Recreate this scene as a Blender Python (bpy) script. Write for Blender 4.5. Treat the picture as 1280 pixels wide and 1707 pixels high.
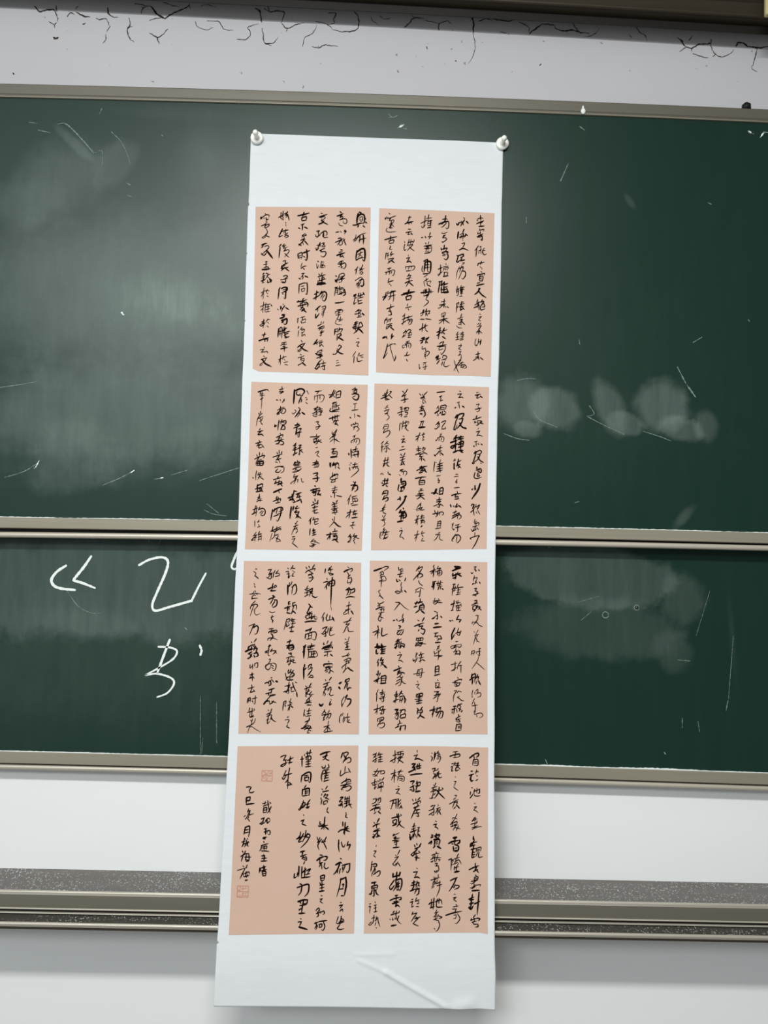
import bpy, bmesh, math, random
from mathutils import Vector, Matrix, noise

random.seed(7)
for o in list(bpy.data.objects):
    bpy.data.objects.remove(o, do_unlink=True)
S = bpy.context.scene
COL = S.collection

# ------------------------------------------------------------------ camera
cam_d = bpy.data.cameras.new('camera')
cam = bpy.data.objects.new('camera', cam_d)
COL.objects.link(cam)
cam_d.sensor_fit = 'VERTICAL'
cam_d.sensor_height = 36.0
cam_d.lens = 1281.0 / 1707.0 * 36.0
cam_d.clip_start = 0.02
R_ = Vector((0.99955928, -0.01815961, 0.02348355))
U_ = Vector((-0.02419551, -0.04003378, 0.99890534))
F_ = Vector((0.01719959, 0.9990333, 0.04045552))
m = Matrix.Identity(4)
for i in range(3):
    m[i][0], m[i][1], m[i][2] = R_[i], U_[i], -F_[i]
m.translation = (0, -1.92, 1.85)
cam.matrix_world = m
S.camera = cam

# ------------------------------------------------------------------ world and lamps
S.view_settings.view_transform = 'Standard'
S.view_settings.look = 'None'
S.view_settings.gamma = 1.0
S.view_settings.use_curve_mapping = False
S.view_settings.exposure = 0.0
w = bpy.data.worlds.new('world')
S.world = w
w.use_nodes = True
bg = w.node_tree.nodes['Background']
# the room itself: brighter on the window side (left), dimmer to the right
wt = w.node_tree
wco = wt.nodes.new('ShaderNodeTexCoord')
wsep = wt.nodes.new('ShaderNodeSeparateXYZ')
wt.links.new(wco.outputs['Generated'], wsep.inputs[0])
wmr = wt.nodes.new('ShaderNodeMapRange')
wmr.interpolation_type = 'SMOOTHSTEP'
wmr.inputs['From Min'].default_value = -0.75
wmr.inputs['From Max'].default_value = 0.35
wmr.inputs['To Min'].default_value = 0.62
wmr.inputs['To Max'].default_value = 0.12
wt.links.new(wsep.outputs[0], wmr.inputs['Value'])
bg.inputs['Color'].default_value = (0.95, 0.985, 1.0, 1)
wt.links.new(wmr.outputs[0], bg.inputs['Strength'])


def area(name, loc, size, energy, target=None, color=(1, 1, 1)):
    d = bpy.data.lights.new(name, 'AREA')
    d.shape = 'RECTANGLE'
    d.size, d.size_y = size
    d.energy = energy
    d.color = color
    o = bpy.data.objects.new(name, d)
    COL.objects.link(o)
    o.location = loc
    if target is not None:
        o.rotation_euler = (Vector(target) - Vector(loc)).to_track_quat('-Z', 'Y').to_euler()
    return o


# row of ceiling panels in front of the board, facing straight down
area('ceiling_lamp', (-0.15, -2.42, 3.7), (1.3, 0.26), 122, None, (1.0, 0.985, 0.96))
# daylight from the high windows at the back left of the room
area('window_light', (-1.9, -5.1, 4.0), (2.0, 0.8), 88, (-0.3, 0, 2.2), (0.92, 0.97, 1.0))


# ------------------------------------------------------------------ helpers
def tag(o, label=None, cat=None, group=None, kind=None):
    if label: o['label'] = label
    if cat: o['category'] = cat
    if group: o['group'] = group
    if kind: o['kind'] = kind
    return o


def thing(name, loc, label, cat, group=None):
    o = bpy.data.objects.new(name, None)
    o.empty_display_size = 0.05
    COL.objects.link(o)
    o.location = loc
    return tag(o, label, cat, group)


def link_mesh(name, me, mat, parent=None, smooth=False):
    """mesh data is given in room coordinates; the child keeps them as its own"""
    if mat is not None:
        me.materials.append(mat)
    if smooth:
        for p in me.polygons:
            p.use_smooth = True
    o = bpy.data.objects.new(name, me)
    COL.objects.link(o)
    if parent is not None:
        o.parent = parent
        t = Matrix.Identity(4)
        q = parent
        while q is not None and q.type == 'EMPTY':
            t = Matrix.Translation(q.location)
            q = q.parent
        o.matrix_parent_inverse = t.inverted()
    return o


def from_pydata(name, verts, faces, mat, parent=None, smooth=False):
    me = bpy.data.meshes.new(name)
    me.from_pydata(verts, [], faces)
    me.update()
    return link_mesh(name, me, mat, parent, smooth)


def bm_obj(name, bm, mat, parent=None, smooth=False):
    bmesh.ops.recalc_face_normals(bm, faces=bm.faces[:])
    me = bpy.data.meshes.new(name)
    bm.to_mesh(me)
    bm.free()
    return link_mesh(name, me, mat, parent, smooth)


def box_bm(bm, a, b):
    x0, y0, z0 = a
    x1, y1, z1 = b
    v = [bm.verts.new(p) for p in ((x0, y0, z0), (x1, y0, z0), (x1, y1, z0), (x0, y1, z0),
                                   (x0, y0, z1), (x1, y0, z1), (x1, y1, z1), (x0, y1, z1))]
    for f in ((0, 3, 2, 1), (4, 5, 6, 7), (0, 1, 5, 4), (1, 2, 6, 5), (2, 3, 7, 6), (3, 0, 4, 7)):
        bm.faces.new([v[i] for i in f])


def arc(cy, cz, r, a0, a1, n=8):
    """points on an arc in the Y-Z section, angles in degrees (0 = +Y, 90 = +Z)"""
    return [(cy + r * math.cos(math.radians(a0 + (a1 - a0) * i / n)),
             cz + r * math.sin(math.radians(a0 + (a1 - a0) * i / n))) for i in range(n + 1)]


def extrude(name, sec, x0, x1, mat, parent, slope=0.0, crown=0.0, seg=40, smooth=False):
    """run a closed Y-Z section along X; slope and crown are how far the real bar is out of level and bowed"""
    verts, faces = [], []
    n = len(sec)
    for i in range(seg + 1):
        x = x0 + (x1 - x0) * i / seg
        dz = slope * x - crown * min(1.5, x * x)
        for (y, z) in sec:
            verts.append((x, y, z + dz))
    for i in range(seg):
        for k in range(n):
            a, b = i * n + k, i * n + (k + 1) % n
            faces.append((a, b, b + n, a + n))
    faces.append(tuple(range(n - 1, -1, -1)))
    faces.append(tuple(seg * n + k for k in range(n)))
    me = bpy.data.meshes.new(name)
    me.from_pydata(verts, [], faces)
    bm = bmesh.new()
    bm.from_mesh(me)
    bmesh.ops.recalc_face_normals(bm, faces=bm.faces[:])
    bm.to_mesh(me)
    bm.free()
    o = link_mesh(name, me, mat, parent, smooth)
    if smooth:
        me.set_sharp_from_angle(angle=math.radians(35))
    return o


def hermite(pts, z):
    n = len(pts)
    i = 0
    while i < n - 2 and z < pts[i + 1][0]:
        i += 1

    def sl(k):
        if k <= 0: return 0.0
        if k >= n - 1: return (pts[-1][1] - pts[-2][1]) / (pts[-1][0] - pts[-2][0])
        return (pts[k + 1][1] - pts[k - 1][1]) / (pts[k + 1][0] - pts[k - 1][0])
    z0, y0 = pts[i]
    z1, y1 = pts[i + 1]
    h = z1 - z0
    t = (z - z0) / h
    return ((2 * t**3 - 3 * t**2 + 1) * y0 + (t**3 - 2 * t**2 + t) * sl(i) * h
            + (-2 * t**3 + 3 * t**2) * y1 + (t**3 - t**2) * sl(i + 1) * h)


def lerp_poly(pts, k, t):
    """piecewise-linear look-up: pts sorted on coordinate k, returns the other coordinate"""
    if (pts[0][k] - pts[-1][k]) > 0:
        pts = pts[::-1]
    if t <= pts[0][k]: a, b = pts[0], pts[1]
    elif t >= pts[-1][k]: a, b = pts[-2], pts[-1]
    else:
        for a, b in zip(pts, pts[1:]):
            if a[k] <= t <= b[k]: break
    d = b[k] - a[k]
    f = 0 if abs(d) < 1e-9 else (t - a[k]) / d
    return a[1 - k] + f * (b[1 - k] - a[1 - k])


def smooth_line(p, step):
    """Catmull-Rom through 2-D points, resampled"""
    if len(p) == 2:
        n = max(2, int(math.dist(p[0], p[1]) / step) + 1)
        return [(p[0][0] + (p[1][0] - p[0][0]) * i / n, p[0][1] + (p[1][1] - p[0][1]) * i / n) for i in range(n + 1)]
    q = [(2 * p[0][0] - p[1][0], 2 * p[0][1] - p[1][1])] + list(p) + [(2 * p[-1][0] - p[-2][0], 2 * p[-1][1] - p[-2][1])]
    out = []
    for i in range(1, len(q) - 2):
        a, b, c, d = q[i - 1], q[i], q[i + 1], q[i + 2]
        n = max(2, int(math.dist(b, c) / step) + 1)
        for k in range(n):
            t = k / n
            out.append(tuple(0.5 * (2 * b[j] + (c[j] - a[j]) * t + (2 * a[j] - 5 * b[j] + 4 * c[j] - d[j]) * t * t
                                    + (3 * b[j] - a[j] - 3 * c[j] + d[j]) * t**3) for j in (0, 1)))
    out.append(tuple(p[-1]))
    return out


def ribbon(verts, faces, line, width, place, head=0.8, tail=0.4, jitter=0.0):
    """add one brush or chalk stroke (a flat tapered ribbon with round ends) on a surface"""
    n = len(line)
    if n < 2: return
    L = [0.0]
    for a, b in zip(line, line[1:]):
        L.append(L[-1] + math.dist(a, b))
    T = L[-1] or 1e-6
    rings = []

    def at(i, along, half):
        a, b = line[max(0, i - 1)], line[min(n - 1, i + 1)]
        dx, dy = b[0] - a[0], b[1] - a[1]
        l = math.hypot(dx, dy) or 1e-9
        dx, dy = dx / l, dy / l
        x, y = line[i][0] + dx * along, line[i][1] + dy * along
        return (x - dy * half, y + dx * half), (x + dy * half, y - dx * half)

    def wid(t):
        s = L_ = t
        wv = 1.0
        if s < 0.25: wv = head + (1 - head) * math.sin(s / 0.25 * math.pi / 2)
        if s > 0.55: wv *= tail + (1 - tail) * math.cos((s - 0.55) / 0.45 * math.pi / 2)
        return wv
    h0 = width * wid(0) / 2
    h1 = width * wid(1) / 2
    rings.append(at(0, -h0 * 0.95, h0 * 0.35))
    rings.append(at(0, -h0 * 0.6, h0 * 0.8))
    for i in range(n):
        h = width * wid(L[i] / T) / 2
        if jitter:
            h *= 1 + jitter * random.uniform(-1, 1)
        rings.append(at(i, 0, h))
    rings.append(at(n - 1, h1 * 0.6, h1 * 0.8))
    rings.append(at(n - 1, h1 * 0.95, h1 * 0.35))
    base = len(verts)
    for a, b in rings:
        verts.append(place(*a))
        verts.append(place(*b))
    for i in range(len(rings) - 1):
        k = base + 2 * i
        faces.append((k, k + 1, k + 3, k + 2))


# ------------------------------------------------------------------ materials
class NT:
    """tiny helper for building node graphs"""
    def __init__(self, name, rough=0.5, spec=0.5, metal=0.0):
        self.m = bpy.data.materials.new(name)
        self.m.use_nodes = True
        self.t = self.m.node_tree
        self.b = self.t.nodes['Principled BSDF']
        self.b.inputs['Roughness'].default_value = rough
        self.b.inputs['Specular IOR Level'].default_value = spec
        self.b.inputs['Metallic'].default_value = metal
        self.co = self.t.nodes.new('ShaderNodeTexCoord').outputs['Object']

    def n(self, kind): return self.t.nodes.new(kind)

    def link(self, a, b): self.t.links.new(a, b)

    def put(self, sock, v):
        if isinstance(v, (int, float)):
            sock.default_value = v
        elif isinstance(v, (tuple, list)):
            sock.default_value = (*v, 1) if len(v) == 3 and sock.type == 'RGBA' else v
        else:
            self.link(v, sock)

    def math(self, op, a, b=0.0, clamp=False):
        x = self.n('ShaderNodeMath')
        x.operation = op
        x.use_clamp = clamp
        self.put(x.inputs[0], a)
        self.put(x.inputs[1], b)
        return x.outputs[0]

    def mapping(self, loc=(0, 0, 0), rot=(0, 0, 0), scale=(1, 1, 1)):
        x = self.n('ShaderNodeMapping')
        x.inputs['Location'].default_value = loc
        x.inputs['Rotation'].default_value = rot
        x.inputs['Scale'].default_value = scale
        self.link(self.co, x.inputs['Vector'])
        return x.outputs[0]

    def noise(self, scale=5, detail=4, rough=0.55, stretch=(1, 1, 1), rot=(0, 0, 0), loc=(0, 0, 0), dist=0.0):
        x = self.n('ShaderNodeTexNoise')
        x.inputs['Scale'].default_value = scale
        x.inputs['Detail'].default_value = detail
        x.inputs['Roughness'].default_value = rough
        x.inputs['Distortion'].default_value = dist
        self.link(self.mapping(loc, rot, stretch), x.inputs['Vector'])
        return x.outputs[0]

    def smooth(self, v, a, b, lo=0.0, hi=1.0):
        x = self.n('ShaderNodeMapRange')
        x.interpolation_type = 'SMOOTHSTEP'
        x.clamp = True
        self.put(x.inputs['Value'], v)
        x.inputs['From Min'].default_value = a
        x.inputs['From Max'].default_value = b
        x.inputs['To Min'].default_value = lo
        x.inputs['To Max'].default_value = hi
        return x.outputs[0]

    def mix(self, f, a, b):
        x = self.n('ShaderNodeMix')
        x.data_type = 'RGBA'
        self.put(x.inputs[0], f)
        self.put(x.inputs[6], a)
        self.put(x.inputs[7], b)
        return x.outputs[2]

    def patch(self, cx, cz, rx, rz, angle=0.0, hard=0.0, wob=None):
        """soft elliptical patch at (cx, cz) on an upright surface, edge from hard..1 of its radius"""
        vec = self.n('ShaderNodeVectorMath')
        vec.operation = 'SUBTRACT'
        self.link(self.co, vec.inputs[0])
        vec.inputs[1].default_value = (cx, 0, cz)
        mp = self.n('ShaderNodeMapping')
        mp.vector_type = 'TEXTURE'
        mp.inputs['Rotation'].default_value = (0, -math.radians(angle), 0)
        mp.inputs['Scale'].default_value = (rx, 1e6, rz)
        self.link(vec.outputs[0], mp.inputs['Vector'])
        ln = self.n('ShaderNodeVectorMath')
        ln.operation = 'LENGTH'
        self.link(mp.outputs[0], ln.inputs[0])
        v = ln.outputs['Value']
        if wob is not None:
            v = self.math('ADD', v, wob)
        return self.smooth(v, hard, 1.0, 1.0, 0.0)

    def bump(self, h, strength=0.2, dist=0.002):
        x = self.n('ShaderNodeBump')
        x.inputs['Strength'].default_value = strength
        x.inputs['Distance'].default_value = dist
        self.link(h, x.inputs['Height'])
        self.link(x.outputs[0], self.b.inputs['Normal'])

    def color(self, c):
        self.put(self.b.inputs['Base Color'], c)
        return self.m


def plain(name, c, rough=0.5, spec=0.5, metal=0.0, var=0.12, scale=40, bump=0.0, stretch=(1, 1, 1)):
    t = NT(name, rough, spec, metal)
    nz = t.noise(scale, 4, 0.6, stretch)
    d = tuple(v * (1 - var) for v in c)
    e = tuple(min(1, v * (1 + var)) for v in c)
    if bump:
        t.bump(nz, bump)
    return t.color(t.mix(nz, d, e))


def board_material(name, base, patches, streak_loc):
    """matt green writing surface with wiped chalk left on it and, on the upper board, painted sheen"""
    t = NT(name, 0.35, 0.33)
    wob = t.math('MULTIPLY', t.math('SUBTRACT', t.noise(10, 5, 0.65, loc=streak_loc), 0.5), 0.9)
    streak = t.noise(9, 5, 0.65, (3.2, 1, 0.55), loc=streak_loc)
    fine = t.noise(60, 3, 0.6, (2.5, 1, 0.3), loc=streak_loc)
    tex = t.math('ADD', t.math('ADD', t.math('MULTIPLY', streak, 0.55), t.math('MULTIPLY', fine, 0.25)), 0.18)
    tot = None
    for (cx, cz), rx, rz, ang, hard, amt in patches:
        v = t.math('MULTIPLY', t.patch(cx, cz, rx, rz, ang, hard, wob), amt)
        tot = v if tot is None else t.math('ADD', tot, v)
    film = t.math('MULTIPLY', t.smooth(streak, 0.35, 0.8), 0.006)
    f = t.math('ADD', t.math('MULTIPLY', tot, t.math('MULTIPLY', tex, 1.7)), film, True)
    col = t.mix(f, base, (0.44, 0.54, 0.49))
    t.put(t.b.inputs['Roughness'], t.smooth(f, 0.0, 0.25, 0.34, 0.5))
    return t.color(col)


PX = 0.00153   # metres per photo pixel on the board, used only as a unit for patch sizes
UPPER_STAINS_SHEEN = [
    ((-0.5983, 2.4615), 430 * PX, 165 * PX, 0, 0.1, 0.13),  # broad window sheen on the left, painted as pale haze
    ((-0.4772, 2.4344), 200 * PX, 85 * PX, -6, 0.0, 0.17),  # brighter middle of that painted sheen
    ((-0.6320, 2.1569), 340 * PX, 130 * PX, 4, 0.3, 0.12),  # wiped chalk, made stronger to carry the painted glow downwards
    ((-0.8121, 2.7466), 110 * PX, 80 * PX, 35, 0.35, 0.07),
    ((-0.8846, 2.6827), 90 * PX, 60 * PX, 0, 0.3, 0.04),
    ((-0.6706, 2.7899), 36 * PX, 60 * PX, -35, 0.5, 0.06),
    ((-0.7707, 2.8408), 12 * PX, 55 * PX, 48, 0.3, 0.08),
    ((-0.4526, 2.8280), 60 * PX, 70 * PX, 0, 0.1, 0.04),
    ((-0.5090, 2.9273), 150 * PX, 18 * PX, -2, 0.1, 0.02),
    ((-0.7468, 2.0487), 90 * PX, 70 * PX, 15, 0.6, 0.05),
    ((-0.4353, 2.0792), 90 * PX, 50 * PX, 12, 0.5, 0.03),
    ((0.3747, 2.2141), 55 * PX, 60 * PX, 0, 0.5, 0.10),
    ((0.4585, 2.2011), 55 * PX, 42 * PX, -20, 0.6, 0.10),
    ((0.3910, 2.1461), 30 * PX, 18 * PX, -10, 0.5, 0.08),
    ((0.5955, 2.2048), 30 * PX, 58 * PX, 25, 0.5, 0.10),
    ((0.6341, 2.1677), 38 * PX, 22 * PX, -15, 0.6, 0.09),
    ((0.7328, 2.2161), 55 * PX, 52 * PX, -25, 0.55, 0.13),
    ((0.7792, 2.1562), 45 * PX, 24 * PX, -15, 0.6, 0.10),
    ((0.8449, 2.1656), 26 * PX, 34 * PX, 0, 0.4, 0.09),
    ((0.6433, 2.7373), 8 * PX, 22 * PX, 35, 0.2, 0.05),
    ((0.7886, 1.9332), 12 * PX, 34 * PX, -42, 0.2, 0.07),
    ((0.4957, 2.2632), 330 * PX, 260 * PX, 0, 0.0, 0.012),
]
LOWER_STAINS = [
    ((-0.6291, 1.7136), 420 * PX, 95 * PX, -1, 0.65, 0.085),
    ((-0.6227, 1.5404), 420 * PX, 160 * PX, 0, 0.2, 0.03),
    ((-0.7012, 1.6290), 120 * PX, 30 * PX, -5, 0.3, 0.03),
    ((0.5673, 1.7787), 165 * PX, 58 * PX, -5, 0.75, 0.085),
    ((0.8075, 1.7228), 50 * PX, 50 * PX, 0, 0.6, 0.06),
    ((0.5921, 1.6417), 170 * PX, 62 * PX, -3, 0.6, 0.05),
    ((0.7853, 1.5925), 40 * PX, 45 * PX, 20, 0.5, 0.05),
    ((0.9319, 1.6337), 8 * PX, 110 * PX, 5, 0.1, 0.02),
]
M_UPPER = board_material('chalkboard_green', (0.0070, 0.029, 0.0195), UPPER_STAINS_SHEEN, (0, 0, 0))
M_LOWER = board_material('chalkboard_green_lower', (0.0070, 0.029, 0.0195), LOWER_STAINS, (3.1, 0, 1.7))

# wall: white paint, older and greyer high up where the plaster is cracking
t = NT('wall_paint', 0.75, 0.3)
big = t.noise(2.2, 5, 0.6, (0.5, 1, 2.2))
fine = t.noise(30, 4, 0.6, (0.4, 1, 2))
spots = t.smooth(t.noise(55, 2, 0.5), 0.735, 0.76)
sep = t.n('ShaderNodeSeparateXYZ')
t.link(t.co, sep.inputs[0])
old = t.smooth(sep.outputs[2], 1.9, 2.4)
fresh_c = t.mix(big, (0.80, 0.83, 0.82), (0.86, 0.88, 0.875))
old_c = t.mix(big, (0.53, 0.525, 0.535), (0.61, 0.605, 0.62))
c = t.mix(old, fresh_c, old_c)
c = t.mix(t.math('MULTIPLY', t.math('MULTIPLY', spots, old), 0.6), c, (0.12, 0.11, 0.1))
t.bump(t.math('ADD', big, t.math('MULTIPLY', fine, 0.3)), 0.12, 0.004)
M_WALL = t.color(c)

M_CRACK = plain('crack_shadow', (0.035, 0.032, 0.028), 0.9, 0.1)
M_FLOOR = plain('floor_tiles', (0.22, 0.21, 0.20), 0.4, 0.4, var=0.05, scale=3)


def metal(name, a, b, rough=0.38, met=0.35):
    t = NT(name, rough, 0.5, met)
    f = t.noise(14, 5, 0.6, (0.12, 1, 6))
    g = t.noise(3, 3, 0.5, (0.6, 1, 1))
    col = t.mix(t.math('MULTIPLY', t.math('ADD', f, g), 0.5), a, b)
    t.put(t.b.inputs['Roughness'], t.smooth(f, 0.3, 0.7, rough - 0.05, rough + 0.08))
    return t.color(col)


M_FRAME = metal('champagne_aluminium', (0.25, 0.23, 0.17), (0.33, 0.31, 0.24), 0.42, 0.2)
M_FRAME_SHADED = metal('shaded_aluminium', (0.105, 0.098, 0.070), (0.165, 0.152, 0.118), 0.45, 0.2)  # frame aluminium again, with the upper bar's dimness put into the colour
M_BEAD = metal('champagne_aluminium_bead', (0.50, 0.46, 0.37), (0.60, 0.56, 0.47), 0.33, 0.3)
M_TRAY = metal('tray_aluminium', (0.155, 0.15, 0.115), (0.205, 0.195, 0.155), 0.4, 0.35)
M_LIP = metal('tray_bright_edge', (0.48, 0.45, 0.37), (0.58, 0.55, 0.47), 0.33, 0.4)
M_RAIL = metal('bronze_rail', (0.040, 0.031, 0.018), (0.055, 0.043, 0.026), 0.42, 0.2)
M_RAIL_DARK = plain('rail_rubber_black', (0.010, 0.008, 0.005), 0.6, 0.3)


def dusty(name, base, dust, thr):
    t = NT(name, 0.7, 0.35, 0.0)
    v = t.n('ShaderNodeTexVoronoi')
    v.feature = 'F1'
    v.inputs['Scale'].default_value = 300
    t.link(t.mapping(scale=(1, 0.6, 1)), v.inputs['Vector'])
    pick = t.n('ShaderNodeSeparateColor')
    t.link(v.outputs['Color'], pick.inputs[0])
    dots = t.math('MULTIPLY', t.smooth(v.outputs['Distance'], 0.22, 0.5, 1.0, 0.0), t.smooth(pick.outputs[0], 0.45, 0.9))
    cl = t.smooth(t.noise(9, 5, 0.7, (0.6, 2.5, 1)), thr - 0.1, thr + 0.2)
    haze = t.noise(5, 4, 0.6, (0.4, 5, 1))
    c = t.mix(t.math('MULTIPLY', haze, 0.45), base, dust)
    return t.color(t.mix(t.math('MULTIPLY', t.math('MULTIPLY', dots, cl), 0.9), c, (0.80, 0.80, 0.78)))


M_LEDGE = dusty('dusty_ledge', (0.115, 0.108, 0.098), (0.25, 0.245, 0.235), 0.43)
M_TROUGH = dusty('dusty_trough', (0.045, 0.042, 0.033), (0.085, 0.08, 0.066), 0.48)
M_CHALK = plain('chalk_white', (0.80, 0.86, 0.83), 0.9, 0.1, var=0.08, scale=300)
M_CHALK_FAINT = plain('chalk_faint', (0.17, 0.23, 0.20), 0.9, 0.1, var=0.6, scale=200)
M_BLACK = plain('black_rubber', (0.008, 0.008, 0.008), 0.6, 0.3)
M_CREAM = plain('cream_plastic', (0.52, 0.44, 0.22), 0.4, 0.5, var=0.05)
M_PIN = plain('white_plastic', (0.86, 0.87, 0.80), 0.28, 0.5, var=0.03)

# backing: thin white mounting paper with long horizontal fibres
t = NT('mounting_paper', 0.7, 0.25)
fib = t.noise(60, 5, 0.65, (0.22, 1, 2.2))
cloud = t.noise(6, 4, 0.6)
t.bump(fib, 0.14, 0.001)
v = t.math('ADD', t.math('MULTIPLY', fib, 0.6), t.math('MULTIPLY', cloud, 0.4))
M_BACK = t.color(t.mix(v, (0.62, 0.655, 0.67), (0.75, 0.785, 0.795)))
# pink xuan paper
t = NT('pink_writing_paper', 0.75, 0.2)
fib = t.noise(90, 4, 0.6)
cloud = t.noise(11, 4, 0.6)
M_PINK = t.color(t.mix(t.math('ADD', t.math('MULTIPLY', fib, 0.35), t.math('MULTIPLY', cloud, 0.65)),
                       (0.55, 0.405, 0.295), (0.63, 0.425, 0.345)))
M_INK = plain('black_ink', (0.009, 0.0042, 0.003), 0.9, 0.04, var=0.3, scale=120)
M_SEAL = plain('vermilion_seal', (0.52, 0.22, 0.14), 0.7, 0.2, var=0.2, scale=200)

# ------------------------------------------------------------------ the setting
WALL_Y = 0.08
bm = bmesh.new()
box_bm(bm, (-2.6, WALL_Y, 0), (2.6, WALL_Y + 0.2, 4.0))
wall = tag(bm_obj('wall_back', bm, M_WALL), kind='structure')
bm = bmesh.new()
box_bm(bm, (-2.6, -4.5, -0.1), (2.6, WALL_Y + 0.2, 0))
floor = tag(bm_obj('floor', bm, M_FLOOR), kind='structure')

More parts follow.
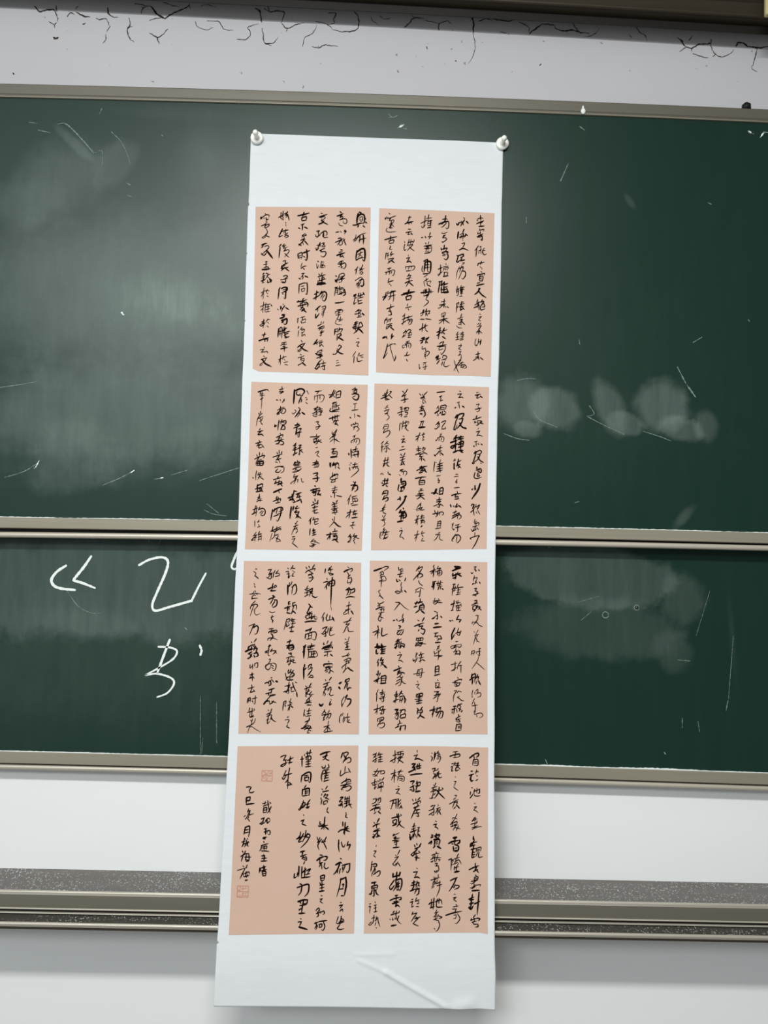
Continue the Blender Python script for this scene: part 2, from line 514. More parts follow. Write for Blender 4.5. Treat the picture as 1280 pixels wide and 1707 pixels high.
CRACKS = [
    (1.7, [(-0.9233, 3.2518), (-0.9101, 3.2376), (-0.8913, 3.2415), (-0.8724, 3.2438), (-0.8638, 3.2262), (-0.8605, 3.2214)]), (1.0, [(-0.8681, 3.2538), (-0.8643, 3.2376)]),
    (1.2, [(-0.8370, 3.2271), (-0.8279, 3.2373), (-0.8166, 3.2328)]), (1.6, [(-0.8137, 3.2378), (-0.7927, 3.2287), (-0.7769, 3.2277)]), (1.1, [(-0.8096, 3.2560), (-0.8172, 3.2459)]),
    (1.1, [(-0.8837, 3.2107), (-0.8692, 3.2031), (-0.8689, 3.1949)]), (1.0, [(-0.8605, 3.2214), (-0.8616, 3.2115)]), (1.0, [(-0.8692, 3.2031), (-0.8631, 3.2082)]),
    (1.4, [(-0.7304, 3.2539), (-0.7281, 3.2360), (-0.7168, 3.2299), (-0.7025, 3.2287)]), (1.0, [(-0.7609, 3.2233), (-0.7481, 3.2205), (-0.7356, 3.2243), (-0.7237, 3.2034)]),
    (0.9, [(-0.7237, 3.2034), (-0.7310, 3.1884)]), (0.9, [(-0.7340, 3.1818), (-0.7334, 3.1671), (-0.7393, 3.1571)]),
    (1.2, [(-0.6739, 3.2281), (-0.6700, 3.2086), (-0.6774, 3.1953), (-0.6702, 3.1710), (-0.6573, 3.1633)]), (0.8, [(-0.6777, 3.2018), (-0.6636, 3.2056)]),
    (1.3, [(-0.6595, 3.2680), (-0.6275, 3.2626), (-0.6147, 3.2598), (-0.5997, 3.2390), (-0.5787, 3.2299)]), (2.2, [(-0.6147, 3.2598), (-0.5998, 3.2407), (-0.5787, 3.2299)]),
    (1.6, [(-0.5787, 3.2299), (-0.5554, 3.2456), (-0.5210, 3.2632), (-0.5150, 3.2733)]), (1.0, [(-0.6427, 3.2424), (-0.6384, 3.2557), (-0.6275, 3.2610)]),
    (0.9, [(-0.5850, 3.2740), (-0.5561, 3.2652), (-0.5401, 3.2625)]), (0.9, [(-0.6182, 3.2236), (-0.5994, 3.2308), (-0.5787, 3.2299)]),
    (1.2, [(-0.6169, 3.1876), (-0.5976, 3.1785), (-0.5882, 3.1821), (-0.5698, 3.2008)]), (1.0, [(-0.5976, 3.1785), (-0.5921, 3.1590)]),
    (0.8, [(-0.4991, 3.2246), (-0.4906, 3.2102), (-0.4665, 3.2028), (-0.4509, 3.2100)]), (0.8, [(-0.4673, 3.2274), (-0.4355, 3.2269), (-0.4237, 3.2077), (-0.3981, 3.2036)]),
    (0.8, [(-0.4846, 3.2678), (-0.4688, 3.2717), (-0.4447, 3.2660)]), (1.2, [(-0.5165, 3.2700), (-0.5130, 3.2602)]),
    (2.0, [(-0.3411, 3.2665), (-0.3297, 3.2603), (-0.3244, 3.2441), (-0.3224, 3.2277)]), (1.3, [(-0.3171, 3.2657), (-0.3009, 3.2581), (-0.2819, 3.2621), (-0.2625, 3.2562), (-0.2713, 3.2279)]),
    (1.0, [(-0.3077, 3.2710), (-0.3009, 3.2581)]), (0.9, [(-0.3862, 3.1795), (-0.3624, 3.1803), (-0.3501, 3.1972), (-0.3586, 3.2133), (-0.3318, 3.2241)]),
    (1.2, [(-0.3203, 3.2114), (-0.3164, 3.1885), (-0.3127, 3.1723), (-0.2950, 3.1663)]), (0.9, [(-0.3127, 3.1723), (-0.2904, 3.1731), (-0.2782, 3.1899)]),
    (1.0, [(-0.2681, 3.2264), (-0.2533, 3.2138), (-0.2329, 3.2244), (-0.2091, 3.2318)]), (0.8, [(-0.2533, 3.2138), (-0.2562, 3.2038)]),
    (0.7, [(-0.2105, 3.1661), (-0.2064, 3.1925), (-0.1906, 3.1996), (-0.1798, 3.2131), (-0.1754, 3.2264)]), (0.9, [(-0.1866, 3.1669), (-0.1689, 3.1643), (-0.1548, 3.1730), (-0.1163, 3.1694)]),
    (0.8, [(-0.1689, 3.1643), (-0.1707, 3.1708)]), (1.1, [(-0.1443, 3.2605), (-0.1251, 3.2612), (-0.1311, 3.2445), (-0.1276, 3.2348), (-0.1482, 3.2274)]),
    (1.2, [(-0.0771, 3.2662), (-0.0656, 3.2535), (-0.0664, 3.2205), (-0.0998, 3.2111), (-0.1303, 3.2149)]), (0.8, [(-0.1804, 3.2361), (-0.1483, 3.2307), (-0.1303, 3.2149)]),
    (0.9, [(-0.0319, 3.2514), (-0.0203, 3.2386), (-0.0090, 3.2324)]), (0.9, [(-0.0096, 3.2588), (0.0035, 3.2494), (0.0226, 3.2534)]),
    (1.3, [(0.0585, 3.2283), (0.0742, 3.2453), (0.0836, 3.2556), (0.1142, 3.2534)]), (0.9, [(0.0836, 3.2556), (0.0770, 3.2619)]),
    (1.3, [(0.1502, 3.2250), (0.1514, 3.2415), (0.1722, 3.2505), (0.1836, 3.2427)]), (0.8, [(0.1143, 3.2501), (0.1401, 3.2444), (0.1514, 3.2415)]),
    (1.9, [(0.2379, 3.2661), (0.2431, 3.2481), (0.2420, 3.2200)]), (0.7, [(0.2420, 3.2184), (0.2491, 3.1824), (0.2401, 3.1491), (0.2307, 3.1357)]),
    (1.1, [(0.2575, 3.2520), (0.2735, 3.2592), (0.2929, 3.2566)]), (1.6, [(0.2960, 3.2600), (0.3219, 3.2559), (0.3381, 3.2549), (0.3509, 3.2587)]), (0.8, [(0.3144, 3.2243), (0.3338, 3.2233)]),
    (1.6, [(0.3935, 3.2222), (0.4062, 3.2342), (0.4190, 3.2446), (0.4302, 3.2516)]), (1.1, [(0.4302, 3.2516), (0.4577, 3.2493), (0.4627, 3.2395)]),
    (1.9, [(0.4627, 3.2412), (0.4838, 3.2337), (0.5112, 3.2380), (0.5275, 3.2319), (0.5567, 3.2297)]), (1.0, [(0.5110, 3.2595), (0.5160, 3.2448), (0.5291, 3.2353)]),
    (0.9, [(0.3655, 3.2542), (0.3900, 3.2419), (0.3935, 3.2238)]), (0.8, [(0.5439, 3.2193), (0.5680, 3.2268), (0.5808, 3.2438)]),
    (1.1, [(0.6812, 3.2524), (0.6911, 3.2378), (0.7058, 3.2284), (0.7124, 3.2154)]), (0.8, [(0.6620, 3.2301), (0.6735, 3.2206)]),
    (2.0, [(0.8001, 3.2218), (0.8083, 3.2122), (0.8165, 3.2025)]), (1.9, [(0.8165, 3.2025), (0.8328, 3.1981), (0.8473, 3.2086), (0.8636, 3.2108), (0.8831, 3.2148), (0.8846, 3.2265)]),
    (1.0, [(0.8165, 3.2025), (0.7987, 3.1870)]), (1.0, [(0.8328, 3.1981), (0.8328, 3.1899)]), (1.0, [(0.8361, 3.1850), (0.8573, 3.1775), (0.8768, 3.1732)]),
    (1.0, [(0.8831, 3.2132), (0.8881, 3.1968), (0.8963, 3.1855), (0.9158, 3.1779), (0.9386, 3.1903), (0.9466, 3.2005)]), (1.0, [(0.8963, 3.1855), (0.8882, 3.1769)]),
    (1.0, [(0.8001, 3.2218), (0.7919, 3.2282)]), (0.9, [(0.8245, 3.2194), (0.8341, 3.2330)]),
    (1.8, [(0.9531, 3.2090), (0.9596, 3.2192), (0.9743, 3.2164), (0.9841, 3.2085), (1.0004, 3.2091)]), (2.4, [(0.9971, 3.2089), (1.0118, 3.2062), (1.0232, 3.2049)]),
    (1.4, [(1.0200, 3.2064), (1.0314, 3.2102), (1.0460, 3.2107)]), (1.2, [(1.0102, 3.2044), (1.0038, 3.1793), (0.9990, 3.1593)]), (0.8, [(0.9990, 3.1593), (0.9957, 3.1493), (1.0104, 3.1398)]),
    (2.6, [(-0.8709, 3.1671), (-0.8645, 3.1640), (-0.8583, 3.1675)]), (1.6, [(-0.7950, 3.2057), (-0.7888, 3.2092)]), (1.6, [(-0.9723, 3.0674), (-0.9691, 3.0643)]),
    (1.5, [(0.1190, 3.1778), (0.1224, 3.1713)]), (1.4, [(0.1969, 3.1410), (0.2001, 3.1395)]), (1.2, [(0.4223, 3.1374), (0.4270, 3.1409)]),
]
vs, fs = [], []
for wd, pts in CRACKS:
    ln = smooth_line(pts, 0.006)
    ln = [(x + random.uniform(-1, 1) * 0.0012, z + random.uniform(-1, 1) * 0.0012) for x, z in ln]
    ribbon(vs, fs, ln, wd * 0.0021, lambda x, z: (x, WALL_Y - 0.0006, z), 0.7, 0.35, 0.4)
o = from_pydata('plaster_crack', vs, fs, M_CRACK)
o.parent = wall

# ------------------------------------------------------------------ top guide rail
X0, X1 = -2.0, 2.0
rail = thing('guide_rail', (0, WALL_Y, 3.236), 'dark bronze metal guide rail along the top of the cracked wall', 'rail')
RS = dict(slope=-0.0197, crown=0.004)
sec = [(0.08, 3.285), (0.036, 3.250), (0.036, 3.236), (0.033, 3.2355), (0.031, 3.2575), (0.04, 3.290), (0.08, 3.290)]
extrude('bottom_seal', sec, X0, X1, M_RAIL_DARK, rail, **RS)
sec = [(0.08, 3.286), (0.0305, 3.2575), (0.012, 3.259)] + arc(0.006, 3.2635, 0.005, 260, 170, 5) + [(-0.012, 3.285), (-0.016, 3.287), (-0.012, 3.2905), (-0.030, 3.312), (-0.036, 3.36), (-0.036, 3.42), (0.08, 3.42)]
extrude('rail_face', sec, X0, X1, M_RAIL, rail, **RS)

clip = thing('rail_clip', (1.0, -0.03, 3.25), 'cream plastic clip hanging on the dark top rail at the right edge', 'clip')
bm = bmesh.new()
box_bm(bm, (0.9665, -0.052, 3.205), (1.045, -0.0365, 3.34))
bmesh.ops.bevel(bm, geom=bm.edges[:], offset=0.0065, segments=4, profile=0.6, affect='EDGES')
bm_obj('clip_body', bm, M_CREAM, clip, True)
bm = bmesh.new()
box_bm(bm, (0.985, -0.0375, 3.325), (1.03, -0.030, 3.338))
bm_obj('clip_hook', bm, M_CREAM, clip)

# ------------------------------------------------------------------ sliding chalkboards
def board(root, y, z_low, z_high, surf_mat):
    bm = bmesh.new()
    box_bm(bm, (X0 + 0.01, y, z_low), (X1 - 0.01, y + 0.014, z_high))
    s = bm_obj('writing_surface', bm, surf_mat, root)
    for x in (X0, X1 - 0.032):
        bm = bmesh.new()
        box_bm(bm, (x, y - 0.006, z_low - 0.012), (x + 0.032, y + 0.020, z_high + 0.012))
        bm_obj('side_rail', bm, M_FRAME, root)
    return s


up = thing('upper_chalkboard', (0, 0.01, 1.85), 'upper green chalkboard the long paper scroll is pinned to', 'chalkboard', 'sliding chalkboards')
board(up, 0.0, 1.88, 2.978, M_UPPER)
sec = [(0.018, 2.9945), (-0.003, 2.9945), (-0.006, 2.991), (-0.006, 2.968), (-0.0045, 2.9655), (-0.0045, 2.9625), (0.001, 2.9625), (0.001, 2.968), (0.018, 2.968)]
extrude('top_rail', sec, X0 + 0.002, X1 - 0.002, M_FRAME_SHADED, up, crown=0.006)['label'] = 'top rail with shade painted into its colour'
sec = [(0.001, 2.9630)] + arc(-0.0035, 2.9612, 0.0016, 90, 270, 6) + [(0.001, 2.9595)]
extrude('frame_lip', sec, X0 + 0.033, X1 - 0.033, M_FRAME, up, crown=0.006, smooth=True)
MB = dict(slope=0.0037, crown=0.0035)
sec = [(0.018, 1.8985), (-0.003, 1.8985), (-0.006, 1.896), (-0.006, 1.8730), (-0.003, 1.8712), (0.018, 1.8712)]
extrude('bottom_rail', sec, X0 + 0.002, X1 - 0.002, M_FRAME, up, **MB)
sec = [(0.018, 1.8712), (0.012, 1.8712), (0.012, 1.864), (0.018, 1.864)]
extrude('rail_groove', sec, X0 + 0.002, X1 - 0.002, M_BLACK, up, **MB)
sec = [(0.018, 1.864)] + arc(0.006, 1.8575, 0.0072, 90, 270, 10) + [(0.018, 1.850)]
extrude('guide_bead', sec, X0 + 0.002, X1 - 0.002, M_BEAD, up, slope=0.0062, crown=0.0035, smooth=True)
bm = bmesh.new()
bmesh.ops.create_cone(bm, cap_ends=True, segments=24, radius1=0.0115, radius2=0.0105, depth=0.018,
                      matrix=Matrix.Translation((0.944, 0.004, 2.9985)))
bmesh.ops.bevel(bm, geom=[e for e in bm.edges if e.verts[0].co.z > 3.0 and e.verts[1].co.z > 3.0], offset=0.005, segments=3, affect='EDGES')
tag(bm_obj('rubber_bumper', bm, M_BLACK, up, True), 'black rubber bumper')

lo = thing('lower_chalkboard', (0, 0.05, 1.25), 'lower green chalkboard sitting behind the upper one with large chalk characters', 'chalkboard', 'sliding chalkboards')
LB = dict(slope=-0.0098, crown=0.003)
board(lo, 0.042, 1.285, 2.25, M_LOWER)
sec = [(0.062, 1.3025), (0.040, 1.3025), (0.037, 1.300), (0.037, 1.2745), (0.040, 1.2725), (0.062, 1.2725)]
extrude('bottom_rail', sec, X0 + 0.002, X1 - 0.002, M_FRAME, lo, **LB)
sec = [(0.062, 1.2725), (0.056, 1.2725), (0.056, 1.2675), (0.062, 1.2675)]
extrude('rail_groove', sec, X0 + 0.002, X1 - 0.002, M_BLACK, lo, **LB)
sec = [(0.062, 1.2675)] + arc(0.047, 1.2622, 0.0062, 90, 270, 10) + [(0.062, 1.256)]
extrude('guide_bead', sec, X0 + 0.002, X1 - 0.002, M_BEAD, lo, smooth=True, **LB)
sec = [(0.062, 2.262), (0.037, 2.262), (0.037, 2.232), (0.062, 2.232)]
extrude('top_rail', sec, X0 + 0.002, X1 - 0.002, M_FRAME, lo)


def marks(root, y, strokes, mat):
    for st in strokes:
        chalk('chalk_mark', root, y, [(st[0] * 0.85, st[1])], mat, jit=0.6)


def chalk(name, root, y, strokes, mat=M_CHALK, label=None, head=0.85, tail=0.75, jit=0.16):
    vs, fs = [], []
    for wd, pts in strokes:
        ribbon(vs, fs, smooth_line(pts, 0.004), wd * 0.0015, lambda x, z: (x, y - 0.0006, z), head, tail, jit)
    o = from_pydata(name, vs, fs, mat, root)
    if label: o['label'] = label
    return o


YL = 0.042
chalk('chalk_character', lo, YL, [
    (4.5, [(-0.7672, 1.7741), (-0.7891, 1.7584), (-0.8019, 1.7385), (-0.7953, 1.7235), (-0.7769, 1.7164), (-0.7422, 1.7134)]),
    (4.5, [(-0.7048, 1.7990), (-0.7219, 1.7721), (-0.7448, 1.7413), (-0.7431, 1.7368), (-0.7233, 1.7312), (-0.6927, 1.7198)])], label='white chalk quotation mark')
chalk('chalk_character', lo, YL, [
    (4.2, [(-0.5832, 1.7798), (-0.5580, 1.7941), (-0.5264, 1.8009), (-0.5109, 1.7906), (-0.5160, 1.7616), (-0.5354, 1.7127), (-0.5464, 1.6807), (-0.5383, 1.6658), (-0.5039, 1.6756), (-0.4515, 1.6919), (-0.4471, 1.6950), (-0.4315, 1.7287), (-0.4145, 1.7624)])], label='large white chalk character with a hooked base')
chalk('chalk_character', lo, YL, [
    (4, [(-0.3359, 1.8220), (-0.3457, 1.7959), (-0.3498, 1.7806), (-0.3420, 1.7747), (-0.3331, 1.7810)])], label='white chalk quotation mark half hidden by the scroll')
chalk('chalk_character', lo, YL, [
    (3.2, [(-0.5276, 1.5755), (-0.5004, 1.5746), (-0.4805, 1.5660), (-0.4889, 1.5462), (-0.5183, 1.5261), (-0.5567, 1.5043)]),
    (3.2, [(-0.5566, 1.5035), (-0.5282, 1.5078), (-0.4932, 1.4980), (-0.4852, 1.4832), (-0.5010, 1.4604), (-0.5261, 1.4494)]),
    (4.2, [(-0.4995, 1.5934), (-0.5119, 1.5578), (-0.5275, 1.5109)])], label='white chalk character of looping strokes')
marks(lo, YL, [(4, [(-0.4236, 1.5807), (-0.4187, 1.5688), (-0.4213, 1.5567)])], M_CHALK)
marks(lo, YL, [
    (1.4, [(-0.6188, 1.8451), (-0.5947, 1.8472)]), (1.6, [(-0.5614, 1.8472), (-0.5603, 1.8381)]), (1.6, [(-0.5296, 1.8480), (-0.5352, 1.8356)]),
    (0.9, [(-0.4180, 1.4546), (-0.4131, 1.3082)]), (0.8, [(-0.4085, 1.3500), (-0.4102, 1.3112)]), (1.0, [(-0.3768, 1.4404), (-0.3737, 1.3432)]), (1.6, [(-0.3736, 1.3417), (-0.3720, 1.3373)]),
    (1.1, [(-0.7616, 1.7107), (-0.7331, 1.6736), (-0.7023, 1.6576), (-0.6752, 1.6567)]), (2.0, [(-0.4629, 1.6251), (-0.4566, 1.6192)]),
    (1.0, [(0.5426, 1.6650), (0.5685, 1.6869)]), (0.9, [(0.5327, 1.7106), (0.5880, 1.7271)]), (1.6, [(0.9219, 1.4691), (0.9175, 1.4447)]), (0.9, [(0.9350, 1.6338), (0.9235, 1.4722)]),
    (1.4, [(0.8052, 1.4229), (0.8054, 1.3987)]), (1.0, [(0.8452, 1.4161), (0.8500, 1.3890)]), (2.0, [(0.7598, 1.3360), (0.7629, 1.3315)]),
    (2.6, [(0.4571, 1.3123), (0.4619, 1.3019)]), (1.6, [(0.4552, 1.8497), (0.4660, 1.8492)]), (1.2, [(0.7932, 1.5698), (0.8241, 1.5674)]),
    (0.8, [(0.8739, 1.7472), (0.8391, 1.6317)])], M_CHALK_FAINT)
for px, pz, rr in ((0.6055, 1.6801, 0.0078), (0.6854, 1.7006, 0.0062)):
    bm = bmesh.new()
    vs, fs = [], []
    ring = [(px + rr * math.cos(a * math.pi / 12), pz + rr * math.sin(a * math.pi / 12)) for a in range(25)]
    ribbon(vs, fs, ring, 0.0022, lambda x, z: (x, YL - 0.0006, z), 1, 1)
    bm.free()
    from_pydata('chalk_ring', vs, fs, M_CHALK_FAINT, lo)
bm = bmesh.new()
bmesh.ops.create_cone(bm, cap_ends=True, segments=20, radius1=0.0048, radius2=0.004, depth=0.003,
                      matrix=Matrix.Translation((0.6854, YL - 0.0015, 1.7006)) @ Matrix.Rotation(math.pi / 2, 4, 'X'))
tag(bm_obj('screw_cap', bm, plain('screw_dark', (0.02, 0.03, 0.027), 0.4), lo, True), 'dark round screw cap')

YU = 0.0
marks(up, YU, [
    (1.3, [(-0.9318, 2.2152), (-0.8802, 2.2242), (-0.8375, 2.2329)]), (1.4, [(-0.9103, 1.9906), (-0.8636, 2.0068), (-0.8348, 2.0254)]), (2.6, [(-0.8388, 2.0149), (-0.8331, 2.0210), (-0.8264, 2.0361)]),
    (1.5, [(-0.6684, 1.9772), (-0.6260, 1.9963), (-0.5925, 2.0151)]), (1.4, [(-0.5413, 1.9954), (-0.5191, 1.9989)]), (1.3, [(-0.5000, 2.0069), (-0.4602, 2.0199)]),
    (1.3, [(-0.4281, 1.9952), (-0.3735, 2.0146), (-0.3321, 2.0292)]), (4.0, [(-0.6385, 2.4130), (-0.6308, 2.4071)]), (1.8, [(-0.6372, 2.7445), (-0.6265, 2.7387)]), (1.8, [(-0.6330, 2.7122), (-0.6239, 2.7094)]),
    (2.0, [(-0.7118, 2.9204), (-0.7063, 2.9346)]), (1.6, [(-0.5541, 2.8713), (-0.5494, 2.8683)]), (1.1, [(-0.4152, 1.9221), (-0.3911, 1.9122), (-0.3582, 1.9085)]), (1.0, [(-0.4083, 1.9373), (-0.3777, 1.9141)]),
    (2.2, [(-0.8149, 2.8905), (-0.7984, 2.8926), (-0.7797, 2.8793), (-0.7515, 2.8507), (-0.7215, 2.8176)]), (1.2, [(-0.7215, 2.8176), (-0.7021, 2.8245), (-0.6993, 2.7889)]), (1.3, [(-0.6799, 2.8748), (-0.6531, 2.8478), (-0.6352, 2.8112), (-0.6300, 2.7927)]),
    (1.4, [(-0.8640, 2.8734), (-0.8320, 2.8667)]), (1.2, [(-0.8889, 2.8927), (-0.8677, 2.8903)]), (1.4, [(-0.3658, 2.9665), (-0.3610, 2.9573)]),
    (1.6, [(0.4639, 2.7846), (0.4832, 2.8306)]), (2.0, [(0.7687, 2.3136), (0.7828, 2.2864), (0.7936, 2.2667)]), (2.4, [(0.7905, 2.2713), (0.8045, 2.2532), (0.8153, 2.2382)]),
    (1.2, [(0.3616, 2.2687), (0.3889, 2.2740), (0.4087, 2.2731)]), (1.2, [(0.4024, 2.1920), (0.4210, 2.1697), (0.4638, 2.1525)]), (1.4, [(0.5394, 2.1819), (0.5576, 2.1885), (0.5452, 2.2095)]),
    (1.4, [(0.5394, 2.1819), (0.5808, 2.1617), (0.6344, 2.1387)]), (1.3, [(0.6831, 2.1476), (0.7259, 2.1350), (0.7535, 2.1251)]), (1.3, [(0.3305, 2.1323), (0.3641, 2.1210), (0.3945, 2.1173)]),
    (1.4, [(0.8082, 2.3778), (0.8311, 2.3923)]), (1.6, [(0.5170, 2.3772), (0.5187, 2.3650)]), (2.0, [(0.5112, 2.9288), (0.5237, 2.9198)]), (1.4, [(0.3777, 2.6884), (0.3780, 2.6729)]),
    (3.4, [(0.9473, 2.9308), (0.9551, 2.9263)]), (3.0, [(0.9785, 2.9160), (0.9878, 2.9290), (1.0049, 2.9280)]), (1.6, [(0.9597, 2.9249), (0.9613, 2.9242)]),
    (4.6, [(0.0467, 2.9101), (0.0604, 2.9184)]), (3.6, [(0.0606, 2.9082), (0.0667, 2.9076)]), (1.5, [(0.0214, 2.9452), (0.0308, 2.9362), (0.0460, 2.9429)]), (1.6, [(0.0216, 2.9358), (0.0278, 2.9360)]),
    (2.0, [(0.9494, 2.4405), (0.9525, 2.4359)]), (1.2, [(0.5119, 1.9627), (0.5225, 1.9660)]), (1.2, [(0.8442, 2.7405), (0.8535, 2.7361)])], M_CHALK_FAINT)
marks(up, YU - 0.0004, [
    (3.2, [(-0.6370, 2.4130), (-0.6323, 2.4071)]), (2.0, [(-0.8346, 2.0195), (-0.8277, 2.0331)]), (1.6, [(-0.5998, 2.0104), (-0.5911, 2.0166)]),
    (1.6, [(-0.5250, 1.9988), (-0.5191, 2.0004)]), (2.6, [(0.9488, 2.9308), (0.9535, 2.9278)]), (2.8, [(0.0498, 2.9117), (0.0589, 2.9167)]), (2.2, [(0.9800, 2.9177), (0.9862, 2.9274)])], M_CHALK)
# a drip of dried chalk paste on the top rail
bm = bmesh.new()
bmesh.ops.create_uvsphere(bm, u_segments=12, v_segments=8, radius=1, matrix=Matrix.Translation((0.5184, -0.0065, 2.9655)) @ Matrix.Diagonal((0.0062, 0.003, 0.0078, 1)))
bmesh.ops.create_cone(bm, cap_ends=True, segments=12, radius1=0.004, radius2=0.0012, depth=0.010, matrix=Matrix.Translation((0.5178, -0.0068, 2.975)) @ Matrix.Diagonal((1, 0.5, 1, 1)))
tag(bm_obj('chalk_drip', bm, M_CHALK, up, True), 'white drip of dried chalk')


def dust_line(root, y, z, slope, crown, h, gaps, seed):
    """ragged line of chalk dust lying on the upper edge of a rail"""
    rnd = random.Random(seed)
    vs, fs = [], []
    n = 420
    prev = None
    for i in range(n + 1):
        x = -1.3 + 2.6 * i / n
        zz = z + slope * x - crown * min(1.5, x * x)
        a = 0.5 + 0.5 * noise.noise((x * 6, seed, 0)) + rnd.uniform(-0.25, 0.25)
        a = max(0.12, a) * h * gaps(x)
        k = len(vs)
        vs += [(x, y - 0.0012, zz - 0.0006), (x, y - 0.0012, zz + a), (x, y + 0.004, zz + a * 0.7)]
        if prev is not None:
            fs += [(prev, k, k + 1, prev + 1), (prev + 1, k + 1, k + 2, prev + 2)]
        prev = k
    return from_pydata('chalk_dust', vs, fs, M_CHALK, root)


dust_line(up, -0.002, 1.8985, 0.0037, 0.0035, 0.0022, lambda x: 1.0, 3)
dust_line(lo, 0.040, 1.3025, -0.0098, 0.003, 0.0026, lambda x: 1.5 if 0.45 < x < 0.85 else 0.8, 8)

# ------------------------------------------------------------------ chalk tray
tray = thing('chalk_tray', (0, WALL_Y, 0.93), 'dusty metal chalk tray below the boards', 'chalk tray')
TS = dict(slope=-0.0038)
sec = [(0.08, 1.0010), (-0.038, 0.9985), (-0.038, 0.990), (0.08, 0.990)]
extrude('ledge', sec, X0, X1, M_LEDGE, tray, **TS)
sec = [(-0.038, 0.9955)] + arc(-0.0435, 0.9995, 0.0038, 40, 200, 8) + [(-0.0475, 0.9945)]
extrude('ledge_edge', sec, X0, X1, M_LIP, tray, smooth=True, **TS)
sec = [(-0.038, 0.9945), (-0.0465, 0.9945), (-0.0465, 0.964), (-0.038, 0.964)]
extrude('front_panel', sec, X0, X1, M_TRAY, tray, **TS)
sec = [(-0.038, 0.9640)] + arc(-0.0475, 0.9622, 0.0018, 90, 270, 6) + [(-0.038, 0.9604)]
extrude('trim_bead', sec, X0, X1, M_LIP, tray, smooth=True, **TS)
sec = [(-0.036, 0.9604), (-0.043, 0.9604), (-0.043, 0.9535), (-0.036, 0.9535)]
extrude('groove', sec, X0, X1, M_RAIL_DARK, tray, **TS)
sec = [(-0.036, 0.9535)] + arc(-0.0475, 0.9520, 0.0014, 90, 270, 6) + [(-0.036, 0.9506)]
extrude('trim_bead', sec, X0, X1, M_LIP, tray, smooth=True, **TS)
sec = [(-0.036, 0.9480), (-0.082, 0.9462), (-0.082, 0.9405), (-0.036, 0.9405)]
extrude('trough', sec, X0, X1, M_TROUGH, tray, **TS)
sec = [(-0.082, 0.9405), (-0.082, 0.9470)] + arc(-0.0865, 0.9462, 0.0040, 40, 230, 9) + [(-0.088, 0.9400), (-0.082, 0.938)]
extrude('trough_lip', sec, X0, X1, M_LIP, tray, smooth=True, **TS)
sec = [(0.08, 0.990), (-0.036, 0.990), (-0.036, 0.9405), (-0.082, 0.9405), (-0.0865, 0.9385), (-0.084, 0.9325), (-0.02, 0.932), (0.08, 0.932)]
extrude('underside', sec, X0, X1, M_RAIL, tray, **TS)

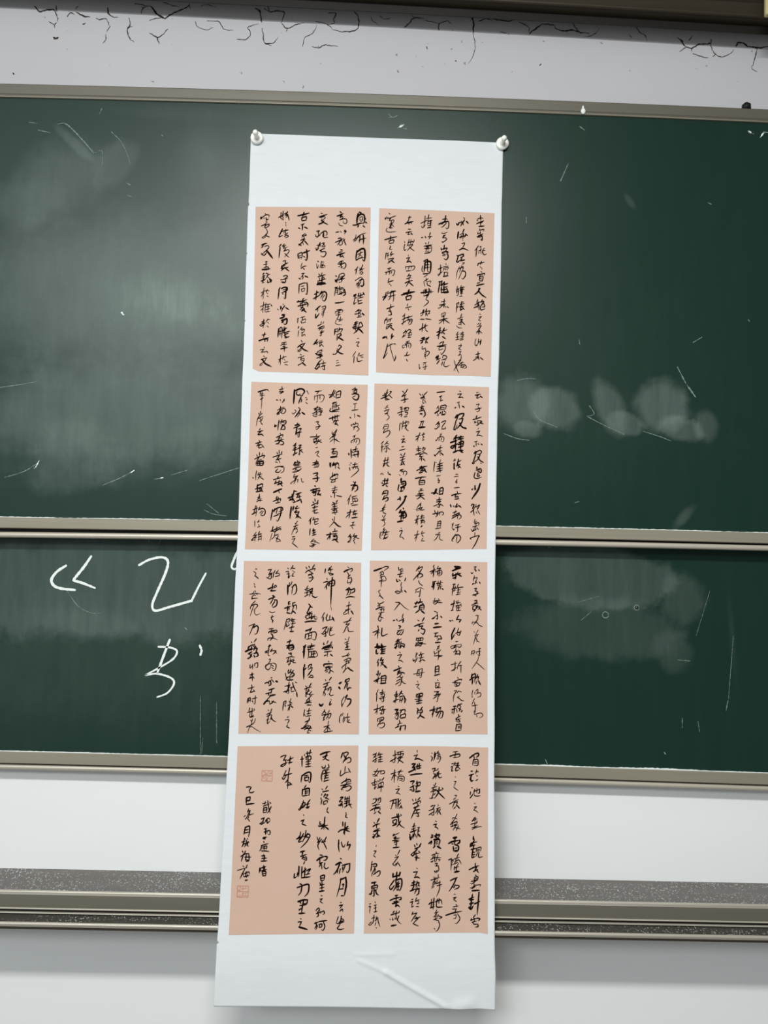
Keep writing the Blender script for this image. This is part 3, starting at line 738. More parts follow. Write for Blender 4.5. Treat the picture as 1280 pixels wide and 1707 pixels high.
# ------------------------------------------------------------------ the scroll
INK = {
 'l1': (-0.311, 2.693, (
  '13=1055,26 1077,35;14=1043,41 1034,94 1032,148;13=1041,73 1067,47 1098,49 1108,78 1107,121 1098,143;8=1056,89 1081,69 1090,98 1076,120 1059,101 1088,1'
  '00;11=1113,82 1121,99;12=1119,126 1134,136;12=994,161 1025,158 1062,140 1100,136;12=1049,162 1041,183;11=1096,164 1116,181;8=1027,259 1022,290 1007,31'
  '3 1031,323;8=1053,268 1033,305 1004,335;8=998,316 1028,297 1061,279;9=1039,284 1079,255 1125,238;10=1067,269 1066,306 1060,341;12=1099,261 1104,300 11'
  '02,351;10=1057,314 1095,299 1130,290;12=1041,422 1034,471 1030,519;14=1043,434 1078,406 1110,401 1121,431 1123,480 1116,526 1098,511;9=1051,462 1077,4'
  '44 1100,434;8=1077,427 1070,466 1050,495;8=1072,462 1099,486;10=1034,521 1071,498 1109,492;9=1054,588 1040,609 1021,627;10=1043,607 1037,638 1034,665;'
  '8=1075,599 1074,616;9=1103,563 1087,604 1070,626;8=1070,629 1093,613 1119,601;8=1089,604 1101,628;9=1075,650 1090,636 1105,646 1090,663 1075,656;8=103'
  '1,729 1057,710 1082,694 1101,703 1077,721 1069,731;10=1075,731 1109,713 1116,747 1108,786 1091,775;8=1069,741 1047,766;8=1088,738 1063,785;11=858,26 8'
  '75,39;12=832,72 861,61 894,45;9=881,55 855,83;9=861,90 882,72 888,91 860,108;9=858,112 900,99 926,104 931,132 916,148 893,136 896,120;8=848,144 859,16'
  '6 892,174;10=822,241 856,233;8=869,227 880,242;10=914,212 907,230 926,223 908,255;11=848,303 874,294;10=820,344 858,326 905,299;9=878,298 868,331 840,'
  '371;8=860,330 884,323 889,360 859,370 860,341;10=914,309 896,330;10=910,328 919,349 929,370;11=875,418 896,421;9=859,445 894,435;13=838,477 871,464 91'
  '8,447;10=881,466 870,490 905,482;9=892,473 910,501;10=859,551 896,531 909,534;9=892,540 881,558 849,569;9=853,563 883,572 882,610;10=874,576 916,551 9'
  '33,575 917,609 898,606;8=857,593 874,587;8=884,597 903,592;11=831,686 844,694;12=829,729 835,748 847,717;9=867,678 857,716 850,742;9=872,670 909,657 9'
  '19,681 878,716 875,679;8=882,701 910,684;10=864,728 925,710;10=896,692 895,735 888,752;9=666,48 685,53;11=648,89 681,76 728,58;8=695,66 662,98;8=662,9'
  '6 700,81 710,95 668,135;8=681,105 668,125;12=647,161 678,149 701,124;11=677,125 701,145 740,163;9=626,235 656,228 640,247 650,261 639,302;9=619,271 62'
  '4,293 654,280 674,249;10=674,254 704,232 729,237 733,268 719,274;9=699,240 701,283 692,288 693,250;9=696,284 705,298 743,292;11=667,352 658,376 642,40'
  '6;8=632,382 670,371 663,395;11=627,411 633,430 653,405;9=683,361 707,351 698,375 680,390;8=703,365 717,389 684,395;10=666,434 690,419 718,408;9=680,42'
  '4 674,451;10=676,445 719,442 729,461 711,492 687,495 677,483;10=646,542 657,549;8=637,569 644,617 658,578;9=684,544 680,578 671,607;8=689,549 712,550;'
  '9=705,567 685,587;8=681,606 704,582 718,586 723,605;8=687,608 714,602;9=661,670 669,688;8=696,659 676,693;10=655,703 692,688 730,677;8=669,712 670,741'
  ';12=697,694 694,769;10=712,702 717,725;9=651,747 689,736 736,720;13=647,782 690,775 737,770;13=434,82 481,71 549,50;11=495,44 482,92;11=473,100 475,13'
  '3;11=477,102 520,89 516,130;10=478,133 519,125;10=470,175 503,161;8=492,169 475,189;11=485,189 481,229;11=445,207 462,217;11=504,196 540,212;9=482,285'
  ' 496,275 510,263;9=510,265 525,279 492,290 478,305;8=497,294 507,318 477,324;10=470,334 502,318 517,323;10=502,323 484,353 448,390;11=452,373 481,389;'
  '8=489,348 499,381;11=508,338 547,380;11=445,474 450,522;10=447,474 483,459 488,497 480,521;8=455,498 481,486;8=454,517 480,507;12=497,463 565,435;12=5'
  '31,428 540,495 532,538 518,527;10=503,496 517,508;8=490,566 477,613;10=482,622 505,602 535,592;10=504,621 518,632;10=489,675 519,669;8=508,677 480,718'
  ';9=498,689 504,717 495,732;10=463,723 481,733;11=522,698 556,711;9=263,53 262,109;10=241,105 292,77;10=286,41 281,79 289,132;9=260,109 284,128;9=296,6'
  '9 327,51;11=329,44 306,88;9=311,83 334,73 312,107;10=335,85 348,133;8=311,152 317,165;8=314,175 318,192;11=282,222 269,253 246,302;8=273,253 301,238 2'
  '93,272;9=260,297 251,307 288,286;10=306,238 344,230;9=315,228 312,281;9=307,281 340,261;9=303,300 326,285 345,294 322,311 308,305;10=274,380 254,408;1'
  '1=264,412 255,521;9=305,376 287,402 324,386;8=315,392 297,421 339,407;9=321,425 298,455;8=303,450 345,434 355,453 309,512;9=313,473 342,501 359,512;9='
  '296,553 324,545 315,565;10=288,599 284,618 316,589;10=297,594 348,567;8=325,560 312,608;11=279,628 317,622 354,611;10=319,617 280,652;11=327,627 363,6'
  '54;10=305,706 333,698 348,708 322,728;10=325,728 329,761 312,773 295,762;9=278,745 320,734 353,727;8=102,70 112,83;12=64,107 61,125 80,105;9=75,110 11'
  '2,83 145,86 139,108;8=94,114 93,129;10=113,112 118,131 140,124;7=137,127 109,147;9=114,154 129,159;10=70,197 96,186 119,169;9=115,167 106,201 97,220;9'
  '=106,196 143,175 147,190 116,215 101,201;8=111,218 131,258 110,316;8=132,267 100,302 79,317 91,324 119,301;10=118,297 155,310;12=79,394 111,379 130,37'
  '3;11=93,384 89,408 75,423;9=108,408 140,397 150,416 123,450 77,495;10=77,481 106,499 137,455;14=132,450 162,488 193,527;11=122,566 141,563;9=104,595 1'
  '41,584;9=127,577 127,633;9=109,624 147,611;11=147,618 157,630;13=91,645 129,642 171,633;9=97,691 116,681;8=106,677 102,710;8=93,715 126,705;10=112,705'
  ' 95,787;8=89,730 122,729;11=85,763 127,743;10=130,681 154,685;8=140,699 173,689;8=154,694 127,738;8=140,714 174,737;9=146,752 152,776;9=165,737 175,76'
  '6 151,774;12=169,737 184,751 180,775;8=102,772 116,781;8=142,773 159,776 152,782;8=115,831 111,875;8=87,883 116,865 135,855;8=111,870 108,949;8=109,87'
  '7 88,923;8=149,847 134,879;8=135,869 144,855 171,861;8=145,881 155,893;8=146,912 163,921;8=115,975 114,1018;8=84,1024 111,1011 139,993;8=112,1020 106,'
  '1085;8=108,1042 87,1062;8=139,984 131,1046 130,1075;8=139,1003 186,992;10=191,1002 201,1020;8=140,1027 178,1018;8=160,998 159,1074;8=132,1056 178,1040'
  ';8=132,1077 184,1069;8=98,1181 135,1163;8=123,1147 116,1180 98,1205;8=91,1205 145,1180;9=84,1210 99,1221 136,1194;8=124,1180 116,1242;8=164,1146 145,1'
  '175;8=149,1168 163,1152 186,1154;8=159,1179 173,1193;8=155,1217 173,1231;10=111,1312 148,1302;9=137,1285 121,1342;12=80,1370 122,1354 178,1336;10=140,'
  '1353 139,1380;10=140,1353 167,1351 160,1377;9=133,1432 141,1442;8=95,1462 125,1456 139,1451;8=129,1456 107,1490;8=105,1487 172,1476;8=158,1473 175,149'
  '3;9=131,1523 141,1534;9=107,1562 137,1549 165,1539;8=160,1543 138,1580 94,1614 106,1620 125,1609;13=118,1556 148,1598 213,1630;8=283,766 316,763;8=302'
  ',771 295,777;11=276,824 260,856;11=267,851 258,942;12=290,833 318,819 346,822 344,849 314,864;8=305,845 333,839;8=294,874 343,860;12=340,820 334,878 3'
  '31,935 316,926;9=301,883 313,893;9=256,1043 268,1054;9=291,1015 282,1042;8=309,989 318,1003;10=328,1007 305,1041 297,1070;8=305,1041 300,1032;11=338,1'
  '026 372,1047;8=281,1015 295,1020 287,1051;13=303,1103 332,1096;13=326,1107 313,1127 280,1137;9=285,1133 331,1122;13=313,1151 295,1161 332,1146 353,114'
  '0 352,1183 334,1198 324,1189;11=318,1160 305,1184;9=300,1180 323,1174;12=274,1243 267,1329;10=274,1245 306,1232 307,1337;9=279,1271 303,1266;9=282,129'
  '5 300,1290;8=288,1252 290,1318;10=330,1222 322,1279;10=312,1261 358,1231;10=344,1231 326,1279;10=322,1284 387,1263;11=336,1284 342,1336;10=341,1298 37'
  '4,1283;10=342,1336 384,1318;10=332,1308 361,1326;9=306,1389 357,1374;8=334,1379 330,1413;8=297,1413 316,1403 363,1397;8=321,1422 349,1417;11=301,1447 '
  '340,1436 370,1430;10=335,1422 337,1474;8=300,1509 300,1613;9=283,1557 320,1537;8=299,1551 284,1585;8=329,1517 320,1556;8=320,1541 338,1527 362,1521;8='
  '339,1550 349,1564;8=335,1584 377,1573;8=345,1602 378,1609;10=468,786 464,879;10=468,788 505,772 548,768;11=546,768 551,823 546,886 532,877;8=488,806 5'
  '20,797;8=491,830 494,859;8=493,833 521,822 520,853;8=494,859 518,851;9=459,951 487,964;9=505,935 524,925;11=449,965 506,954 548,938;9=510,930 502,973;'
  '9=487,974 479,1003;9=488,978 525,963 530,992;8=502,973 507,1011;11=460,1008 516,992 558,981;11=539,963 561,981 555,1010;9=512,1006 480,1050;10=489,101'
  '7 527,1030;8=499,1045 517,1035;11=527,1035 495,1060;12=518,1045 547,1068;9=464,1137 460,1180;9=459,1137 473,1127;9=492,1122 534,1111;8=511,1126 502,11'
  '64;8=507,1150 539,1135 538,1163;8=498,1179 545,1168;8=493,1160 503,1179;10=475,1213 467,1237;8=475,1256 469,1318;8=508,1217 495,1246 523,1231;8=505,12'
  '55 533,1240 529,1264;8=501,1279 533,1264;8=515,1283 502,1312;8=511,1312 534,1292 544,1311;9=503,1355 517,1374;10=467,1428 499,1400 546,1380;9=537,1388'
  ' 510,1427 468,1471;8=471,1451 483,1470 510,1446;12=495,1413 529,1445 576,1465;9=497,1495 512,1505;8=475,1532 512,1522 540,1507;8=512,1522 499,1560;8=5'
  '04,1550 536,1535 532,1569 509,1584;8=509,1565 532,1554;9=477,1608 514,1588;12=523,1583 557,1611;11=652,763 727,759;8=647,773 732,765;9=690,771 688,791'
  ';9=644,845 654,863;10=622,884 673,853;11=645,849 641,897 638,941;11=614,927 679,887;11=697,848 674,887;12=683,877 720,852 744,870 741,918 723,948 704,'
  '934;9=711,876 684,920;8=726,885 699,929;11=640,1041 677,1004 691,996;8=663,1016 660,1060;11=640,1084 643,1122 679,1073;9=701,1011 738,998 730,1038 702'
  ',1054;8=706,1031 730,1024;8=703,1073 730,1058;9=725,1039 713,1115;8=703,1082 708,1096;10=664,1203 701,1183;8=700,1159 696,1192;8=724,1158 715,1182;10='
  '669,1231 711,1206 734,1201;9=701,1207 679,1250;9=697,1231 735,1215;8=712,1240 694,1269 731,1249;8=689,1278 727,1263;9=703,1273 699,1302 685,1298;11=66'
  '3,1341 649,1365 626,1395;10=629,1390 659,1375 677,1360;8=668,1365 659,1396;8=691,1350 688,1402;8=682,1379 724,1363;8=710,1345 702,1388;9=688,1412 706,'
  '1392 730,1411;9=675,1460 662,1489;9=671,1465 713,1445 704,1478;8=682,1479 704,1469;9=662,1498 714,1483;8=676,1503 714,1492 705,1516;12=652,1484 671,14'
  '93;9=663,1532 714,1507;8=705,1516 692,1540;12=695,1507 724,1506;8=715,1540 665,1594;10=692,1559 674,1593 649,1637;11=649,1632 666,1641 693,1607;8=688,'
  '1583 699,1631;9=665,1603 712,1583;9=716,1583 758,1574;8=734,1554 726,1611;10=712,1616 754,1601;9=740,1601 746,1644 722,1635;8=841,750 852,755;8=869,75'
  '2 883,748;11=828,810 856,800;9=835,820 825,892;9=833,825 856,816 855,882;8=841,839 854,834;8=839,858 855,853;9=875,790 871,824;9=863,814 913,803;9=871'
  ',828 918,817 909,851;8=881,838 877,871;8=890,842 900,871;11=867,876 910,856 936,852;11=923,822 934,870 910,889;9=886,861 896,880;11=835,964 874,960 92'
  '6,947;9=853,1035 900,1024;8=839,1050 838,1074;9=844,1052 909,1033 905,1062;8=876,1029 873,1077;8=854,1068 891,1058;8=845,1088 896,1077;8=878,1082 860,'
  '1130 916,1124;8=892,1105 884,1149;8=875,1149 912,1134;7=851,1135 844,1174 909,1186;11=839,1231 836,1289;8=839,1236 867,1226 862,1269;8=844,1255 863,12'
  '50;10=886,1216 877,1254;9=881,1235 914,1224 896,1268;9=859,1288 897,1273 907,1296;8=864,1297 856,1331;8=869,1312 902,1296;10=902,1282 856,1345;13=888,'
  '1321 927,1343;9=890,1387 876,1407;10=895,1397 909,1406 877,1440 863,1426;9=887,1435 850,1484 822,1483 832,1492;12=863,1450 897,1473 930,1481;7=861,155'
  '2 885,1546;7=862,1574 890,1566;8=858,1602 905,1592;8=1049,753 1040,780;9=1068,741 1050,799;11=1115,740 1116,768 1097,788 1083,779;8=1077,750 1065,810;'
  '11=1019,881 1047,866;8=1015,896 1047,881;9=1038,867 1029,915;9=1025,915 1053,900;9=1030,924 1021,971 1049,948;10=1070,856 1062,895;10=1066,890 1123,86'
  '4;9=1089,855 1086,904;11=1113,850 1128,874;9=1062,909 1119,893;10=1063,923 1068,966;9=1072,937 1105,927;10=1068,966 1111,953;8=1074,1019 1042,1053;9=1'
  '042,1048 1079,1030 1098,1035 1075,1062;9=1033,1073 1085,1062 1099,1076;8=1075,1033 1072,1095;8=1071,1091 1099,1076;12=1109,1061 1131,1082;9=1058,1104 '
  '1105,1095;11=1035,1163 1068,1148;11=1027,1183 1064,1167;10=1047,1149 1046,1211;12=1018,1207 1060,1191;10=1078,1162 1101,1152;8=1087,1162 1069,1201;10='
  '1101,1152 1116,1190 1098,1205;11=1023,1221 1070,1210 1117,1195;11=1084,1200 1061,1239 1029,1269;13=1075,1220 1099,1238 1123,1264;9=1042,1225 1052,1244'
  ';8=1068,1320 1082,1317;8=1055,1359 1087,1351;8=1087,1353 1063,1392;9=1065,1392 1084,1403;8=1052,1454 1021,1507;9=1039,1502 1036,1572;9=1090,1467 1077,'
  '1501;9=1068,1511 1078,1553 1125,1538;8=1091,1496 1133,1481;8=1105,1505 1134,1509')),
 'r1': (0.003, 2.699, (
  '10=1030,44 1033,100;9=1002,82 1035,69 1059,78;10=997,92 1002,106;11=993,131 1026,115 1064,98;10=1059,100 1036,125;9=1031,110 1031,149;12=1017,159 1070'
  ',153;9=1023,183 1028,193;9=1018,200 1066,187 1061,208;8=1007,218 1004,237 1033,222;10=1000,266 1038,246 1057,231;9=1033,212 1028,246;8=1014,251 1052,2'
  '45 1024,270;9=1005,271 1057,260;11=1053,265 1049,301 1034,289;9=1016,358 979,410;10=998,392 990,474;8=1026,372 1045,362;8=1040,366 1037,439;8=1017,411'
  ' 1050,395;8=1022,420 1018,440;8=1074,380 1055,414 1051,443;8=1051,410 1084,404;9=1056,419 1075,450 1099,439;9=1048,516 1039,555;10=1010,561 1020,541 1'
  '081,525;8=1035,574 1049,584;8=1052,588 1056,601;10=1045,622 1055,633;11=1012,667 1012,657 1045,651 1083,640 1079,660;10=1036,666 1028,719;9=1027,676 1'
  '065,670 1061,718 1033,729;8=1037,695 1060,689;8=1037,714 1061,708;10=1009,744 1037,736;12=1005,768 1047,757 1081,748;11=1039,796 1020,830 992,855;12=7'
  '88,137 798,151 816,127;8=840,107 831,131;8=858,72 873,86;11=868,96 840,140 826,163;9=807,127 849,116;10=850,126 860,150;12=887,110 910,133;13=808,222 '
  '800,292;11=865,193 852,227;8=823,252 861,232 847,261;10=819,277 871,260 881,268;9=861,237 857,285 843,281;11=838,261 829,286;10=880,241 905,259;10=885'
  ',241 872,275;8=850,300 858,311;9=844,343 873,333 868,357 850,387;11=822,407 859,391 912,409;8=845,387 836,407;11=799,466 813,475;11=813,465 795,533;11'
  '=818,465 865,449 852,483;8=833,484 875,468;11=847,483 838,518;11=793,524 805,535 828,513;12=833,518 881,507;7=853,541 877,536 849,565;8=825,581 802,63'
  '9 797,702;8=849,570 826,638;10=825,600 863,579 859,618;10=850,623 883,627 889,665 865,705 851,695;8=850,628 818,711;9=808,783 802,856;8=796,822 829,80'
  '2;9=848,773 835,831;8=834,797 886,786;9=867,782 854,854;8=839,816 882,810;11=676,58 668,112 635,152;12=607,148 654,127 701,111;10=644,98 682,90 696,10'
  '1;10=673,126 706,120 707,174 689,194 679,179;9=683,136 645,176 631,176;8=637,237 661,243 699,225;8=652,267 676,257;9=676,257 648,287 681,281;9=671,286'
  ' 691,300 649,340;8=639,330 672,325;11=668,363 664,412;10=641,408 697,391 679,421;10=635,393 641,422;12=646,441 693,425 713,439;11=693,430 709,478 690,'
  '512 666,499;9=651,451 689,459;9=651,470 680,469;9=634,567 634,644 613,679 608,659;10=611,611 654,591;9=617,664 655,634;9=686,551 691,565;8=663,585 715'
  ',574;8=668,595 666,629;8=668,600 711,589 702,623;8=678,614 697,609;9=669,643 707,637;9=674,648 670,682;9=707,642 703,676;11=665,684 717,675;11=619,741'
  ' 647,735;11=633,736 620,818 614,852;11=652,730 648,779 676,739;8=624,779 657,769;9=648,788 640,827;11=676,739 672,787;11=676,768 714,752;12=672,787 67'
  '3,845;10=677,797 710,786;10=673,821 706,810;13=673,850 721,846;9=467,68 463,138 450,191;9=425,144 496,108;8=431,173 445,191 473,157;9=505,54 496,98;8='
  '482,94 538,82;9=501,107 492,156;10=496,122 539,111;11=525,112 521,179;8=497,146 530,136;8=497,170 531,160;9=493,190 531,184;10=433,293 452,288;10=471,'
  '278 481,297;10=523,237 514,271;9=500,282 543,275;9=528,276 510,305;10=477,345 482,359;8=510,334 501,359;10=464,379 544,362;9=502,368 479,437;8=483,384'
  ' 535,377 532,435 484,432;10=469,403 531,397;8=506,373 503,436;10=470,452 522,445;11=462,534 491,518 510,523;13=477,548 469,639;13=477,543 529,537 535,'
  '589 529,647 512,638;11=500,513 503,638;9=482,572 520,566;9=478,601 521,595;9=454,582 445,626 465,649;11=460,664 527,657;8=503,672 466,697;8=467,741 47'
  '7,784 482,793;9=476,736 514,710;8=490,706 495,745;8=500,744 538,734 529,763;9=500,754 506,783;10=510,778 539,791;11=483,822 488,865;11=441,857 554,844'
  ';10=521,811 522,864;9=540,825 541,863;9=296,90 329,84;9=309,73 296,123 264,158;11=264,155 306,138 349,127;10=306,138 302,162;9=306,143 330,137 326,156'
  ';9=298,210 327,208;10=275,245 332,231;9=308,241 295,264 323,258;11=328,248 342,267;8=263,337 268,352;9=268,366 260,395 265,429 284,414;8=310,312 301,3'
  '50 288,385;10=301,346 353,334 344,354;8=329,311 325,364;9=297,375 349,364;8=349,368 317,403 289,433;9=312,389 336,412 365,431;8=358,315 363,334;8=304,'
  '476 309,490;9=286,510 319,499;9=319,499 292,549;11=292,549 320,538 339,557;8=278,597 284,626;9=278,597 368,587 364,619 341,634;8=316,596 307,625;8=340'
  ',590 336,615;9=289,640 336,634;9=318,668 304,697;8=299,693 337,682 314,711;8=291,722 328,706 343,711;9=319,711 315,740;10=277,765 315,745 353,734;9=32'
  '4,740 288,799;11=320,755 363,792;13=265,872 317,860 374,849;11=322,831 313,870;9=58,107 72,111;9=76,87 86,106 100,91;9=99,52 114,61;13=67,102 63,116;9'
  '=101,105 134,90 171,74;10=120,95 101,130;8=111,129 149,118 144,143 116,153;9=125,129 122,211;8=107,163 145,157;9=117,173 108,202;8=131,167 155,191;8=1'
  '03,202 141,201;8=84,203 75,232 104,246 175,238;11=63,326 115,308 186,289;10=124,284 115,332;9=106,337 107,361;10=106,337 153,323 149,358;9=109,361 149'
  ',355;8=117,385 125,395;9=126,394 113,419 141,420;9=80,459 72,526;8=85,468 109,458;8=91,487 114,482;8=98,468 96,511;9=137,447 124,477 161,466;8=142,466'
  ' 124,496;9=101,525 153,509;8=111,535 106,554;10=158,514 97,569;11=130,534 168,560;10=98,622 136,611;8=122,616 108,641;10=76,661 113,650 151,632;9=151,'
  '632 170,639 162,682 143,693;8=90,660 81,685;8=123,650 114,684;8=142,649 133,674;9=115,722 106,756;10=106,761 130,751 161,740;8=116,775 131,784;9=136,7'
  '89 138,801;8=85,872 118,852;8=137,851 184,845;8=147,856 138,878;12=1029,795 1020,829 983,864;12=1025,824 1059,862 1102,889;10=1017,911 1008,950;9=989,'
  '969 1041,934 1051,944;10=1027,935 1014,997;10=980,998 1028,973;10=1032,963 1033,1021;9=1064,910 1051,944;10=1051,934 1079,928 1061,967;10=1070,943 104'
  '7,982;10=1047,977 1052,1016 1095,1002;10=1079,948 1090,981 1061,987;8=1039,1059 1051,1064;8=1030,1090 1061,1083;8=1058,1083 1027,1122;8=1030,1122 1056'
  ',1131;8=1022,1165 1040,1150;8=1053,1150 1041,1174;8=1017,1189 1060,1174;9=1057,1179 1009,1261;8=1032,1208 1051,1198;8=1009,1242 1023,1242;8=1033,1242 '
  '1046,1222;8=1028,1232 1033,1270;9=1047,1236 1068,1255;8=1037,1217 1042,1265;8=1005,1314 994,1367;9=997,1367 1011,1386 1025,1361;9=1034,1313 1030,1366;'
  '9=1030,1347 1058,1337;11=1058,1322 1049,1375;9=1031,1443 1031,1519;9=1008,1472 1051,1461;8=1004,1501 1042,1488;9=1031,1500 986,1535 984,1528;9=1037,15'
  '00 1043,1528;10=1056,1504 1085,1527;9=820,801 816,874 802,874;8=797,840 820,830;9=853,800 840,849;8=834,820 868,814;8=844,834 863,829;8=840,854 868,84'
  '8;8=853,815 850,882;8=831,885 864,880;9=809,955 801,1052;8=804,960 827,945 818,974;8=819,984 800,1018;10=856,935 847,969;9=837,969 885,953;11=852,969 '
  '843,1026;8=856,944 880,939;9=828,993 880,982;10=857,988 886,1020;11=843,1026 867,1011;9=858,1064 845,1103;8=816,1114 859,1098 873,1093;8=836,1127 869,'
  '1117 845,1146;8=827,1156 874,1141;8=854,1112 851,1184;8=827,1171 860,1165;9=860,1141 894,1174;8=808,1186 828,1204 866,1208;9=824,1248 810,1272;8=805,1'
  '282 838,1266;8=820,1286 820,1324;8=801,1306 839,1295;9=802,1330 839,1319;8=871,1241 868,1323;8=852,1261 885,1251;8=848,1276 881,1270 877,1299;8=853,12'
  '95 877,1289;8=849,1314 882,1308;9=844,1331 882,1322;8=855,1371 860,1382;8=831,1391 864,1382;8=864,1385 832,1419;9=832,1419 860,1428;10=842,1448 861,14'
  '47;8=852,1457 842,1477;9=833,1486 861,1476;8=862,1486 858,1524 834,1539;8=792,1540 807,1602;10=858,1533 830,1572 789,1645;8=811,1582 822,1630 841,1667'
  ';9=835,1591 868,1557 891,1561;8=872,1552 859,1610;9=854,1591 897,1580 916,1608 893,1618;8=892,1590 878,1619;8=859,1610 897,1599;11=620,812 616,851;10='
  '649,802 645,855;11=658,821 701,814;11=701,805 716,843;12=650,850 721,838;9=679,916 674,1007;8=647,946 694,935;10=633,980 695,964;8=671,974 624,1014 61'
  '9,1004;8=681,978 696,1007;9=705,992 729,1006;8=654,1070 654,1089;8=654,1068 692,1055 688,1089;8=664,1082 687,1077;8=655,1099 688,1089;10=632,1138 674,'
  '1122 717,1112;9=678,1089 677,1170;8=672,1132 628,1172;10=684,1127 737,1162;12=643,1210 634,1262 626,1325;11=611,1258 657,1238;10=611,1292 658,1252;11='
  '685,1213 658,1271;9=667,1247 714,1227;11=677,1261 691,1275;11=668,1300 702,1323;9=681,1223 686,1242;9=637,1377 660,1357 688,1357;10=618,1402 708,1380;'
  '9=679,1347 670,1386;8=642,1396 633,1435;8=637,1406 703,1394;9=699,1395 695,1438 662,1482 653,1463;8=633,1439 680,1424;12=616,1502 606,1521 635,1506;11'
  '=630,1492 621,1540;10=612,1540 654,1520;10=617,1578 645,1539;9=673,1515 682,1491 715,1504 697,1547;8=687,1529 701,1523;9=673,1558 665,1596;9=692,1557 '
  '688,1595 712,1606 745,1589;8=664,1539 701,1528;10=497,820 493,864;10=441,861 564,843;9=469,831 470,874;10=525,820 522,868;8=540,834 541,862;9=494,883 '
  '522,863 513,892;9=512,878 494,921;9=494,926 519,950 472,999;9=470,889 517,882;12=473,1032 464,1061;9=441,1072 473,1052;8=473,1056 451,1095 441,1086;8='
  '474,1061 502,1036 493,1085;10=501,1022 493,1094;9=497,1051 535,1040 521,1069;9=502,1065 512,1094;8=517,1074 540,1064;10=442,1129 485,1128;10=494,1123 '
  '551,1129;10=466,1172 459,1258;10=435,1235 496,1204;8=463,1210 435,1244;9=495,1176 481,1209;8=486,1200 519,1189;9=491,1214 496,1233;9=496,1238 520,1256'
  ';11=456,1325 488,1314 465,1344;10=474,1315 461,1363;10=442,1349 498,1333;11=470,1358 447,1378;11=526,1318 503,1343;10=498,1329 536,1308;11=503,1343 49'
  '9,1376;10=503,1352 523,1371;8=467,1406 463,1430 477,1439;8=467,1435 500,1419;9=496,1424 506,1457;9=496,1467 525,1452 539,1466 521,1495 493,1505;8=492,'
  '1477 503,1534;8=506,1476 488,1510;8=438,1588 443,1640;8=443,1636 452,1621;9=480,1573 513,1567;8=494,1572 504,1591;8=480,1587 485,1596;8=476,1620 523,1'
  '605;8=504,1596 500,1639 486,1630;13=247,886 299,870 379,850;12=317,835 299,894;11=290,903 295,937;11=295,903 342,889 338,931;10=295,937 338,928;8=310,'
  '975 302,1004;9=288,1019 311,1013 349,1001;9=316,1027 323,1042;8=261,1110 275,1091 281,1129;9=257,1139 313,1109;8=284,1076 276,1129 263,1197;9=254,1182'
  ' 305,1143;9=323,1099 314,1142;9=304,1119 361,1098;10=309,1143 357,1132 348,1175 325,1190;8=333,1142 320,1181;9=329,1156 347,1146;9=297,1243 275,1282;8'
  '=270,1273 307,1257 289,1291;9=280,1292 261,1326;8=266,1316 299,1296;9=307,1253 331,1238 350,1247 327,1271;8=317,1281 350,1266 355,1290;8=331,1271 328,'
  '1319;8=318,1300 360,1289;9=318,1319 351,1314;9=300,1368 338,1352;8=324,1357 301,1396 273,1397;8=268,1397 268,1426 292,1416;9=291,1387 338,1376 353,140'
  '0 339,1429;8=310,1386 306,1425;8=329,1391 325,1419;9=317,1467 303,1506;9=289,1506 322,1501 346,1490;9=309,1544 324,1563;9=85,871 77,910 59,944 68,948;'
  '9=53,915 105,894;8=100,875 86,914 59,949;9=104,875 189,849;9=137,860 129,923 111,942;9=161,854 167,921 160,960;9=115,909 185,887;10=99,1034 145,1013 1'
  '74,1003;9=140,985 132,1033 118,1062;9=118,1062 151,1056;10=137,1047 147,1090 114,1096;9=105,1125 82,1154 79,1187;8=92,1149 111,1144 102,1182;8=125,113'
  '4 121,1167;8=125,1143 158,1128;8=143,1128 135,1167;9=102,1196 159,1180;9=103,1211 99,1240;8=112,1210 154,1200 146,1224;9=145,1195 99,1244;11=141,1219 '
  '179,1249;14=68,1331 96,1316;11=100,1316 110,1340;10=161,1286 148,1310;9=148,1315 181,1309;11=166,1305 148,1341;10=116,1392 99,1469 75,1536;8=77,1541 1'
  '18,1478;8=117,1416 159,1391 187,1390;8=140,1391 151,1448 186,1562;10=186,1562 200,1528 197,1504;10=187,1385 197,1394')),
 'l2': (-0.307, 2.247, (
  '10=1013,56 1036,47 1065,52;9=1041,31 1037,84;9=1023,70 1056,59 1047,88 1018,79;10=1010,103 1047,93 1061,83;9=1028,93 1056,97;12=1047,97 1076,106 1076,'
  '139 1058,159 1030,150 1015,132;9=1024,127 1048,116;8=1026,202 1064,192;8=1045,199 1042,259;9=1014,266 1079,255;7=1038,297 1045,325 1039,339;11=997,336'
  ' 1006,345;11=1071,315 1100,326;8=1054,382 1046,415;8=1031,396 1041,415;8=1018,425 1008,411 1036,406 1073,395 1083,409 1065,424;9=1032,434 1069,428 108'
  '9,452 1066,479;8=1051,424 1033,462;8=1030,529 1057,514;8=1053,514 1040,547;8=1022,590 1012,586 1021,571 1068,547 1096,555 1097,593 1074,612;8=1049,557'
  ' 1041,590;8=1073,561 1060,594;11=1014,656 1021,746;12=992,699 997,718;9=1024,680 1039,694;10=1033,665 1084,650;9=1065,627 1057,684;9=1043,684 1090,673'
  ' 1081,707 1043,703;10=1034,717 1100,701;11=1085,683 1087,739;8=1053,721 1063,733;10=830,65 808,113 785,142 794,133;9=779,114 812,109 840,98;8=844,70 8'
  '17,123 785,147;10=854,88 896,73 893,140;9=854,88 851,145;8=859,112 887,105;10=855,145 893,135;8=827,122 841,141;11=819,198 861,185;9=824,198 821,260;8'
  '=843,207 839,250;10=857,202 853,250;9=862,226 890,215;8=820,232 834,236;9=877,235 886,253;10=802,251 793,280 826,283 887,277;11=821,274 854,264 891,25'
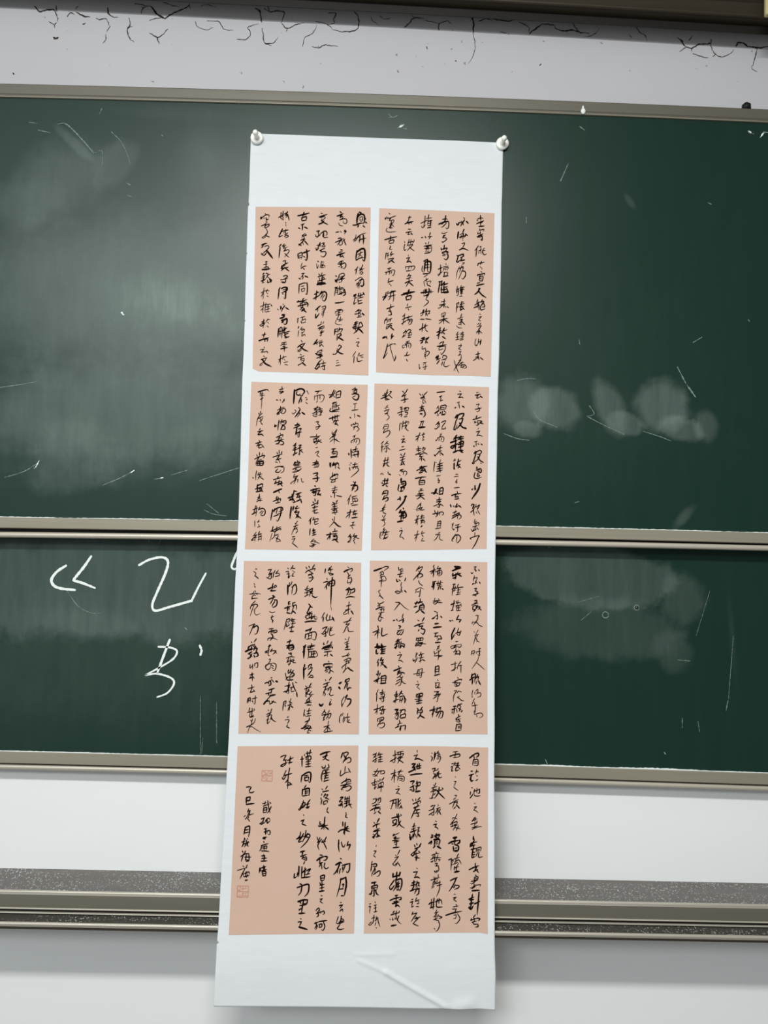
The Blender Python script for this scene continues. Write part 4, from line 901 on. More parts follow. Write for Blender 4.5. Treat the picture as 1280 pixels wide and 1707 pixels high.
  '6;11=790,355 893,320;10=823,331 824,373;10=846,321 847,373;9=869,315 870,363;10=833,378 885,367;8=847,373 825,402;10=866,372 848,411 872,405;9=857,396'
  ' 881,424;8=822,482 823,510 850,486 864,462;9=868,462 851,505 796,563;9=828,515 856,514 842,534 810,544;8=847,524 844,609;8=838,557 801,591;9=847,557 9'
  '00,589;8=843,571 871,556;11=822,661 864,654;10=845,661 823,704;9=823,694 874,684 871,726 829,732;10=833,708 865,703;13=815,742 880,735;12=807,803 813,'
  '845;10=844,797 827,836;9=840,816 886,796 901,834;9=642,85 708,75;8=675,82 657,113;8=636,128 637,175;8=639,132 709,116 733,134 720,177 692,192;8=667,13'
  '1 665,174;8=668,179 655,196;8=690,126 690,164;8=670,231 656,255;9=633,260 689,240;8=661,255 638,274 671,269 639,298;9=620,308 667,288 649,326;8=662,27'
  '8 663,335 625,327 648,307;9=689,245 681,297;8=675,264 722,258;8=698,244 701,329;9=685,287 718,277 696,315;8=682,325 714,315;9=658,392 683,387 674,406;'
  '9=674,406 694,434 667,467 657,458;9=657,444 708,431;8=668,514 664,538;9=603,544 673,538 706,528;11=637,567 665,557 692,542;11=642,581 647,600 670,576;'
  '10=665,557 675,604 657,614;9=688,566 684,590 716,565;9=693,585 722,598;8=662,651 684,646;8=682,689 677,689;8=659,703 687,684 692,693 674,722;8=674,722'
  ' 702,746;9=675,774 667,802;9=638,803 690,792 681,820;9=634,826 695,811 687,849;14=435,76 432,138 428,214;13=445,81 482,63 515,64 534,88 512,126;10=459'
  ',90 455,118 479,127 493,112;9=465,123 493,127 521,131;11=503,141 490,174 477,212;10=504,164 509,178 500,198;8=558,78 577,115;8=545,149 561,149;8=565,1'
  '63 549,177;8=550,196 571,215;9=478,250 497,264;11=497,269 470,317 443,350;8=418,304 428,318 460,288;8=441,275 460,288;8=461,317 498,306 467,350;13=517'
  ',301 545,319;10=437,459 474,444 502,429;9=473,406 469,439;12=450,431 487,420 483,439;12=470,454 457,525;9=461,487 476,534;10=484,467 512,462 494,491;1'
  '1=466,506 518,495;10=494,491 491,547 477,543;10=465,609 442,638;10=437,638 470,628;10=443,662 475,652;11=456,643 454,723;10=434,681 480,670;11=444,723'
  ' 481,703;12=440,732 449,728;10=493,632 517,627 494,656;9=480,666 522,650;10=503,655 501,726 491,717;9=509,679 538,706;8=527,669 509,688;9=484,783 480,'
  '811;9=465,798 457,826;9=466,807 503,797 513,815;9=457,840 513,825;9=285,75 327,65;9=308,45 309,84;10=295,99 323,93 296,113 286,109;8=281,99 295,85;10='
  '255,180 274,182;9=293,175 298,189;9=335,169 326,188 340,183;9=335,183 312,207;9=300,245 296,274 274,322;8=268,284 309,259 337,249;9=305,283 264,317 27'
  '8,326 301,297;9=300,279 338,263 352,287 330,316 301,307;8=319,283 306,316;10=289,383 282,435 278,487;11=249,431 245,455;11=249,450 268,435;9=317,377 3'
  '05,425;10=299,401 355,386 351,419 314,429;9=323,406 346,400;11=328,429 306,481;10=319,443 343,438 348,471 311,477;9=303,515 308,529;10=267,558 303,538'
  ' 331,528 327,552;10=299,548 281,586;8=286,567 318,561 319,585;10=254,596 342,575;11=305,585 283,628;9=264,624 301,609;10=310,590 338,603 334,627 301,6'
  '28;9=298,684 300,727;9=276,708 286,727;9=327,698 318,721;10=240,756 295,736 332,721;10=300,745 278,774;10=269,784 324,764;8=292,774 312,816;11=70,105 '
  '131,84 168,77;8=126,85 159,79 178,95;9=98,95 90,128;8=90,128 127,118;8=112,99 108,279;8=90,142 137,136;9=96,180 124,160;9=104,298 96,327;9=82,317 91,3'
  '36;8=119,316 78,365 62,450;9=74,374 129,349;8=92,364 107,392 89,402;8=125,364 103,411;8=108,411 118,430;10=118,425 127,434;9=105,473 91,487;10=78,506 '
  '134,491;10=110,501 83,534 130,529;10=111,524 140,547;8=94,591 104,600;10=63,624 123,604;9=100,605 78,648;9=73,648 124,628;9=105,628 92,666 134,656;9=1'
  '24,637 148,665;9=103,713 104,750;9=76,737 85,756;8=136,717 127,740;10=58,780 95,760 155,740 142,768;9=100,760 73,808;8=87,798 128,778;8=87,807 88,845;'
  '9=87,807 143,796 139,839 93,845;8=110,802 111,840;8=88,826 139,820;8=1004,813 1014,817;8=1013,794 1027,798;9=1005,841 1010,874;9=1060,788 1051,830;9=1'
  '037,812 1088,801;9=1028,840 1093,824;8=1051,830 1038,859;9=1075,830 1094,867 1021,939;8=1065,830 1066,853;9=1046,981 1060,995;11=1069,985 1034,1057;10'
  '=1023,1019 1070,1009;11=1052,1028 1084,1018 1090,1055 1063,1084;9=1057,1042 1030,1076;8=1026,1113 990,1180;9=1013,1151 1000,1212;9=1036,1136 1087,1121'
  ';8=1045,1136 1041,1174;8=1046,1155 1087,1145;9=1042,1179 1093,1173 1083,1140;8=1064,1155 1075,1187;9=1028,1207 1056,1192;10=1038,1221 1098,1210;10=102'
  '5,1263 1017,1320 1013,1348;10=993,1297 1040,1282;9=1008,1311 981,1344;10=1049,1286 1091,1271;9=1063,1267 1055,1319;8=1077,1295 1073,1328;10=1050,1310 '
  '1096,1299;11=1041,1345 1097,1336;8=1042,1389 1070,1384;8=1025,1422 1080,1412;8=1061,1384 1043,1427;8=1042,1431 1058,1454;9=1032,1506 1014,1534;9=1009,'
  '1535 1037,1525 1023,1553;9=1041,1529 1033,1562 1006,1586 1038,1580;8=1073,1500 1055,1529;9=1055,1529 1097,1519 1061,1552;8=1069,1533 1121,1551;8=1079,'
  '1552 1057,1575;8=1066,1575 1081,1603;11=816,799 813,846;10=849,793 836,826;9=840,826 896,801;9=864,816 865,859;10=888,839 907,857;8=838,897 834,930;10'
  '=816,949 852,920 889,910 886,938;9=857,910 834,944;8=839,930 876,924;9=811,959 844,967 895,947;8=872,948 854,995;8=840,967 826,996 873,981;8=837,1057 '
  '888,1041;8=865,1028 861,1070;8=833,1076 894,1065;9=866,1070 843,1099 885,1089;9=862,1098 863,1150;9=825,1132 835,1141;10=886,1126 938,1136;10=846,1193'
  ' 860,1206;10=892,1173 879,1197;9=837,1221 897,1201;9=865,1197 863,1300;9=847,1240 893,1229;9=834,1263 903,1248;10=848,1277 885,1267 886,1295;10=844,13'
  '00 900,1290;9=872,1309 882,1312;9=846,1361 856,1375;8=869,1337 861,1389 820,1441;12=870,1393 904,1425 936,1436;11=831,1497 828,1562;11=795,1521 855,15'
  '06;10=823,1530 801,1567;9=876,1454 873,1482;10=854,1487 905,1476;10=855,1510 901,1500;11=860,1529 892,1519 898,1556 861,1557;9=865,1538 888,1533;10=85'
  '2,1571 907,1560;11=884,1565 913,1593;9=653,812 690,802;9=666,798 658,840;8=649,850 696,839;8=681,811 677,844;11=646,911 688,903 679,924 661,934;11=684'
  ',929 690,966 681,990 667,986;11=643,963 708,952;12=664,1033 673,1042;12=623,1081 669,1066 716,1055;11=651,1066 643,1104;11=638,1099 679,1084;11=679,10'
  '75 671,1127 653,1127;11=652,1108 670,1094;10=689,1084 716,1074 698,1103;11=703,1102 694,1121 731,1111;11=708,1116 727,1130;10=668,1164 673,1192;10=650'
  ',1193 660,1207;10=701,1178 692,1196;10=637,1231 674,1211 701,1201 688,1225;10=647,1254 702,1238;10=670,1230 662,1272;9=648,1287 699,1267;10=671,1281 6'
  '67,1305 709,1299;9=641,1352 614,1390;10=632,1376 629,1422;9=664,1347 651,1380;9=660,1370 706,1360 702,1383;9=674,1375 675,1417 712,1406;8=675,1393 702'
  ',1388;8=692,1360 697,1369;10=630,1464 628,1530;9=663,1459 654,1492;10=654,1482 686,1472;10=667,1468 669,1524;10=655,1506 691,1491;10=655,1529 692,1514'
  ';8=670,1561 639,1594;8=639,1594 685,1579 672,1608;9=631,1632 659,1640 677,1617 644,1608;8=685,1589 728,1608;9=649,1627 695,1616;8=456,798 443,836;9=44'
  '8,831 494,816 508,806;9=498,802 490,835;10=439,874 476,854 523,844;8=481,849 459,892;8=463,878 505,882 514,863;10=440,902 487,892 528,862;8=460,920 44'
  '7,954;9=447,954 497,934;8=488,939 461,982 420,1015 435,1020;8=479,953 461,967 489,971;8=475,972 453,1019;9=494,971 490,1004;8=526,961 537,998 555,995;'
  '11=460,1085 452,1137;10=460,1090 488,1094;12=402,1161 457,1141;12=442,1123 445,1193;11=421,1170 439,1175;11=416,1184 458,1165;10=448,1165 473,1202;11='
  '480,1122 535,1102;10=498,1122 490,1145;10=485,1155 532,1139;10=508,1121 519,1173;11=487,1192 528,1172;11=528,1172 538,1210;10=477,1197 450,1207;13=437'
  ',1250 430,1315 427,1367;12=460,1244 452,1287;10=497,1239 475,1267 517,1257;11=489,1281 472,1305 513,1294;11=513,1294 500,1332 483,1361;11=486,1323 539'
  ',1364;10=496,1328 506,1360;8=502,1388 485,1421;9=480,1412 489,1426;9=467,1445 513,1425;8=490,1435 468,1473 446,1529;9=495,1454 505,1486;9=472,1473 504'
  ',1453;9=506,1491 488,1510;9=456,1548 484,1542;8=452,1571 485,1561;8=485,1561 458,1608;9=458,1608 515,1653;9=264,803 288,810;9=261,860 294,849 350,843;'
  '9=290,873 267,902 300,906 323,882;8=322,853 350,857 347,895 319,915;10=297,948 288,976;10=251,982 330,957;10=275,991 267,1024;11=262,1019 303,1004;11='
  '308,990 300,1037;9=317,995 336,1003 313,1018;10=290,1033 346,1013;10=323,1023 342,1046;13=256,1109 306,1084 338,1069;10=301,1084 338,1074;9=306,1089 3'
  '16,1117;10=290,1150 281,1178;9=254,1198 309,1178;10=304,1154 301,1211;10=286,1178 328,1173 324,1196;10=282,1216 324,1205;12=275,1272 262,1305;11=252,1'
  '282 241,1357 237,1390;11=262,1291 303,1262 344,1256 350,1284 313,1299;9=298,1276 286,1323;8=296,1328 351,1308;11=335,1261 333,1327 307,1393 293,1384;9'
  '=264,1347 314,1332;10=263,1450 255,1492 283,1501;10=241,1497 273,1482 319,1458 342,1448;8=300,1449 292,1496 274,1510;10=283,1496 338,1467 338,1485;7=2'
  '56,1515 239,1581 235,1599;8=283,1515 276,1552 249,1576;9=275,1543 321,1523;9=317,1537 296,1598;9=294,1561 332,1578 342,1597;8=305,1598 337,1592;9=73,8'
  '13 74,841;9=73,813 138,806 135,839;8=106,807 107,835;8=74,825 134,821;9=79,844 135,837;10=46,964 49,976;9=81,897 73,949 74,991;8=104,911 91,944;8=96,9'
  '39 137,924;8=118,910 106,962 93,986;8=97,963 134,947;9=120,962 149,980;9=144,975 153,985;10=95,1033 87,1071;11=90,1047 141,1027 142,1055;10=73,1080 11'
  '9,1065 151,1055;11=96,1061 93,1108;10=110,1080 138,1074 130,1103;11=83,1108 148,1093;9=120,1089 153,1107;9=117,1131 113,1159;8=99,1164 122,1154;9=122,'
  '1154 100,1183;8=95,1188 113,1173 141,1173;9=91,1207 114,1192 147,1191;8=128,1182 124,1206;9=83,1244 76,1286 63,1333;9=57,1287 107,1267;8=93,1249 91,13'
  '33 83,1352;10=49,1334 99,1304;9=126,1257 108,1290;10=113,1285 154,1270 178,1293 175,1331 147,1345 133,1332;8=146,1294 123,1323;8=160,1298 138,1336;8=8'
  '0,1394 82,1459;8=121,1388 108,1416;8=108,1407 126,1402;8=118,1430 128,1453;8=110,1458 137,1451;8=98,1510 71,1547;8=67,1548 103,1533;9=103,1537 54,1590'
  ' 82,1584;9=72,1566 109,1556;8=90,1556 87,1603;9=130,1500 117,1537;9=117,1532 154,1522;8=126,1532 124,1597;8=118,1560 155,1545;8=119,1583 151,1573;8=14'
  '4,1518 152,1587')),
 'r2': (0.001, 2.25, (
  '8=1029,63 1053,59;11=1020,92 1072,78;10=1048,81 1035,120 1063,110;11=1068,100 1092,114;8=1031,187 1060,179 1046,205;8=1051,210 1065,238 1042,259 1033,'
  '248;10=1023,234 1084,218;11=1038,300 1029,324;10=1001,339 1048,324 1086,309;10=1020,353 1016,377;9=1016,372 1039,362;9=1048,343 1049,395 1030,391;9=10'
  '58,347 1086,351 1063,371;9=1068,371 1096,356;9=1068,371 1054,390;10=1073,371 1106,379;8=1059,423 1050,433;9=1036,462 1074,451;9=1069,454 1042,495;9=10'
  '42,499 1070,494 1099,507;8=1019,562 1052,553;8=1038,561 1034,575;9=1034,575 1039,608;11=1011,604 1020,614;9=1053,580 1067,589;11=1086,583 1100,593;11='
  '1017,680 1035,660 1027,713 1000,784;9=1000,775 1009,784 1028,750;10=1031,670 1073,647 1092,664 1069,693;9=1050,688 1083,683;10=1078,692 1060,731 1028,'
  '765;11=1055,712 1079,749 1113,767;10=1103,763 1113,772;8=1048,816 1058,844;9=1039,849 1076,844;8=859,53 873,58;9=840,87 883,79;9=878,81 855,115;9=850,'
  '120 888,114 898,126;8=837,173 865,162;8=856,172 852,196;9=856,191 862,229;11=815,226 829,216;11=890,205 914,218;13=821,325 844,296 836,348;11=831,349 '
  '818,406 809,444 828,439 842,396;12=840,310 868,286 905,280 901,304 878,333;10=859,338 902,328;12=897,333 884,376 842,434;12=865,376 889,413 932,436;12'
  '=918,422 937,431;12=839,500 807,548 816,538;12=825,529 910,512;12=830,538 828,671;13=779,577 845,552;12=785,615 855,585;12=780,624 799,633 827,604;12='
  '881,508 863,547;12=854,542 910,531;12=882,546 880,664;12=864,575 906,560 902,612;12=855,594 907,583;12=860,622 907,607;13=809,676 856,651;13=861,655 9'
  '08,650;13=884,664 908,673;10=829,741 811,765;11=816,789 822,845 812,822;9=820,756 834,755;10=862,740 854,774;9=849,774 891,749;9=854,774 845,807;9=840'
  ',812 878,792;10=859,802 888,830;9=859,830 873,820;11=632,74 712,62;9=657,116 685,107;9=680,106 661,125;8=676,125 667,154;9=665,158 695,148;9=649,211 6'
  '31,240;10=613,283 659,258;9=649,225 655,249 631,273 618,293;8=631,264 651,306 632,302;10=673,210 669,248;10=673,210 724,200 720,242;9=673,229 715,221;'
  '9=673,248 720,239;11=665,287 678,267;10=693,262 689,295 726,285;10=707,257 726,275;8=679,300 717,299;9=657,367 629,401;8=625,401 662,381 639,420;9=616'
  ',439 630,444 658,415;8=667,391 658,429;9=681,376 723,356 719,380;9=719,380 696,409 687,438;9=687,442 724,437 719,418;8=669,495 692,490;8=683,499 665,5'
  '23;8=628,553 633,562 656,533;8=646,533 693,518 712,532 703,570 685,565;8=665,538 661,566;8=689,532 680,561;8=681,608 672,637;9=644,642 700,627;8=672,6'
  '27 678,712;8=658,670 696,660;9=663,675 626,713;11=617,704 631,718;11=687,684 711,707;9=623,775 615,860;8=632,779 642,784;8=684,750 666,797;9=652,802 7'
  '08,782;8=670,788 667,859;8=657,821 708,810;8=657,845 704,834;9=458,93 472,111;9=533,70 505,101 478,149;8=491,92 482,111;11=468,135 510,120;9=496,120 5'
  '15,143;8=496,139 488,182;8=506,153 526,186;10=493,185 507,184;9=484,204 480,253;9=461,230 507,215;9=466,249 498,234 490,263;10=457,268 513,253;11=508,'
  '262 519,300 500,329;10=467,297 490,289;9=471,287 491,305;9=473,372 511,365;9=501,371 488,424;8=487,367 465,425;14=460,434 521,425;9=471,486 453,529 44'
  '5,576;9=429,525 476,509;9=458,529 425,563;8=509,485 490,514;9=490,509 523,494;9=500,518 514,532;9=496,561 515,551;8=505,532 496,547;10=455,623 461,680'
  ';9=437,652 488,641;9=442,666 484,660;10=429,709 489,679;10=507,632 498,660;9=502,636 526,640 508,669;9=498,674 551,701;9=461,704 518,693;9=490,698 471'
  ',727 509,721;10=490,722 491,769;9=472,755 481,736;10=505,745 529,768;11=474,835 549,819;10=492,821 474,859;10=511,839 535,857;9=287,69 302,87;9=334,49'
  ' 316,82 279,121;9=279,126 326,101;8=316,106 308,135 322,144;9=303,140 313,177 295,184;10=275,164 346,145;9=277,230 273,268;9=263,236 291,230;9=273,254'
  ' 296,249;9=240,293 292,273 306,268;8=282,268 279,335;9=255,312 283,301;8=288,306 274,330;9=315,234 310,263;9=305,244 348,233 343,262;8=324,231 325,267'
  ';9=311,272 348,262;9=316,286 339,281 335,305 316,310;9=307,329 340,324;9=266,397 263,472;8=276,392 281,406;9=299,372 291,429 287,458;9=299,396 351,375'
  ' 356,389;8=327,367 323,419;8=300,424 342,409;9=337,414 315,447;9=324,428 334,456 357,470;8=351,390 347,404;9=302,523 314,528;9=284,557 322,549;9=317,5'
  '51 289,585;9=290,590 313,580 329,587;9=290,632 314,627;9=268,668 329,653;9=278,703 297,722;9=325,693 307,726;8=274,741 330,726;8=311,722 294,769;9=279'
  ',769 326,749;9=303,759 281,821;10=308,788 323,816;9=294,788 322,778;9=282,864 314,858;10=109,93 115,168;10=72,151 128,125;9=86,122 123,102;9=136,59 12'
  '3,102 124,163;9=123,102 141,82;8=128,130 156,101;9=160,77 174,77 151,110;9=152,115 185,143;9=129,149 153,158;9=124,163 157,153;8=112,244 126,253;8=140'
  ',215 126,239 150,234;9=108,278 136,263 160,257;8=150,262 137,291 113,301;8=114,306 146,296;8=137,305 157,338 129,372;9=107,434 98,463;8=107,420 149,40'
  '9 145,452 112,453;8=107,434 145,428;8=117,457 99,500;9=104,495 150,471 170,484 156,518 129,545;9=106,580 83,609;9=93,614 90,694;8=84,642 112,632;9=148'
  ',579 130,603 116,618;8=135,599 163,607;8=121,632 159,622;9=140,632 137,688 122,679;8=126,646 108,665;9=150,645 174,664;9=129,745 116,802;9=111,779 162'
  ',763;9=157,740 148,792;9=111,807 167,791;10=125,811 107,840;10=144,815 159,829;10=159,829 171,831;12=1014,782 1023,777;9=1085,775 1094,780;11=1048,814'
  ' 1043,838;11=1048,847 1086,832 1091,865 1058,875;10=1058,861 1081,855;10=1030,871 1021,918 1050,932 1096,916;10=1058,875 1054,908 1082,903;9=1068,889 '
  '1077,907;8=999,1037 1009,1051;8=999,1046 1018,1032;12=1032,1003 1032,1045 1042,1031;14=1083,983 1061,1049 1001,1140;10=1025,1192 1007,1239;10=997,1206'
  ' 1006,1192 1025,1196 1016,1229;10=993,1272 1026,1243;9=1035,1215 1012,1253;9=1021,1248 1027,1304;8=1044,1191 1040,1219;9=1044,1219 1082,1195 1054,1238'
  ';9=1077,1209 1054,1247;8=1063,1252 1087,1293;8=1045,1266 1059,1285;9=1036,1342 1028,1379;9=1051,1360 1032,1389;9=1042,1388 1074,1373 1075,1406;9=1014,'
  '1417 1065,1402;8=1047,1398 1043,1454;8=1061,1425 1075,1448;9=1010,1464 1056,1435;8=1000,1441 1015,1459 1037,1417;9=1001,1539 992,1530 1076,1500 1081,1'
  '518;8=1038,1473 1034,1515;10=1076,1509 1049,1575 1012,1637;11=821,782 817,843;9=858,781 854,809;9=849,805 882,794;9=859,809 888,827;9=855,828 869,823;'
  '8=837,895 861,892;8=823,919 866,913;9=852,946 838,970;8=834,975 852,970 843,989;9=825,1032 877,1024;9=854,1064 859,1083;11=798,1108 845,1092 897,1086;'
  '11=845,1092 831,1121;10=836,1126 864,1116 860,1144;10=832,1145 874,1139;12=789,1202 796,1225;10=819,1211 828,1225;11=856,1191 842,1224 866,1214;11=870'
  ',1205 899,1228;9=843,1257 829,1295;9=815,1281 857,1266;10=811,1314 848,1295 881,1280 867,1303;10=807,1338 821,1328 867,1303 891,1303 896,1326 872,1346'
  ';9=853,1304 830,1328;8=867,1308 858,1341;8=808,1394 812,1408;9=821,1384 808,1431;9=813,1436 827,1454 832,1440;8=840,1407 887,1392;8=873,1392 869,1411;'
  '9=841,1431 897,1415;9=864,1411 865,1463 851,1472;8=819,1525 828,1543;10=846,1496 814,1543 810,1562 824,1562;10=833,1510 870,1500 894,1523 885,1560 862'
  ',1580;8=861,1500 852,1580;9=866,1579 885,1560;9=623,792 617,844 616,877;9=680,785 671,814;9=647,824 703,804;8=675,795 676,842;9=648,847 709,832;9=676,'
  '842 682,884;9=644,871 705,855;8=645,918 687,908;8=664,937 659,960;8=659,960 678,955;8=678,960 660,984;8=660,984 679,979;11=642,1046 629,1079 615,1098;'
  '10=596,1089 648,1079;9=652,1045 638,1088 615,1103;11=680,1040 712,1035 709,1101;11=680,1045 676,1101;9=680,1068 708,1063;11=676,1101 713,1091;10=648,1'
  '088 667,1097;10=677,1130 672,1163;10=649,1158 700,1148;10=649,1177 691,1167 668,1191;9=682,1172 664,1200;9=622,1220 668,1200;10=673,1191 678,1228 655,'
  '1224;9=687,1195 720,1218;8=683,1209 692,1200;9=632,1262 642,1295;10=614,1300 661,1285;9=665,1266 656,1313;9=651,1299 698,1275 721,1284 717,1302 698,13'
  '08;8=684,1275 680,1313;8=643,1328 670,1299;8=667,1369 658,1435;9=667,1379 695,1367 691,1434;8=662,1397 690,1387;8=663,1416 691,1408;9=644,1445 700,143'
  '4;8=673,1486 692,1476;9=645,1505 692,1495;8=674,1505 655,1538 628,1566;8=687,1500 688,1546 721,1560;10=487,823 493,861;10=446,867 483,847 511,837;9=50'
  '7,842 498,870;10=479,871 512,860 503,884;11=470,890 507,879;12=521,860 545,883;11=434,947 485,934 541,928;10=494,936 476,960;10=472,970 473,1012;11=47'
  '2,970 523,964 524,1006;9=477,989 519,983;9=472,1009 524,1004;9=487,1045 483,1068;9=501,1044 497,1068;8=469,1074 520,1063;9=474,1083 479,1111;10=460,11'
  '02 516,1091;10=442,1121 526,1110;10=493,1092 484,1130 452,1154;10=493,1125 532,1155;9=495,1190 467,1224 454,1243;8=467,1219 495,1209 482,1238;8=445,12'
  '57 510,1232;8=486,1238 473,1271;9=510,1232 491,1261 533,1255;8=454,1271 463,1262;8=455,1318 465,1337;8=474,1313 451,1370 438,1403;9=437,1365 484,1346;'
  '9=456,1346 462,1412;8=442,1393 465,1374;9=506,1307 498,1355;8=493,1327 530,1316;8=488,1345 535,1335;8=493,1364 531,1354;9=503,1364 499,1401;9=498,1373'
  ' 531,1368 531,1396;8=503,1387 526,1382;11=499,1429 513,1415;8=467,1468 459,1524 446,1575;9=435,1515 487,1500;8=463,1514 436,1552;8=514,1471 501,1499;8'
  '=501,1499 538,1485;9=510,1509 524,1527;8=502,1569 539,1568;8=520,1541 506,1560;9=290,800 294,809;9=285,814 308,804;10=308,799 321,811;9=277,876 300,86'
  '1 314,859;8=305,861 291,885;8=273,914 283,923;9=296,885 333,874 348,893 330,922;8=315,884 311,913;14=293,951 289,979;13=289,989 331,978 336,1016 304,1'
  '026;12=294,1007 327,1002;11=271,1013 262,1065 272,1078;13=290,1040 323,1035 319,1063;12=286,1078 314,1073;11=299,1040 291,1069;11=260,1163 292,1148;12'
  '=283,1135 288,1172;13=343,1124 317,1190 244,1272;12=330,1133 353,1128;12=318,1246 323,1260;12=295,1266 277,1294;12=277,1294 342,1274;13=305,1284 297,1'
  '369;13=314,1298 342,1293 348,1330 320,1349;11=282,1327 338,1316;12=319,1303 320,1359;13=265,1386 297,1378 320,1373;8=299,1446 306,1450;9=285,1477 313,'
  '1469 304,1495;9=309,1490 291,1532 315,1536;8=315,1536 334,1559;7=111,809 107,828;7=144,804 154,818;9=86,914 99,899;8=104,904 114,918;10=160,888 160,90'
  '2;11=165,907 189,916;11=129,955 125,1002;10=106,979 167,968;11=157,954 149,1001;10=97,998 116,1007;11=121,1012 163,1001;12=107,1026 125,1016;11=144,10'
  '25 159,1039;11=118,1087 104,1120;10=122,1082 160,1076 156,1119 128,1129;11=113,1106 151,1100;10=128,1129 110,1172;11=110,1167 156,1142 166,1156 157,11'
  '75 134,1185;8=139,1213 112,1261;8=108,1256 145,1237;8=131,1242 108,1280;8=90,1285 140,1260;9=112,1265 123,1303;9=123,1298 151,1307;8=114,1326 119,1345'
  ';8=142,1316 124,1354;8=101,1373 147,1354;8=124,1359 115,1378 143,1368;8=129,1377 139,1410 116,1434;8=135,1447 122,1471;8=122,1471 150,1461;8=108,1495 '
  '136,1475;9=99,1490 91,1542 105,1555;8=136,1471 118,1513 105,1532;9=122,1499 187,1484;9=155,1475 146,1522;8=132,1522 174,1507;9=142,1527 133,1550 156,1'
  '550 174,1526;9=124,1560 161,1540')),
 'l3': (-0.31, 1.798, (
  '8=1024,34 1043,49;13=990,84 1018,68 1045,58;9=1045,58 1068,48 1071,68 1051,87;9=1023,88 1037,115 1029,148;9=1029,134 1056,110;9=1029,152 1057,138;10=1'
  '061,138 1067,170 1049,207;8=1029,166 1026,194 1058,179;11=1014,263 1045,240 1050,253 1032,277;9=1027,263 1064,253;9=1042,276 1020,314;11=1060,262 1096'
  ',248 1097,275 1061,294;8=1064,253 1052,304 1033,309;10=1016,338 1052,327 1106,330;9=1049,377 1045,400;9=1023,419 1073,404;9=1045,400 1042,473 1048,501'
  ';9=1014,460 1065,445;8=1042,451 997,488 1006,502 1047,482;11=1070,464 1094,500;9=1072,532 1045,569;9=999,579 1077,555;8=1040,569 1023,601 1064,582;8=1'
  '055,592 1024,629;9=1028,620 1006,670 993,679;9=1042,624 1052,665 1103,663;8=1017,738 1031,745;8=1058,719 1046,755;8=1014,779 1059,755;8=1024,792 1060,'
  '778;8=1041,765 1033,819;8=1024,824 1061,809;11=806,61 801,102;9=845,46 833,79;9=864,32 850,55 828,74;9=832,74 883,59;9=860,59 856,92;10=838,97 884,110'
  ' 857,119 842,101;9=821,153 830,166;10=790,195 826,183 836,194 801,250;10=818,217 824,263;8=832,212 841,226;11=849,184 846,230;11=849,184 895,169 897,2'
  '15 860,230;8=855,204 892,197;12=876,142 870,239 868,413;6=868,413 879,468;9=808,488 782,543;11=800,533 797,577;10=836,505 828,542;10=833,560 823,533;9'
  '=833,565 893,550;9=864,514 860,555;12=887,531 907,568;10=794,643 821,629 840,624;9=840,624 818,660 791,697;9=786,688 805,697 845,669;10=822,665 829,71'
  '5 810,711;9=854,637 841,687;9=890,627 868,659;9=872,623 864,687 874,709 915,695;8=868,664 891,654;9=812,778 808,797 826,792;9=853,759 840,791;9=890,76'
  '8 872,795;9=804,824 841,810 895,790;8=859,800 837,832;10=614,47 624,65;10=641,37 651,55;10=696,22 674,59;10=611,102 629,83 702,58 694,82;9=648,87 676,'
  '105 635,134;9=639,120 690,109;9=667,124 687,151 655,189 646,175;9=645,152 691,146;9=638,230 617,272;8=607,268 653,253;8=617,277 649,271 618,300;9=631,'
  '286 632,327;9=609,336 650,313;8=608,300 654,290;9=658,262 654,290;10=658,271 685,252 677,289 683,321;9=668,280 656,335;10=659,290 691,284;11=683,326 7'
  '11,343 734,334;10=668,298 692,307;11=653,409 668,427 646,468;11=663,431 691,440;10=659,454 638,500 688,481;10=635,546 625,528 679,495;9=665,482 658,54'
  '1;9=657,509 688,499 667,550;9=684,518 681,554 716,508;9=708,526 718,553 741,548;9=635,555 699,526 740,535;12=622,583 673,574 732,573;12=630,669 666,65'
  '5 688,640;10=688,640 667,677;11=631,701 628,746;10=635,701 713,676 736,698 724,753 696,745;9=662,691 660,741;8=690,686 687,745;8=668,714 691,707;9=642'
  ',750 687,740;12=634,805 626,837;10=612,819 617,832;9=653,818 726,803;9=693,790 681,835;9=434,60 443,69;9=417,97 440,90;8=444,90 436,111;10=449,110 442'
  ',157 460,133;8=427,120 450,115;9=484,31 475,54 457,73;9=476,59 508,63;8=481,82 490,91;9=491,109 478,137 501,137;8=495,95 509,100;9=457,202 453,221;13='
  '440,230 441,267 443,322;12=440,248 467,220;9=480,192 472,225;11=482,248 513,219 528,256 521,302 498,321;9=491,238 480,316;11=455,390 451,422;10=450,39'
  '5 473,385;9=455,413 474,408;11=416,455 474,431;11=447,436 444,486;10=461,440 458,472;11=440,496 477,504;9=492,403 524,393;10=496,398 493,431;10=493,43'
  '1 529,421 531,466;9=507,430 490,485;11=499,476 482,508;11=504,481 528,503;9=442,559 430,614 418,664;9=442,564 470,554 466,582;8=448,587 471,581;9=444,'
  '605 440,632 467,613 457,595;9=492,549 484,581;9=479,568 525,558;8=489,581 521,576;9=502,558 499,613;9=485,604 531,594;9=499,613 491,649;10=468,645 518'
  ',630;9=491,631 488,681;12=479,679 515,676;11=455,781 495,767;10=481,758 474,804;10=447,818 515,798;11=474,813 471,844;9=492,803 511,821 498,839;10=241'
  ',83 277,75;9=273,76 247,133;9=247,129 274,114 252,147 234,161;9=229,157 267,170 284,142;8=283,105 271,160;9=297,105 294,146 290,160;9=310,86 293,123;9'
  '=342,85 316,113;9=316,118 348,113 354,140;9=312,146 335,141 353,131;10=296,215 288,243 285,289;9=271,266 243,271 293,247 329,233;8=315,228 307,251;10='
